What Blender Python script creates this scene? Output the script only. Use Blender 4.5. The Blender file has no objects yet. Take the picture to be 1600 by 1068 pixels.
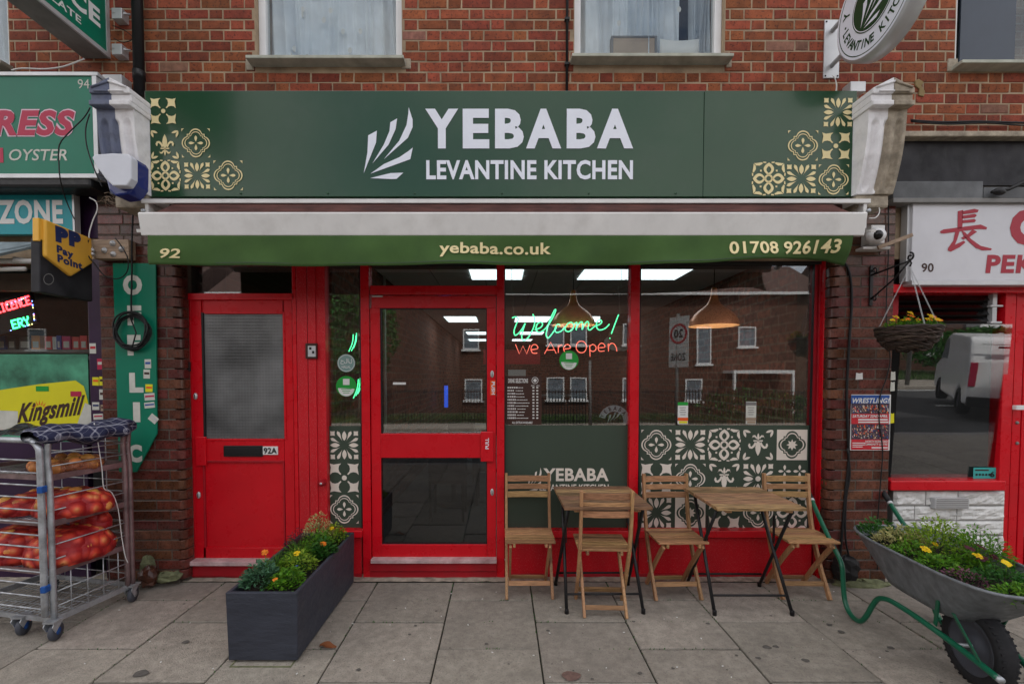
import bpy, math, random
from mathutils import Vector, Matrix, noise
R = random.Random(7)
rad = math.radians
SC = bpy.context.scene
COL = SC.collection
# ------------------------------------------------------------------ camera
FP, CAMH, DIST, TILT = 730.0, 1.6, 3.66, 0.034      # focal length in photo pixels, eye height, metres to shop front
CX, CY = 783.0, 613.0
cam = bpy.data.cameras.new('camera'); camo = bpy.data.objects.new('camera', cam); COL.objects.link(camo)
camo.location = (0, -DIST, CAMH); camo.rotation_euler = (math.pi/2 - TILT, 0, 0)
cam.sensor_width = 36; cam.lens = FP/1600*36; cam.shift_x = (800-CX)/1600; cam.shift_y = (CY-534)/1600
cam.clip_start = .05; cam.clip_end = 2000
SC.camera = camo
# ------------------------------------------------------------------ world, sun, exposure
SUN_EL, SUN_ROT = rad(50), rad(18)
w = bpy.data.worlds.new('World'); SC.world = w; w.use_nodes = True
nt = w.node_tree; nt.nodes.clear()
def N(nt, t, **k):
    n = nt.nodes.new(t)
    for a, b in k.items():
        if a == 'i':
            for q, v in b.items(): n.inputs[q].default_value = v
        else: setattr(n, a, b)
    return n
out = N(nt, 'ShaderNodeOutputWorld'); bg = N(nt, 'ShaderNodeBackground')
sky = N(nt, 'ShaderNodeTexSky', sky_type='NISHITA', sun_disc=False, sun_elevation=SUN_EL, sun_rotation=SUN_ROT, dust_density=2.0)
tcw = N(nt, 'ShaderNodeTexCoord'); mpw = N(nt, 'ShaderNodeMapping'); mpw.inputs['Scale'].default_value = (1, 1, 2.2)
nz = N(nt, 'ShaderNodeTexNoise', i={'Scale': 2.6, 'Detail': 7.0, 'Roughness': .58})
rp = N(nt, 'ShaderNodeValToRGB'); rp.color_ramp.elements[0].position = .36; rp.color_ramp.elements[1].position = .56
mx = N(nt, 'ShaderNodeMix', data_type='RGBA'); mx.inputs['B'].default_value = (7.9, 7.6, 7.4, 1)
nt.links.new(tcw.outputs['Generated'], mpw.inputs[0]); nt.links.new(mpw.outputs[0], nz.inputs['Vector'])
nt.links.new(nz.outputs['Fac'], rp.inputs[0]); nt.links.new(rp.outputs[0], mx.inputs['Factor'])
nt.links.new(sky.outputs[0], mx.inputs['A']); nt.links.new(mx.outputs['Result'], bg.inputs[0]); nt.links.new(bg.outputs[0], out.inputs[0])
bg.inputs[1].default_value = .15
sun = bpy.data.lights.new('sun', 'SUN'); suno = bpy.data.objects.new('sun', sun); COL.objects.link(suno)
sun.energy = 3.0; sun.angle = rad(2); sun.color = (1, .96, .9)
# the sun stands behind the shops: their fronts and pavement lie in open shade, the houses opposite are lit
sd = Vector((math.sin(SUN_ROT)*math.cos(SUN_EL), math.cos(SUN_ROT)*math.cos(SUN_EL), math.sin(SUN_EL))).normalized()
suno.rotation_euler = sd.to_track_quat('Z', 'Y').to_euler()
vs = SC.view_settings; vs.view_transform = 'Standard'; vs.look = 'None'; vs.gamma = 1; vs.use_curve_mapping = False; vs.exposure = .76
SC.cycles.max_bounces = 8; SC.cycles.transparent_max_bounces = 16; SC.cycles.glossy_bounces = 4; SC.cycles.diffuse_bounces = 3
SC.cycles.sample_clamp_indirect = 6
# ------------------------------------------------------------------ pixel -> place helpers
ct, st = math.cos(TILT), math.sin(TILT)
def ray(px, py):
    a = (px-CX)/FP; b = (CY-py)/FP
    return Vector((a, b*st + ct, b*ct - st))
CAMP = Vector((0, -DIST, CAMH))
def P(px, py, Y=0.0):
    d = ray(px, py); t = (Y+DIST)/d.y; return CAMP + d*t
def PX(px, py, X):
    d = ray(px, py); return CAMP + d*(X/d.x)
def PZ(px, py, Z=0.0):
    d = ray(px, py); return CAMP + d*((Z-CAMH)/d.z)
def RX(px0, py0, px1, py1, Y=0.0):                       # rectangle on a wall plane -> x0,x1,z0,z1
    m = (py0+py1)/2; n = (px0+px1)/2
    return P(px0, m, Y).x, P(px1, m, Y).x, P(n, py1, Y).z, P(n, py0, Y).z
def s2l(c): 
    c /= 255; return c/12.92 if c <= .04045 else ((c+.055)/1.055)**2.4
def C(r, g, b, k=1.0): return (min(1, s2l(r)*k), min(1, s2l(g)*k), min(1, s2l(b)*k), 1)
# ------------------------------------------------------------------ materials
def mat(name, col, rough=.5, metal=0, var=0, vs=6, bump=0, bs=40, rand=0, spec=.33, coat=0, stretch=None, speck=0, sps=90, spc=None, dirt=0, dc=(.03,.025,.02,1), ds=2.5, tl=0, bd=.004):
    m = bpy.data.materials.new(name); m.use_nodes = True; t = m.node_tree; b = t.nodes['Principled BSDF']
    b.inputs['Roughness'].default_value = rough; b.inputs['Metallic'].default_value = metal
    b.inputs['Specular IOR Level'].default_value = spec; b.inputs['Coat Weight'].default_value = coat; b.inputs['Coat Roughness'].default_value = .08
    L = t.links.new; col = tuple(col[:3]) + (1,)
    tc = N(t, 'ShaderNodeTexCoord'); mp = N(t, 'ShaderNodeMapping'); L(tc.outputs['Object'], mp.inputs[0])
    if stretch: mp.inputs['Scale'].default_value = stretch
    oi = N(t, 'ShaderNodeObjectInfo'); ge = N(t, 'ShaderNodeNewGeometry')
    ad = N(t, 'ShaderNodeMath', operation='ADD'); L(oi.outputs['Random'], ad.inputs[0]); L(ge.outputs['Random Per Island'], ad.inputs[1])
    fr = N(t, 'ShaderNodeMath', operation='FRACT'); L(ad.outputs[0], fr.inputs[0])
    if rand:                                             # each piece its own piece of grain
        cm = N(t, 'ShaderNodeVectorMath', operation='ADD'); sc_ = N(t, 'ShaderNodeMath', operation='MULTIPLY', i={1: 37.0}); L(fr.outputs[0], sc_.inputs[0])
        L(mp.outputs[0], cm.inputs[0]); L(sc_.outputs[0], cm.inputs[1]); vec = cm.outputs[0]
    else: vec = mp.outputs[0]
    cur = None
    rgb = N(t, 'ShaderNodeRGB'); rgb.outputs[0].default_value = col; cur = rgb.outputs[0]
    def hsv(inp, fac_socket, lo, hi, hue=0):
        mr = N(t, 'ShaderNodeMapRange', i={'To Min': lo, 'To Max': hi}); L(fac_socket, mr.inputs[0])
        h = N(t, 'ShaderNodeHueSaturation'); L(inp, h.inputs['Color']); L(mr.outputs[0], h.inputs['Value'])
        if hue:
            mh = N(t, 'ShaderNodeMath', operation='MULTIPLY', i={1: 7.31}); L(fac_socket, mh.inputs[0])
            fh = N(t, 'ShaderNodeMath', operation='FRACT'); L(mh.outputs[0], fh.inputs[0])
            mr2 = N(t, 'ShaderNodeMapRange', i={'To Min': .5-hue, 'To Max': .5+hue}); L(fh.outputs[0], mr2.inputs[0]); L(mr2.outputs[0], h.inputs['Hue'])
        return h.outputs[0]
    if rand: cur = hsv(cur, fr.outputs[0], 1-rand, 1+rand, rand*.045)
    if var:
        n1 = N(t, 'ShaderNodeTexNoise', i={'Scale': vs, 'Detail': 6.0, 'Roughness': .6}); L(vec, n1.inputs['Vector'])
        mr = N(t, 'ShaderNodeMapRange', i={'From Min': .3, 'From Max': .7, 'To Min': 1-var, 'To Max': 1+var}); L(n1.outputs['Fac'], mr.inputs[0])
        h = N(t, 'ShaderNodeHueSaturation'); L(cur, h.inputs['Color']); L(mr.outputs[0], h.inputs['Value']); cur = h.outputs[0]
    if speck:
        n2 = N(t, 'ShaderNodeTexNoise', i={'Scale': sps, 'Detail': 2.0}); L(vec, n2.inputs['Vector'])
        mr = N(t, 'ShaderNodeMapRange', i={'From Min': .58, 'From Max': .66, 'To Min': 0.0, 'To Max': speck}); L(n2.outputs['Fac'], mr.inputs[0])
        mxx = N(t, 'ShaderNodeMix', data_type='RGBA'); L(mr.outputs[0], mxx.inputs['Factor']); L(cur, mxx.inputs['A']); mxx.inputs['B'].default_value = spc or (.02, .02, .02, 1); cur = mxx.outputs['Result']
    if dirt:
        n3 = N(t, 'ShaderNodeTexNoise', i={'Scale': ds, 'Detail': 9.0, 'Roughness': .68}); L(vec, n3.inputs['Vector'])
        mr = N(t, 'ShaderNodeMapRange', i={'From Min': .48, 'From Max': .75, 'To Min': 0.0, 'To Max': dirt}); L(n3.outputs['Fac'], mr.inputs[0])
        mxx = N(t, 'ShaderNodeMix', data_type='RGBA'); L(mr.outputs[0], mxx.inputs['Factor']); L(cur, mxx.inputs['A']); mxx.inputs['B'].default_value = dc; cur = mxx.outputs['Result']
    L(cur, b.inputs['Base Color'])
    if bump:
        n4 = N(t, 'ShaderNodeTexNoise', i={'Scale': bs, 'Detail': 5.0, 'Roughness': .6}); L(vec, n4.inputs['Vector'])
        bp = N(t, 'ShaderNodeBump', i={'Strength': min(1, bump), 'Distance': bd}); L(n4.outputs['Fac'], bp.inputs['Height']); L(bp.outputs[0], b.inputs['Normal'])
        mr = N(t, 'ShaderNodeMapRange', i={'From Min': .3, 'From Max': .7, 'To Min': max(0, rough-.1), 'To Max': min(1, rough+.12)}); L(n4.outputs['Fac'], mr.inputs[0]); L(mr.outputs[0], b.inputs['Roughness'])
    if tl:
        b.inputs['Transmission Weight'].default_value = 0
        tr = N(t, 'ShaderNodeBsdfTranslucent'); ms = N(t, 'ShaderNodeMixShader', i={0: tl}); L(cur, tr.inputs[0]); L(b.outputs[0], ms.inputs[1]); L(tr.outputs[0], ms.inputs[2])
        L(ms.outputs[0], t.nodes['Material Output'].inputs[0])
    return m
def emat(name, col, s):
    m = bpy.data.materials.new(name); m.use_nodes = True; t = m.node_tree; b = t.nodes['Principled BSDF']
    b.inputs['Base Color'].default_value = tuple(col[:3])+(1,); b.inputs['Emission Color'].default_value = tuple(col[:3])+(1,); b.inputs['Emission Strength'].default_value = s
    return m
def glassmat(name, tint=(.8, .84, .84), k=1.7, base=.0, rough=0.0):
    m = bpy.data.materials.new(name); m.use_nodes = True; t = m.node_tree; t.nodes.clear(); L = t.links.new
    o = N(t, 'ShaderNodeOutputMaterial'); ms = N(t, 'ShaderNodeMixShader'); tr = N(t, 'ShaderNodeBsdfTransparent'); gl = N(t, 'ShaderNodeBsdfGlossy')
    tr.inputs[0].default_value = tint+(1,); gl.inputs['Roughness'].default_value = rough
    gg = N(t, 'ShaderNodeNewGeometry'); im = N(t, 'ShaderNodeMapRange', i={'To Min': 1.5, 'To Max': 1/1.5}); L(gg.outputs['Backfacing'], im.inputs[0]); fz = N(t, 'ShaderNodeFresnel'); L(im.outputs[0], fz.inputs['IOR']); ma = N(t, 'ShaderNodeMath', operation='MULTIPLY_ADD', use_clamp=True, i={1: k, 2: base}); L(fz.outputs[0], ma.inputs[0])
    tc = N(t, 'ShaderNodeTexCoord'); nn = N(t, 'ShaderNodeTexNoise', i={'Scale': 1.3, 'Detail': 1.0}); L(tc.outputs['Object'], nn.inputs['Vector'])
    bp = N(t, 'ShaderNodeBump', i={'Strength': .05, 'Distance': .02}); L(nn.outputs['Fac'], bp.inputs['Height']); L(bp.outputs[0], gl.inputs['Normal'])
    L(ma.outputs[0], ms.inputs[0]); L(tr.outputs[0], ms.inputs[1]); L(gl.outputs[0], ms.inputs[2]); L(ms.outputs[0], o.inputs[0])
    return m
M = {}
M['brick'] = mat('brick', (.245, .064, .029), .88, var=.30, vs=14, bump=.9, bs=110, rand=.26, speck=.6, sps=60, spc=(.05, .02, .015, 1), dirt=.5, ds=2, dc=(.09, .04, .03, 1))
M['brickpale'] = mat('pale_worn_brick', (.24, .115, .08), .9, var=.3, vs=20, bump=.9, bs=90, rand=.2)
M['mortar'] = mat('mortar', (.36, .27, .18), .95, var=.35, vs=5, bump=.6, bs=90, dirt=.4, ds=2)
M['gbrick'] = mat('glazed_brown_brick', (.098, .030, .019), .3, var=.4, vs=18, bump=.35, bs=60, rand=.42, speck=.5, sps=45, spc=(.03, .015, .012, 1), coat=.25)
M['gmortar'] = mat('dark_mortar', (.10, .085, .07), .95, var=.4, vs=9, bump=.6, dirt=.5)
M['red'] = mat('red_gloss_paint', (.58, .0035, .012), .30, var=.12, vs=2.2, bump=.05, bs=9, coat=.12, dirt=.10, ds=1.6, dc=(.34, .006, .013, 1))
M['redboard'] = mat('red_paint_on_timber', (.53, .0035, .012), .4, var=.12, vs=3, bump=.2, bs=10, coat=.05, stretch=(3, 3, .6), speck=.25, sps=120, spc=(.65, .35, .33, 1))
M['redworn'] = mat('worn_red_paint', (.36, .006, .014), .5, var=.15, vs=6, bump=.2, bs=25, dirt=.25, ds=9, dc=(.22, .05, .05, 1))
M['sill'] = mat('worn_pink_white_sill', (.52, .36, .36), .6, var=.3, vs=12, bump=.2, dirt=.5, ds=8, dc=(.3, .05, .05, 1))
M['glass'] = glassmat('window_glass', tint=(.84, .86, .87), k=2.3, base=.035)
M['glassdark'] = glassmat('dim_window_glass', tint=(.42, .44, .46), k=1.6, base=.02)
M['glassclear'] = glassmat('clear_shop_glass', tint=(.88, .9, .9), k=1.0, base=.0)
M['sgreen'] = mat('green_sign_panel', C(30, 68, 42, 1.0), .24, var=.08, vs=1.2, spec=.35, coat=.12, dirt=.25, ds=2, dc=(.05, .075, .055, 1))
M['vgreen'] = mat('green_window_vinyl', C(56, 68, 57, 1.1), .5, var=.06, vs=3)
M['cream'] = mat('cream_print', C(228, 212, 160, 1.0), .5, var=.06)
M['stone_print'] = mat('stone_white_print', C(222, 212, 200, 1.0), .5, var=.05)
M['wprint'] = mat('white_letters', C(222, 226, 236, 1.05), .4, var=.04)
M['white'] = mat('white_metal', (.70, .69, .67), .35, var=.06, vs=5, dirt=.22, ds=6, dc=(.25, .22, .18, 1))
M['sillstone'] = mat('pale_sill_paint', (.42, .43, .36), .7, var=.2, vs=8, dirt=.4, ds=6, dc=(.18, .17, .12, 1))
M['upvc'] = mat('white_window_frame', (.72, .72, .72), .35, var=.05)
M['plaster'] = mat('white_painted_plaster', (.78, .77, .78), .75, var=.12, vs=8, bump=.5, bs=45, dirt=.35, ds=9, dc=(.25, .22, .2, 1))
M['blue_paint'] = mat('peeling_blue_paint', (.15, .17, .24), .75, var=.35, vs=14, bump=.7, bs=60, dirt=.7, ds=14, dc=(.05, .06, .12, 1))
M['stone'] = mat('bare_worn_stone', (.36, .31, .24), .9, var=.4, vs=12, bump=1, bs=50, dirt=.6, ds=9, dc=(.07, .06, .045, 1))
M['moss'] = mat('mossy_stone', (.14, .15, .08), .95, var=.5, vs=14, bump=1, bs=50)
M['awnred'] = mat('weathered_maroon_cloth', (.085, .034, .028), .9, var=.5, vs=5, bump=.3, dirt=.6, ds=6, dc=(.05, .03, .03, 1), stretch=(1, 4, 4))
M['valance'] = mat('green_awning_cloth', C(66, 94, 48, 1.0), .92, var=.16, vs=3, bump=.2, bs=160, dirt=.35, ds=2.5, dc=(.035, .075, .03, 1))
M['black'] = mat('black_metal', (.012, .012, .013), .42, var=.2, bump=.1)
M['blackrubber'] = mat('black_cable_rubber', (.008, .008, .009), .55)
M['dark'] = mat('dark_interior', (.02, .019, .018), .7, var=.3)
M['steel'] = mat('galvanised_steel', (.42, .44, .46), .45, metal=.6, var=.3, vs=14, bump=.2, dirt=.6, ds=9, dc=(.14, .11, .09, 1))
M['zinc'] = mat('dull_zinc_tray', (.185, .20, .215), .5, metal=.4, var=.3, vs=7, bump=.2, bs=15, dirt=.5, ds=5, dc=(.10, .11, .12, 1), stretch=(3, 3, 1))
M['wood'] = mat('light_acacia_wood', (.37, .205, .095), .5, var=.42, vs=10, bump=.3, bs=30, rand=.34, stretch=(1.2, 14, 14), dirt=.25, ds=6, dc=(.13, .07, .03, 1))
M['woodz'] = mat('light_acacia_wood_upright', (.38, .21, .10), .5, var=.35, vs=9, bump=.25, bs=30, rand=.15, stretch=(14, 14, 1.2), dirt=.2, ds=6, dc=(.15, .08, .035, 1))
M['woodtop'] = mat('weathered_table_wood', (.27, .155, .078), .52, var=.75, vs=7, bump=.3, bs=30, rand=.40, stretch=(1.1, 11, 11), dirt=.5, ds=5, dc=(.09, .055, .03, 1))
M['slate'] = mat('dark_slate_planter', C(50, 53, 62, 1.2), .5, var=.15, vs=5, bump=1, bs=9, bd=.012, stretch=(.8, .8, 1.7))
M['soil'] = mat('dark_soil', (.018, .013, .010), .95, var=.5, vs=30, bump=1, bs=60)
M['slab'] = mat('concrete_paving_slab', (.300, .268, .225), .92, var=.20, vs=22, bump=1, bs=120, bd=.008, rand=.16, speck=.55, sps=110, spc=(.15, .138, .12, 1), dirt=.78, ds=3.0, dc=(.165, .150, .128, 1))
M['joint'] = mat('dirty_paving_joint', (.030, .029, .021), .95, var=.6, vs=20, bump=1, bs=80, dirt=.5, ds=6, dc=(.04, .06, .02, 1))
M['mortarstrip'] = mat('rough_cement_strip', (.37, .32, .255), .95, var=.4, vs=14, bump=1, bs=50, dirt=.5, ds=8)
M['asphalt'] = mat('asphalt', (.055, .055, .056), .9, var=.2, vs=2, bump=.6, bs=200)
M['paint'] = mat('road_marking_paint', (.6, .6, .58), .7, var=.15)
M['kerb'] = mat('granite_kerb', (.25, .24, .23), .85, var=.2, bump=.4)
M['grass'] = mat('grass_blades', (.05, .10, .02), .8, rand=.4, var=.3)
M['ground'] = mat('earth_ground', (.07, .08, .04), .95, var=.4, vs=1)
M['teal'] = mat('green_shop_sign', C(0, 112, 86, 1.0), .4, var=.08, vs=3, coat=.0, dirt=.2, ds=5, dc=(.01, .14, .10, 1))
M['cyan'] = mat('turquoise_shop_sign', C(30, 150, 160, .9), .4, var=.06)
M['maroon'] = mat('crimson_letters', C(168, 30, 66, 1.1), .45)
M['pinkline'] = mat('pale_pink_outline', C(225, 190, 205, 1), .5)
M['silver'] = mat('aluminium_trim', (.55, .56, .57), .4, metal=.4, var=.1)
M['grey'] = mat('grey_sign_side', (.20, .195, .185), .55, var=.2, vs=6, dirt=.3)
M['photodark'] = mat('dark_photo_print', (.06, .04, .06), .5, var=.9, vs=60)
M['grimemark'] = mat('grime_marks', (.10, .03, .03), .8, var=.3)
M['purple'] = mat('dark_purple_paint', C(44, 22, 52, 1.1), .35, var=.2, coat=.2)
M['yellow'] = mat('amber_sign_face', C(222, 168, 62, 1.05), .4, var=.06, dirt=.2, dc=(.4, .25, .08, 1))
M['navy'] = mat('navy_print', C(36, 48, 92, 1), .5)
M['byellow'] = mat('yellow_print', C(222, 214, 40, .95), .35, var=.05)
M['bwhite'] = mat('pale_print', C(205, 205, 195, .9), .45, var=.2, vs=8)
M['brown'] = mat('dark_brown_print', (.045, .018, .012), .5)
M['orange'] = mat('orange_print', C(225, 90, 30), .5)
M['red_print'] = mat('red_print', C(190, 40, 50), .5, var=.2, vs=30)
M['blue_print'] = mat('blue_print', C(40, 80, 150), .5, var=.25, vs=30)
M['grnprint'] = mat('green_print', C(30, 150, 55), .45)
M['tealprint'] = mat('teal_print', C(60, 165, 160), .45)
M['copper'] = mat('brushed_copper', (1.0, .33, .12), .3, metal=.25, var=.12, vs=3, bump=.05, bs=60)
M['copperin'] = mat('pale_inner_shade', (.75, .5, .32), .5)
M['ceil'] = mat('ceiling_tile', (.62, .62, .60), .9, var=.06)
M['panel'] = emat('lit_ceiling_panel', (.85, 1, 1), 1.7)
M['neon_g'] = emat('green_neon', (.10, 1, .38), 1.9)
M['neon_r'] = emat('red_neon', (1, .17, .11), 1.3)
M['led_r'] = emat('red_led', (1, .05, .06), 5); M['led_g'] = emat('green_led', (.05, 1, .3), 4); M['led_b'] = emat('blue_led', (.15, .25, 1), 5); M['led_y'] = emat('yellow_led', (1, .9, .3), 3)
M['bulb'] = emat('warm_bulb', (1, .78, .5), 16)
M['curtain'] = mat('sheer_curtain', (.80, .86, .92), .9, var=.1, vs=6, bump=.1, tl=.1)
M['tframe'] = mat('green_frame_tube', C(14, 92, 66, 1.0), .32, var=.1, coat=.3, dirt=.25, ds=12, dc=(.03, .06, .04, 1))
M['tyre'] = mat('black_tyre', (.016, .016, .018), .75, var=.3, bump=.3)
M['hub'] = mat('grey_wheel_hub', (.06, .065, .08), .55, var=.15)
M['wicker'] = mat('dark_wicker', (.045, .030, .022), .7, var=.5, vs=20, rand=.4, bump=.4)
for k, c, t in (('leaf', (.11, .27, .018), .4), ('leafdark', (.035, .13, .018), .3), ('leafgrey', (.06, .15, .075), .15), ('leaflime', (.23, .36, .03), .4), ('leafred', (.075, .022, .030), .15), ('leafcream', (.40, .38, .15), .2)):
    M[k] = mat(k+'_foliage', c, .55, rand=.35, var=.2, vs=8, tl=t)
for k, c in (('fyellow', (.80, .55, .01)), ('forange', (.80, .22, .015)), ('fpurple', (.10, .03, .22)), ('fblue', (.06, .07, .5)), ('fwine', (.06, .006, .014)), ('fpink', (.20, .075, .12))):
    M[k] = mat(k+'_petals', c, .6, rand=.2, tl=.2)
M['net'] = None
M['onion'] = mat('onion_skin', (.55, .22, .055), .45, rand=.3, var=.3, vs=15)
M['rednet'] = mat('red_onion_net', (.42, .018, .022), .6, var=.3, vs=12, bump=.8, bs=70)
M['tube_rust'] = mat('rust_tinted_steel', (.22, .15, .15), .45, metal=.5, var=.4, vs=12)
M['bluecap'] = mat('blue_plastic', C(30, 80, 150), .5)
M['cardboard'] = mat('cardboard', (.32, .24, .17), .8, var=.15)
M['paper'] = mat('white_paper', (.68, .68, .66), .7, var=.05)
M['alarmw'] = mat('alarm_white_plastic', (.62, .64, .70), .45, var=.06)
M['alarmb'] = mat('alarm_blue_plastic', C(24, 42, 118, 1), .3, coat=.4)
M['timber'] = mat('weathered_timber', (.34, .25, .18), .8, var=.35, vs=8, bump=.5, stretch=(1, 8, 8))
M['blackboard'] = mat('black_fascia_board', (.016, .015, .018), .6, var=.5, vs=5, bump=.4, bs=20, dirt=.5, ds=5, dc=(.05, .05, .055, 1))
M['slatebg'] = mat('grey_ledge', (.12, .125, .13), .7, var=.4, vs=5, bump=.3)
M['wstone'] = mat('white_painted_stone', (.66, .66, .64), .85, var=.12, vs=9, bump=1, bs=24, rand=.06)
M['chsign'] = mat('white_shop_sign', (.60, .60, .63), .4, var=.04, vs=2, dirt=.1)
M['dgrey'] = mat('dark_grey_window_film', C(52, 62, 76, 1), .3, var=.08)
M['leafdry'] = mat('dry_brown_leaf', (.20, .065, .02), .7, var=.3)
M['gum'] = mat('dark_gum_spot', (.10, .092, .082), .9, var=.3, vs=40)
M['stain'] = mat('reddish_stain', (.155, .095, .078), .9, var=.3, vs=30)
M['bwall'] = mat('far_brick_wall', (.17, .068, .042), .9, var=.3, vs=3)
M['rooftile'] = mat('roof_tiles', (.10, .06, .05), .9, var=.3, vs=6, bump=.5)
M['vanw'] = mat('white_van_paint', (.80, .81, .82), .3, var=.03, coat=.4)
M['tileplate'] = mat('yellow_plate', (.6, .42, .03), .5)
def obscured():
    m = bpy.data.materials.new('ribbed_obscure_glass'); m.use_nodes = True; t = m.node_tree; L = t.links.new; b = t.nodes['Principled BSDF']
    b.inputs['Roughness'].default_value = .34; b.inputs['Specular IOR Level'].default_value = .5
    tc = N(t, 'ShaderNodeTexCoord'); nn = N(t, 'ShaderNodeTexNoise', i={'Scale': 2.2, 'Detail': 3.0}); L(tc.outputs['Object'], nn.inputs['Vector'])
    cr = N(t, 'ShaderNodeValToRGB'); cr.color_ramp.elements[0].color = (.05, .052, .052, 1); cr.color_ramp.elements[1].color = (.20, .205, .205, 1)
    cr.color_ramp.elements[0].position = .35; cr.color_ramp.elements[1].position = .7
    L(nn.outputs['Fac'], cr.inputs[0]); L(cr.outputs[0], b.inputs['Base Color'])
    w1 = N(t, 'ShaderNodeTexWave', bands_direction='X', i={'Scale': 13.0}); w2 = N(t, 'ShaderNodeTexWave', bands_direction='Z', i={'Scale': 13.0})
    L(tc.outputs['Object'], w1.inputs['Vector']); L(tc.outputs['Object'], w2.inputs['Vector'])
    mm = N(t, 'ShaderNodeMath', operation='ADD'); L(w1.outputs['Fac'], mm.inputs[0]); L(w2.outputs['Fac'], mm.inputs[1])
    bp = N(t, 'ShaderNodeBump', i={'Strength': .35, 'Distance': .003}); L(mm.outputs[0], bp.inputs['Height']); L(bp.outputs[0], b.inputs['Normal'])
    return m
M['obscure'] = obscured()
def tartan():
    m = mat('navy_tartan_cloth', (.02, .024, .06), .85); t = m.node_tree; L = t.links.new; b = t.nodes['Principled BSDF']
    tc = N(t, 'ShaderNodeTexCoord'); cur = None
    sep = N(t, 'ShaderNodeSeparateXYZ'); L(tc.outputs['Object'], sep.inputs[0])
    sock = []
    for ax, wd in (('X', .12), ('Y', .12), ('X', .04), ('Z', .1)):
        mu = N(t, 'ShaderNodeMath', operation='MULTIPLY', i={1: 17.0 if wd > .05 else 34.0}); L(sep.outputs[ax], mu.inputs[0])
        f = N(t, 'ShaderNodeMath', operation='FRACT'); L(mu.outputs[0], f.inputs[0])
        lt = N(t, 'ShaderNodeMath', operation='LESS_THAN', i={1: wd}); L(f.outputs[0], lt.inputs[0]); sock.append(lt.outputs[0])
    a = sock[0]
    for s_ in sock[1:]:
        ad = N(t, 'ShaderNodeMath', operation='ADD'); L(a, ad.inputs[0]); L(s_, ad.inputs[1]); a = ad.outputs[0]
    mu = N(t, 'ShaderNodeMath', operation='MULTIPLY', use_clamp=True, i={1: .5}); L(a, mu.inputs[0])
    mx = N(t, 'ShaderNodeMix', data_type='RGBA'); mx.inputs['A'].default_value = (.016, .018, .05, 1); mx.inputs['B'].default_value = (.30, .30, .36, 1)
    L(mu.outputs[0], mx.inputs['Factor']); L(mx.outputs['Result'], b.inputs['Base Color'])
    return m
M['tartan'] = tartan()
def farbrick():
    m = mat('far_house_brick', (.15, .06, .04), .9); t = m.node_tree; L = t.links.new; b = t.nodes['Principled BSDF']
    tc = N(t, 'ShaderNodeTexCoord'); mp = N(t, 'ShaderNodeMapping'); mp.inputs['Rotation'].default_value = (math.pi/2, 0, 0); L(tc.outputs['Object'], mp.inputs[0])
    bt = N(t, 'ShaderNodeTexBrick', i={'Scale': 1.0, 'Brick Width': .225, 'Row Height': .075, 'Mortar Size': .008}); bt.inputs['Color1'].default_value = (.105, .034, .020, 1); bt.inputs['Color2'].default_value = (.055, .020, .013, 1); bt.inputs['Mortar'].default_value = (.11, .085, .06, 1)
    L(mp.outputs[0], bt.inputs['Vector']); L(bt.outputs[0], b.inputs['Base Color'])
    return m
M['farbrick'] = farbrick()
def innerbrick():
    m = mat('interior_brick_paper', (.16, .07, .045), .8); t = m.node_tree; L = t.links.new; b = t.nodes['Principled BSDF']
    tc = N(t, 'ShaderNodeTexCoord'); sp = N(t, 'ShaderNodeSeparateXYZ'); L(tc.outputs['Object'], sp.inputs[0]); ad = N(t, 'ShaderNodeMath', operation='ADD'); L(sp.outputs[0], ad.inputs[0]); L(sp.outputs[1], ad.inputs[1])
    cb = N(t, 'ShaderNodeCombineXYZ'); L(ad.outputs[0], cb.inputs[0]); L(sp.outputs[2], cb.inputs[1])
    nn = N(t, 'ShaderNodeTexNoise', i={'Scale': 5.0, 'Detail': 3.0}); L(cb.outputs[0], nn.inputs['Vector']); mv = N(t, 'ShaderNodeMix', data_type='VECTOR', i={'Factor': .03}); L(cb.outputs[0], mv.inputs['A']); L(nn.outputs['Color'], mv.inputs['B'])
    bt = N(t, 'ShaderNodeTexBrick', i={'Scale': 1.0, 'Brick Width': .24, 'Row Height': .085, 'Mortar Size': .010, 'Bias': -.1}); bt.inputs['Color1'].default_value = (.26, .085, .055, 1); bt.inputs['Color2'].default_value = (.09, .035, .028, 1); bt.inputs['Mortar'].default_value = (.20, .13, .10, 1)
    L(mv.outputs['Result'], bt.inputs['Vector'])
    n2 = N(t, 'ShaderNodeTexNoise', i={'Scale': 18.0, 'Detail': 5.0}); L(cb.outputs[0], n2.inputs['Vector']); mr = N(t, 'ShaderNodeMapRange', i={'From Min': .3, 'From Max': .7, 'To Min': .45, 'To Max': 1.6}); L(n2.outputs[0], mr.inputs[0])
    h = N(t, 'ShaderNodeHueSaturation'); L(bt.outputs[0], h.inputs['Color']); L(mr.outputs[0], h.inputs['Value']); L(h.outputs[0], b.inputs['Base Color']); return m
M['ibrick'] = innerbrick()
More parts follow.
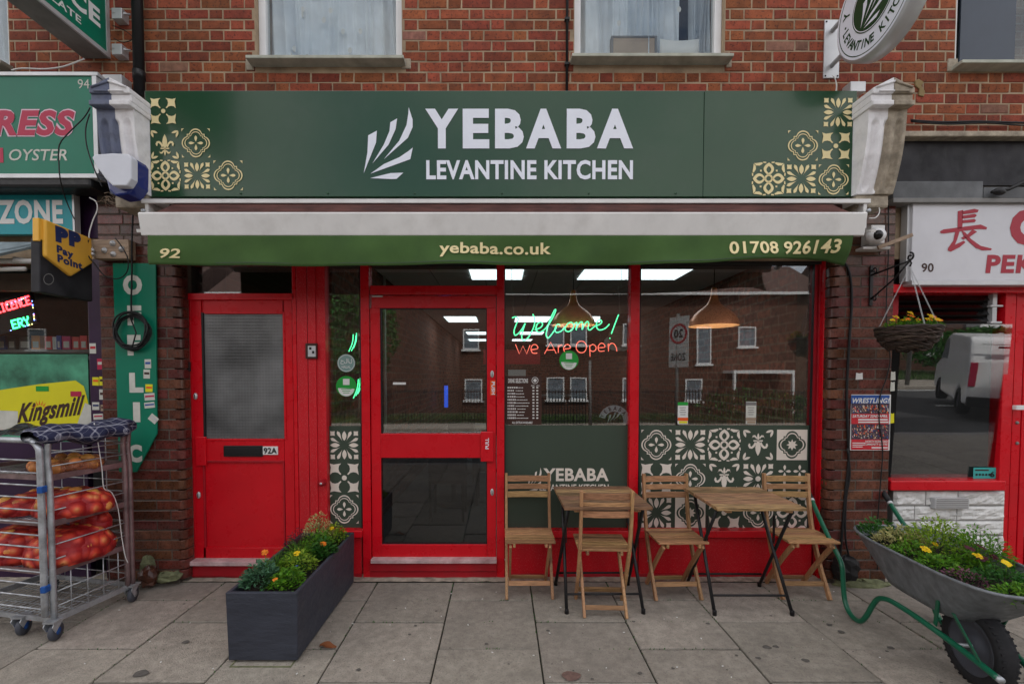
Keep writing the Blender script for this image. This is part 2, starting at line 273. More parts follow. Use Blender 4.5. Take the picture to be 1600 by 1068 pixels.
# ------------------------------------------------------------------ object helpers
WM = {}
def tag(o, label=None, cat=None, group=None, kind=None):
    if label: o['label'] = label
    if cat: o['category'] = cat
    if group: o['group'] = group
    if kind: o['kind'] = kind
    return o
def thing(name, label, cat, loc=(0, 0, 0), rz=0.0, group=None, kind=None):
    o = bpy.data.objects.new(name, None); COL.objects.link(o); o.empty_display_size = .1
    o.location = loc; o.rotation_euler = (0, 0, rz); WM[o.name] = Matrix.Translation(Vector(loc)) @ Matrix.Rotation(rz, 4, 'Z')
    return tag(o, label, cat, group, kind)
class MB:
    def __init__(s): s.v = []; s.f = []; s.sm = []; s.mi = []
    def add(s, vs, fs, sm=False, mi=0):
        n = len(s.v); s.v += [tuple(v) for v in vs]; s.f += [tuple(i+n for i in f) for f in fs]; s.sm += [sm]*len(fs); s.mi += [mi]*len(fs)
    def box(s, x0, x1, y0, y1, z0, z1, mi=0):
        v = [(x0,y0,z0),(x1,y0,z0),(x1,y1,z0),(x0,y1,z0),(x0,y0,z1),(x1,y0,z1),(x1,y1,z1),(x0,y1,z1)]
        s.add(v, [(0,3,2,1),(4,5,6,7),(0,1,5,4),(1,2,6,5),(2,3,7,6),(3,0,4,7)], mi=mi); return s
    def bar(s, p0, p1, w, h, side=None, mi=0):
        p0 = Vector(p0); p1 = Vector(p1); d = (p1-p0).normalized(); side = Vector(side) if side else (Vector((0,0,1)) if abs(d.z) < .9 else Vector((1,0,0)))
        a = d.cross(side).normalized()*w/2; b = a.cross(d).normalized()*h/2
        v = [p0-a-b, p0+a-b, p0+a+b, p0-a+b, p1-a-b, p1+a-b, p1+a+b, p1-a+b]
        s.add(v, [(0,3,2,1),(4,5,6,7),(0,1,5,4),(1,2,6,5),(2,3,7,6),(3,0,4,7)], mi=mi); return s
    def tube(s, pts, r, n=8, closed=False, mi=0):
        pts = [Vector(p) for p in pts]; m = len(pts); vs = []; fs = []; ref = None
        for i, p in enumerate(pts):
            if closed: d = pts[(i+1) % m]-pts[i-1]
            else: d = pts[min(i+1, m-1)]-pts[max(i-1, 0)]
            d = d.normalized() if d.length > 1e-9 else Vector((0,0,1))
            if ref is None: ref = Vector((0,0,1)) if abs(d.z) < .9 else Vector((1,0,0))
            a = (ref - d*ref.dot(d)).normalized(); ref = a; b = d.cross(a); rr = r[i] if isinstance(r, (list, tuple)) else r
            for k in range(n):
                t = 2*math.pi*k/n; vs.append(p + a*math.cos(t)*rr + b*math.sin(t)*rr)
        q = m if closed else m-1
        for i in range(q):
            for k in range(n):
                fs.append((i*n+k, i*n+(k+1) % n, ((i+1) % m)*n+(k+1) % n, ((i+1) % m)*n+k))
        if not closed: fs += [tuple(range(n-1, -1, -1)), tuple((m-1)*n+k for k in range(n))]
        s.add(vs, fs, True, mi); return s
    def lathe(s, prof, n=24, o=(0,0,0), ax=(0,0,1), mi=0):
        o = Vector(o); ax = Vector(ax).normalized(); a = Vector((1,0,0)) if abs(ax.x) < .9 else Vector((0,1,0)); a = (a-ax*a.dot(ax)).normalized(); b = ax.cross(a); vs = []; fs = []
        for r, z in prof:
            for k in range(n):
                t = 2*math.pi*k/n; vs.append(o+ax*z+(a*math.cos(t)+b*math.sin(t))*r)
        for i in range(len(prof)-1):
            for k in range(n): fs.append((i*n+k, i*n+(k+1) % n, (i+1)*n+(k+1) % n, (i+1)*n+k))
        s.add(vs, fs, True, mi); return s
    def ball(s, c, r, n=10, m=6, sc=(1,1,1), mi=0):
        c = Vector(c); vs = []; fs = []
        for i in range(m+1):
            p = math.pi*i/m
            for k in range(n):
                t = 2*math.pi*k/n; vs.append(c+Vector((r*sc[0]*math.sin(p)*math.cos(t), r*sc[1]*math.sin(p)*math.sin(t), r*sc[2]*math.cos(p))))
        for i in range(m):
            for k in range(n): fs.append((i*n+k, (i+1)*n+k, (i+1)*n+(k+1) % n, i*n+(k+1) % n))
        s.add(vs, fs, True, mi); return s
    def prism(s, pts, off, mi=0):                        # closed 3D outline pushed along off
        pts = [Vector(p) for p in pts]; off = Vector(off); n = len(pts)
        s.add(pts+[p+off for p in pts], [tuple(range(n)), tuple(range(2*n-1, n-1, -1))]+[(i, i+n, (i+1) % n+n, (i+1) % n) for i in range(n)], mi=mi); return s
    def poly(s, pts, mi=0):
        s.add(pts, [tuple(range(len(pts)))], mi=mi); return s
    def ring(s, a, b, mi=0):
        n = len(a); s.add(list(a)+list(b), [(i, (i+1) % n, n+(i+1) % n, n+i) for i in range(n)], mi=mi); return s
    def grid(s, fn, nu, nv, sm=True, mi=0):
        vs = [fn(i/nu, j/nv) for j in range(nv+1) for i in range(nu+1)]
        s.add(vs, [(j*(nu+1)+i, j*(nu+1)+i+1, (j+1)*(nu+1)+i+1, (j+1)*(nu+1)+i) for j in range(nv) for i in range(nu)], sm, mi); return s
    def mesh(s, name, mats, inv=None):
        me = bpy.data.meshes.new(name); vv = s.v if inv is None else [tuple(inv @ Vector(v)) for v in s.v]
        me.from_pydata(vv, [], s.f)
        for m in (mats if isinstance(mats, (list, tuple)) else [mats]): me.materials.append(m)
        me.polygons.foreach_set('use_smooth', s.sm); me.polygons.foreach_set('material_index', s.mi)
        me.update(); return me
    def build(s, name, mats, parent=None, bevel=0, local=False, solid=0, org=None):
        inv = None; o = None
        if parent is not None and not local: inv = WM[parent.name].inverted()
        o3 = Vector((0,0,0))
        if org is None and s.v:                          # origin at the middle of the piece
            xs, ys, zs = zip(*s.v); o3 = Vector(((min(xs)+max(xs))/2, (min(ys)+max(ys))/2, min(zs)))
        s.v = [tuple(Vector(v)-o3) for v in s.v]
        me = s.mesh(name, mats); o = bpy.data.objects.new(name, me); COL.objects.link(o)
        W = Matrix.Translation(o3); L_ = (inv @ W) if inv is not None else W
        if parent is not None:
            o.parent = parent; o.matrix_parent_inverse = Matrix.Identity(4)
            o.location = L_.to_translation(); o.rotation_euler = L_.to_euler()
            WM[o.name] = WM[parent.name] @ L_
        else: o.location = o3; WM[o.name] = W
        if solid:
            mo = o.modifiers.new('thickness', 'SOLIDIFY'); mo.thickness = solid; mo.offset = 0
        if bevel:
            mo = o.modifiers.new('edges', 'BEVEL'); mo.width = bevel; mo.segments = 2; mo.limit_method = 'ANGLE'; mo.angle_limit = rad(35)
        return o
def rect(px0, py0, px1, py1, Y, depth, name, m, parent, bevel=.003):
    x0, x1, z0, z1 = RX(px0, py0, px1, py1, Y); return MB().box(x0, x1, Y, Y+depth, z0, z1).build(name, m, parent, bevel)
def copytree(o, parent=None):
    c = o.copy(); COL.objects.link(c); c.parent = parent
    for ch in list(o.children): copytree(ch, c)
    return c
# text as mesh, fitted to a box given by origin, u and v edge vectors
def textmesh(s, bold=.02, shear=0):
    c = bpy.data.curves.new('lettering', 'FONT'); c.space_character = 1+max(0, bold-.012)*3.2; c.body = s; c.size = 1; c.offset = bold; c.shear = shear; c.resolution_u = 3
    o = bpy.data.objects.new('tmp', c); me = bpy.data.meshes.new_from_object(o); bpy.data.objects.remove(o); bpy.data.curves.remove(c); return me
def text(s, o, u, v, m, parent, bold=.02, shear=0, n=None, name='lettering', warp=None, th=0):
    me = textmesh(s, bold, shear); xs = [q.co.x for q in me.vertices]; ys = [q.co.y for q in me.vertices]
    x0, x1, y0, y1 = min(xs), max(xs), min(ys), max(ys); o = Vector(o); u = Vector(u); v = Vector(v); b = MB()
    pts = []
    for q in me.vertices:
        a = (q.co.x-x0)/(x1-x0); c_ = (q.co.y-y0)/(y1-y0); p = o+u*a+v*c_
        pts.append(warp(p) if warp else p)
    b.add(pts, [tuple(f.vertices) for f in me.polygons]); bpy.data.meshes.remove(me)
    return b.build(name, m, parent)
def ptext(s, px0, py0, px1, py1, Y, m, parent, bold=.02, shear=0, warp=None):
    a = P(px0, py1, Y); b = P(px1, py1, Y); c = P(px0, py0, Y)
    x0, x1, z0, z1 = RX(px0, py0, px1, py1, Y)
    return text(s, (x0, Y, z0), (x1-x0, 0, 0), (0, 0, z1-z0), m, parent, bold, shear, warp=warp)
def wpoly(pts, Y): return [P(x, y, Y) for x, y in pts]
# ------------------------------------------------------------------ tile motifs (flat print)
def ang(t): return Vector((math.cos(t), math.sin(t)))
def petal(c, t, r0, L, W, n=6, drop=.5):
    d = ang(t); s_ = Vector((-d.y, d.x)); up = []; dn = []
    for i in range(n+1):
        q = i/n; wq = W/2*math.sin(math.pi*q**(math.log(.5)/math.log(drop)))**.8 if 0 < q < 1 else 0
        p = Vector(c)+d*(r0+L*q); up.append(p+s_*wq); dn.append(p-s_*wq)
    return up+dn[1:-1][::-1]
def disc(c, r, n=14): return [Vector(c)+ang(2*math.pi*i/n)*r for i in range(n)]
def quatre(sc, n=72):
    o = []
    for i in range(n):
        t = 2*math.pi*i/n; d = ang(t); r = 0
        for k in range(4):
            c = ang(k*math.pi/2)*.52; b = d.dot(c); q = b*b-(c.length_squared-.44**2)
            if q > 0: r = max(r, b+math.sqrt(q))
        m_ = max(abs(d.x), abs(d.y)); r = max(r, .60/m_)
        o.append(d*r*sc)
    return o
def star4(c, r): return [Vector(c)+ang(i*math.pi/4+math.pi/4)*(r if i % 2 == 0 else r*.62) for i in range(8)]
def motif(kind, flip=False):
    P_ = []; Rg = []; G = []
    if kind == 'A':
        P_.append(disc((0,0), .17))
        base = [(.98,.98),(.72,.90),(.20,.98),(.35,.82),(.39,.62),(.34,.42),(.20,.26),(.26,.20),(.42,.34),(.62,.39),(.82,.35),(.98,.20),(.90,.72)]
        for sx, sy in ((1,1),(-1,1),(1,-1),(-1,-1)): P_.append([Vector((x*sx, y*sy)) for x, y in base])
    elif kind == 'B':
        P_.append(petal((0,0), math.pi/2, -.35, 1.05, .34)); P_.append(petal((0,0), -math.pi/2, .25, .5, .14))
        P_.append([Vector(p) for p in ((-.3,-.22),(.3,-.22),(.3,-.30),(-.3,-.30))])
        for sx in (1, -1):
            arc = [(.10,-.1),(.22,.12),(.38,.25),(.55,.22),(.64,.05),(.58,-.10)]; ou = [Vector((x*sx, y)) for x, y in arc]
            inn = [Vector((x*sx, y)) for x, y in ((.20,-.2),(.30,0),(.40,.10),(.47,.10),(.50,.03),(.50,-.06))]
            P_.append(ou+inn[::-1])
            P_.append([Vector((x*sx, y)) for x, y in ((.10,-.36),(.22,-.5),(.36,-.5),(.42,-.38),(.34,-.60),(.2,-.62),(.06,-.45))])
            for sy in (1, -1):
                c = (.95*sx, .95*sy)
                P_.append(petal(c, math.atan2(-sy*.35, -sx), .02, .48, .16)); P_.append(petal(c, math.atan2(-sy, -sx*.35), .02, .48, .16))
    elif kind == 'C':
        Rg.append((quatre(1.0), quatre(.91))); Rg.append((quatre(.80), quatre(.74)))
        for k in range(4): P_.append(petal((0,0), k*math.pi/2, .08, .42, .19, drop=.62))
        for sx in (1,-1):
            for sy in (1,-1): P_.append([Vector((x*sx, y*sy)) for x, y in ((.96,.96),(.78,.96),(.86,.90),(.90,.86),(.96,.76))])
    elif kind == 'D':
        Rg.append((disc((0,0),.27,16), disc((0,0),.15,16)))
        for k in range(4):
            t = k*math.pi/2; Rg.append((petal((0,0), t, .20, .80, .66, 8), petal((0,0), t, .34, .44, .30, 8)))
            c = ang(t+math.pi/4); q = Vector((-c.y, c.x))
            P_.append([c*1.02+q*.42, c*1.26+q*.10, c*1.34+q*.02, c*1.14+q*.02, c*.98+q*.16, c*.93+q*.40]); P_.append([c*1.02-q*.42, c*.93-q*.40, c*.98-q*.16, c*1.14-q*.02, c*1.34-q*.02, c*1.26-q*.10])
            P_.append([c*.70+q*.08, c*.78, c*.70-q*.08, c*.62])
            P_.append([c*1.0+q*.50, c*.86+q*.62, c*.80+q*.56, c*.94+q*.44]); P_.append([c*1.0-q*.50, c*.94-q*.44, c*.80-q*.56, c*.86-q*.62])
    elif kind in 'EH':
        for k in range(4):
            t = k*math.pi/2; P_.append(petal((0,0), t, .30, .66, .30))
            P_.append(petal((0,0), t+.46, .26, .80, .22, drop=.78)); P_.append(petal((0,0), t-.46, .26, .80, .22, drop=.78))
            c = ang(t+math.pi/4)*1.12; P_.append(star4(c, .22))
        if kind == 'H': P_.append(disc((0,0), .17))
    elif kind == 'F':
        P_.append([Vector(p) for p in ((-.97,-.97),(.97,-.97),(.97,.97),(-.97,.97))])
        G.append(quatre(.92)); Rg.append((quatre(.80), quatre(.72)))
        P_.append([ang(i*math.pi/8)*(.36 if i % 2 == 0 else .2) for i in range(16)]); P_[-1] = ('top', P_[-1])
    elif kind == 'G':
        for sx in (1,-1):
            for sy in (1,-1):
                for k in range(4): P_.append(petal((.48*sx,.48*sy), k*math.pi/2, .05, .36, .17, drop=.6))
                
    return P_, Rg, G
def put_motif(kind, px0, py0, px1, py1, Y, parent, mc, mg, flip=False):
    x0, x1, z0, z1 = RX(px0, py0, px1, py1, Y); cx, cz, hx, hz = (x0+x1)/2, (z0+z1)/2, (x1-x0)/2*.96, (z1-z0)/2*.96
    if flip: hz = -hz
    P_, Rg, G = motif(kind); b = MB()
    f = lambda p, e=0: (cx+p[0]*hx, Y-e, cz+p[1]*hz)
    for p in P_:
        if isinstance(p, tuple): b.poly([f(q, .0012) for q in p[1]])
        else: b.poly([f(q) for q in p])
    for g in G: b.poly([f(q, .0006) for q in g], 1)
    for a, c in Rg: b.ring([f(q, .0009 if G else .0003) for q in a], [f(q, .0009 if G else .0003) for q in c])
    return b.build('tile_motif', [mc, mg], parent)
LOGO = [[(330,128),(350,190),(350,230),(325,285),(200,395),(280,300),(318,220),(328,160)], [(235,205),(270,185),(262,240),(225,320),(140,418),(200,320),(230,250)],
        [(120,272),(165,248),(160,310),(95,468),(115,360)], [(350,335),(337,395),(130,470),(200,420),(280,385),(325,355)], [(300,465),(265,497),(240,498),(128,493),(200,475),(235,467)]]
def logo(fn, m, parent):
    b = MB()
    for p in LOGO: b.poly([fn((x-95)/255, (498-y)/370) for x, y in p])
    return b.build('leaf_emblem', m, parent)
# ================================================================== GROUND
pave = thing('pavement', None, None, kind='structure')
jb = MB().box(-14, 14, -4.75, .25, -.3, -.012); jb.build('joint_bed', M['joint'], pave)
slab_mesh = {}
def slab(x0, x1, y0, y1):
    key = (round(x1-x0, 2), round(y1-y0, 2))
    if key not in slab_mesh:
        a, b_ = (x1-x0)/2-.0045, (y1-y0)/2-.0065; q = MB().box(-a, a, -b_, b_, -.05, 0)
        slab_mesh[key] = q.mesh('paving_slab', M['slab'])
    o = bpy.data.objects.new('paving_slab', slab_mesh[key]); COL.objects.link(o); o.parent = pave
    o.location = ((x0+x1)/2, (y0+y1)/2, R.uniform(-.0025, .0025)); o.rotation_euler = (R.uniform(-.002, .002), R.uniform(-.002, .002), R.uniform(-.003, .003))
    mo = o.modifiers.new('edges', 'BEVEL'); mo.width = .005; mo.segments = 2
W_ = .594; k0 = -.37
for k in range(-12, 12):
    x0 = k0+k*W_; off = -.36 if k % 2 == 0 else -.66
    y = -.06; ys = [y]; yy = off
    while yy > -4.7: ys.append(yy); yy -= .6
    ys.append(-4.7)
    for a, b_ in zip(ys, ys[1:]):
        if a-b_ > .04: slab(x0, x0+W_, b_, a)
MB().grid(lambda u, v: (-7.4+14.8*u, -.07+.16*v, .006+.012*v+.006*noise.noise(Vector((u*180, v*6, 0)))), 260, 5).build('cement_strip', M['mortarstrip'], pave)
MB().box(-14, -7.51, -4.7, -.06, -.05, -.004).box(6.77, 14, -4.7, -.06, -.05, -.004).build('distant_paving', M['slab'], pave)
kb = thing('kerb', None, None, kind='structure')
for i in range(-14, 14): MB().box(i+.004, i+.996, -4.88, -4.705, -.3, R.uniform(-.004, .002)).build('kerb_stone', M['kerb'], kb, bevel=.012)
def struct(o): o['kind'] = 'structure'; return o
struct(MB().grid(lambda u, v: (-60+120*u, -13.2+8.33*v, -.13-.25*(1-v)), 2, 2, sm=False).build('road', M['asphalt']))
rm = MB()
for i in range(-12, 12): rm.box(i*3.0, i*3.0+1.6, -9.1, -9.0, -.268, -.24)
rm.box(-40, 40, -5.15, -5.05, -.15, -.128); rm.box(-40, 40, -12.9, -12.8, -.38, -.362); struct(rm.build('road_markings', M['paint']))
struct(MB().box(-60, 60, -15.2, -13.2, -.6, -.27).build('far_pavement', M['slab']))
gv = struct(MB().box(-60, 60, -24, -15.2, -.8, -.30).build('verge', M['ground']))
struct(MB().box(-150, 150, -160, 60, -1.2, -.9).build('ground', M['ground']))
gb = MB()
for i in range(9000):
    x = R.uniform(-16, 20); y = R.uniform(-18.5, -15.4); h = R.uniform(.10, .24); a = R.uniform(0, 6.3); c, s_ = math.cos(a)*.02, math.sin(a)*.02; lx, ly = R.uniform(-.06, .06), R.uniform(-.06, .06)
    gb.add([(x-c, y-s_, -.30), (x+c, y+s_, -.30), (x+lx, y+ly, -.30+h)], [(0, 1, 2)])
o = gb.build('grass', M['grass']); tag(o, 'green grass verge behind the railings across the street', 'grass', kind='stuff')
# ================================================================== BRICKWORK
BH = .0775
def brick_mesh(L, H, m, seed, dep=.03, rnd=0):
    r = random.Random(seed); j = lambda: r.uniform(-.0022, .0022); a, h = L/2, H/2; b = .004; q = MB()
    bk = [(-a, 0, -h), (a, 0, -h), (a, 0, h), (-a, 0, h)]
    f1 = [(-a+j(), -dep+b, -h+j()), (a+j(), -dep+b, -h+j()), (a+j(), -dep+b, h+j()), (-a+j(), -dep+b, h+j())]
    f2 = [(x*(1-b/abs(x)) if x else 0, -dep+j()*.6, z*(1-b/abs(z))) for x, y, z in f1]
    f2m = []; v = bk+f1+f2; fs = [(8, 9, 10, 11)]
    for i in range(4):
        k = (i+1) % 4; fs += [(i, k, 4+k, 4+i), (4+i, 4+k, 8+k, 8+i)]
    q.add(v, fs); return q
BRV = {}
def brick_variants(mk, key, L, nvar=5):
    k = (mk, key)
    if k not in BRV: BRV[k] = [brick_mesh(L, BH-.009, mk, 100+i+int(L*1000)).mesh('brick', M[mk]) for i in range(nvar)]
    return BRV[k]
def lay(parent, X0, X1, Z0, Z1, Y, holes, mk, skip=None, limit=300, phase=0, rows=None, score=None):
    """Flemish bond: stretcher and header turn about, each brick an object of its own up to the limit."""
    Ls, Lh = .2215, .1055; spots = []; n = int((Z1-Z0)/BH+.5)
    for r_ in range(n):
        z = Z1-BH*(r_+.5); x = X0 - ((r_+phase) % 2)*(Ls+Lh)/2 - R.uniform(0, .01); k = 0
        while x < X1:
            L = Ls if k % 2 == 0 else Lh; k += 1; a, b = max(x, X0), min(x+L, X1); x += L
            segs = [(a, b)]
            for hx0, hx1, hz0, hz1 in holes:
                if z+BH*.4 < hz0 or z-BH*.4 > hz1: continue
                ns = []
                for p, q in segs:
                    if q <= hx0 or p >= hx1: ns.append((p, q)); continue
                    if p < hx0: ns.append((p, hx0))
                    if q > hx1: ns.append((hx1, q))
                segs = ns
            for p, q in segs:
                if q-p > .03: spots.append(((p+q)/2, z, q-p, L))
    if skip: spots = [s_ for s_ in spots if not skip(s_[0], s_[1])]
    if score: spots.sort(key=lambda s_: score(s_[0], s_[1]))
    rest = MB()
    for i, (x, z, w_, L) in enumerate(spots):
        key = 's' if w_ > .15 else 'h'; base = .2115 if key == 's' else .0955; sx = (w_-.010)/base
        if i < limit:
            mk2 = mk
            if mk == 'brick' and R.random() < .035: mk2 = 'brickpale'
            o = bpy.data.objects.new('brick', R.choice(brick_variants(mk2, key, base))); COL.objects.link(o); o.parent = parent
            o.location = Vector((x, Y+R.uniform(-.0015, .0015), z+R.uniform(-.001, .001)))-WM[parent.name].to_translation(); o.scale = (sx, 1, 1)
        else:
            bm_ = brick_mesh(base*sx, BH-.011, mk, i); rest.add([(p[0]+x, p[1]+Y, p[2]+z) for p in bm_.v], bm_.f)
    if rest.v: tag(rest.build('distant_bricks', M[mk], parent), kind='stuff')
    return len(spots)
bld = thing('brick_building', 'red brick upper storey with three white-framed windows above the shop signs', 'building', (0, .3, 0))
YW = -.05; YB = YW+.03                                   # brick faces / mortar bed
def hole(px0, py0, px1, py1): x0, x1, z0, z1 = RX(px0, py0, px1, py1, YW); return [x0, x1, z0, z1]
w0 = hole(-240, -260, 8, 103); w1 = hole(397, -200, 627, 96); w2 = hole(898, -200, 1134, 93); w3 = hole(1497, -200, 1730, 103)
WINS = [w0, w1, w2, w3]
WT = 5.1
for w_ in WINS: w_[3] = 5.0
XL, XR = -6.2, 6.2
ZB = P(0, 330, YW).z
# wall body in pieces round the openings (mortar face)
bm1 = MB(); xs = [XL]
for w_ in WINS: xs += [w_[0], w_[1]]
xs.append(XR)
for i in range(0, len(xs), 2): bm1.box(xs[i], xs[i+1], YW+.0035, YB+.32, 2.5, 6.4)
for w_ in WINS: bm1.box(w_[0], w_[1], YW+.0035, YB+.32, 2.5, w_[2]-.03); bm1.box(w_[0], w_[1], YW+.0035, YB+.32, 5.0, 6.4)
bm1.build('mortar_bed', M['mortar'], bld)
MB().box(-16, XL, YB, YB+.32, 2.5, 8.6).box(XR, 16, YB, YB+.32, 2.5, 8.6).box(XL, XR, YB, YB+.32, 6.4, 8.6).build('shading_upper_wall', M['farbrick'], bld)  # unseen upper wall, body and roof added to keep sun off the fronts
MB().box(-16, 16, 1.0, 12.9, 2.9, 8.5).box(-16, 16, 12.9, 13.2, 0, 8.5).box(-16.3, -16, .1, 13.2, 0, 8.6).box(16, 16.3, .1, 13.2, 0, 8.6).build('shading_building_body', M['farbrick'], bld)
MB().prism([(-16.4, -.25, 8.6), (-16.4, 13.4, 8.6), (-16.4, 6.5, 10.8)], (32.8, 0, 0)).build('roof', M['rooftile'], bld)
xa, xb = P(-20, 150, YW).x, P(1620, 150, YW).x
sg = P(0, 160, YW).z; sgl = P(0, 125, YW).z
def skipw(x, z):
    if z < P(0, 200, YW).z and x < P(1380, 0, YW).x: return True
    if z < P(0, 215, YW).z: return True
    if P(240, 0, YW).x < x < P(1320, 0, YW).x and z < sg: return True
    if x < P(120, 0, YW).x and z < P(0, 130, YW).z: return True
    return False
holes = [[w_[0], w_[1], w_[2]-.03, w_[3]] for w_ in WINS]
z_top = P(800, 145.5, YW).z + BH*45                       # a joint falls just above the sign
lay(bld, xa, xb, P(800, 230, YW).z, z_top-BH*24, YB, holes, 'brick', skipw, 300, score=lambda x, z: abs(z-3.6)*1.6+abs(x)*.25)
# upper windows
def up_window(w_, px0, px1, pys, name_label, mirror=False, film=None):
    x0, x1, z0, z1 = w_; z1 = 5.0; f = .055
    fr = MB(); fr.box(x0, x0+f, YW+.05, YW+.12, z0, z1).box(x1-f, x1, YW+.05, YW+.12, z0, z1).box(x0+f, x1-f, YW+.05, YW+.12, z0, z0+f*.45)
    fo = fr.build('window', M['upvc'], bld, bevel=.006); tag(fo, name_label)
    MB().box(x0+f, x1-f, YW+.085, YW+.09, z0+f*.45, z1).build('pane', M['glassclear'], fo)
    MB().prism([(x0-.03, YW-.09, z0-.035), (x0-.03, YW-.09, z0-.012), (x0-.03, YW+.10, z0), (x0-.03, YW+.10, z0-.045)], (x1-x0+.06, 0, 0)).build('sill', M['sillstone'], fo, bevel=.003)
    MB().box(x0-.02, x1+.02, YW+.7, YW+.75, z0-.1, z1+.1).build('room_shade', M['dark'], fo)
    return fo
f0 = up_window(w0, 0, 0, 0, 'white window at the far end of the wall')
f1 = up_window(w1, 0, 0, 0, 'white window with patterned sheer curtain')
f2 = up_window(w2, 0, 0, 0, 'white window with sheer curtain and a box on its inner ledge')
f3 = up_window(w3, 0, 0, 0, 'white window with a dark panel')
def curtain(w_, ya, seed, parent, x0f=.02, x1f=.98, name='curtain'):
    x0, x1, z0, z1 = w_; rr = random.Random(seed)
    fo = [(rr.uniform(0, 1), rr.uniform(.006, .022), rr.uniform(.02, .06)) for _ in range(15)]
    def fn(u, v):
        y = .022*math.sin(u*26+seed+1.5*math.sin(v*2+seed))+.010*math.sin(u*71+v*3)
        for c, wd, a in fo: y -= a*math.exp(-((u-c-.03*(1-v)*math.sin(c*9))/wd)**2)
        return (x0+(x1-x0)*(x0f+(x1f-x0f)*u), ya+y, z0+.02+(z1-z0)*v)
    o = MB().grid(fn, 130, 10).build(name, M['curtain'], parent); return o
curtain(w0, YW+.2, 3, f0); curtain(w1, YW+.2, 1, f1); curtain(w2, YW+.24, 6, f2, .02, .78); curtain(w2, YW+.28, 8, f2, .86, .99)
spots = MB()
for w_, n_ in ((w1, 12), (w2, 7)):
    for i in range(n_):
        x = w_[0]+.12+(w_[1]-w_[0]-.4)*R.random(); z = w_[2]+.08+.55*R.random()
        spots.poly([(x+.016*math.cos(t*.7), YW+.155, z+.024*math.sin(t*.7)) for t in range(9)])
spots.build('woven_dots', M['paper'], f1)
x0, x1, z0, z1 = RX(957, 62, 1022, 93, YW+.17)
bx = thing('cardboard_box', 'grey-edged cardboard box standing behind the upper window pane beside white paper', 'box', (x0, YW+.15, z0))
MB().box(x0, x1, YW+.15, YW+.19, z0, z1).build('backing', M['cardboard'], bx, bevel=.004)
MB().box(x0-.015, x0, YW+.145, YW+.2, z0, z1+.012).box(x1, x1+.015, YW+.145, YW+.2, z0, z1+.012).box(x0, x1, YW+.145, YW+.2, z1, z1+.012).build('grey_edge', M['slatebg'], bx)
x0, x1, z0, z1 = RX(1031, 61, 1092, 93, YW+.14)
tag(MB().grid(lambda u, v: (x0+(x1-x0)*u, YW+.14+.02*math.sin(u*3.1), z0+(z1-z0)*v), 8, 1).build('paper_sheet', M['paper'], None, solid=.002), 'white sheet of paper propped behind the upper window pane', 'paper')
x0, x1, z0, z1 = RX(1500, -200, 1588, 100, YW+.08)
MB().box(x0+.01, x1, YW+.070, YW+.082, z0, z1).build('dark_panel', M['dgrey'], f3)
# sandy repair patches beside the sills
for (a, b, c, d) in ((384, 92, 397, 110), (627, 92, 642, 108), (1134, 92, 1143, 106), (1480, 92, 1496, 112)):
    x0, x1, z0, z1 = RX(a, b, c, d, YW); MB().box(x0, x1, YW-.006, YW+.03, z0, z1).build('cement_patch', M['stone'], bld, bevel=.006)
# ------------------------------------------------------------------ piers
def pier(X0, X1, z1, label, inner_left, name='brick_pier'):
    t = thing(name, label, 'brick pier', ((X0+X1)/2, -.05, 0))
    MB().box(X0+(.055 if inner_left else .004), X1-(.004 if inner_left else .055), -.0955, -.05, 0, z1+.1).box(X0+.012, X1-.012, -.0505, .34, 0, z1+.1).build('mortar_core', M['gmortar'], t)
    rr = .045; n = int(z1/BH); meshes = {}
    def bmesh_(L, corner, var):
        k = (L, corner, var)
        if k in meshes: return meshes[k]
        r = random.Random(hash(k) % 999); h = (BH-.010)/2; j = lambda: r.uniform(-.0015, .0015); out_ = []
        if corner == 0: out_ = [(-L/2+.004, .0), (L/2-.004, .0)]; pts = [(-L/2+.004, .03), (-L/2+.004, .001), (L/2-.004, .001), (L/2-.004, .03)]
        else:
            pts = [(-L/2, .1)]+[(-L/2+rr-rr*math.cos(a), rr-rr*math.sin(a)) for a in [i*math.pi/2/6 for i in range(7)]]+[(L/2-.004, 0), (L/2-.004, .03), (-L/2+.06, .1)]
            if corner < 0: pts = [(-x, y) for x, y in pts][::-1]
        q = MB(); q.prism([(x+j()*.5, y+j(), -h) for x, y in pts], (0, 0, 2*h)); meshes[k] = q.mesh('brick', M['gbrick']); return meshes[k]
    for i in range(n):
        z = z1-BH*(i+.5); W = X1-X0; cL = .105 if i % 2 == 0 else .215
        seq = []
        if inner_left: seq.append((X0, X0+cL, 1)); a = X0+cL; e = X1
        else: seq.append((X1-cL, X1, -1)); a = X0; e = X1-cL
        if i % 2 == 0:
            m_ = e-a; q = .66
            seq += [(a, a+m_*q, 0), (a+m_*q, e, 0)] if inner_left else [(a, a+m_*(1-q), 0), (a+m_*(1-q), e, 0)]
        else:
            m_ = e-a
            if m_ > .26: seq += [(a, a+m_*.5, 0), (a+m_*.5, e, 0)]
            else: seq.append((a, e, 0))
        for p, q, cn in seq:
            o = bpy.data.objects.new('brick', bmesh_(round(q-p, 3), cn, R.randrange(3))); COL.objects.link(o); o.parent = t
            o.location = Vector(((p+q)/2, -.1+R.uniform(-.001, .001), z)) - WM[t.name].to_translation()
            mo = o.modifiers.new('edges', 'BEVEL'); mo.width = .003; mo.segments = 1; mo.limit_method = 'ANGLE'
    return t
YP = -.1
XPR0, XPR1 = P(1296, 650, YP).x, P(1392, 650, YP).x
XPL0, XPL1 = P(160, 650, YP).x, P(286, 700, YP).x
zp = P(800, 318, YP).z
rpier = pier(XPR0, XPR1, zp, 'dark glazed brick pier between the green-signed shop and the white-signed shop', True)
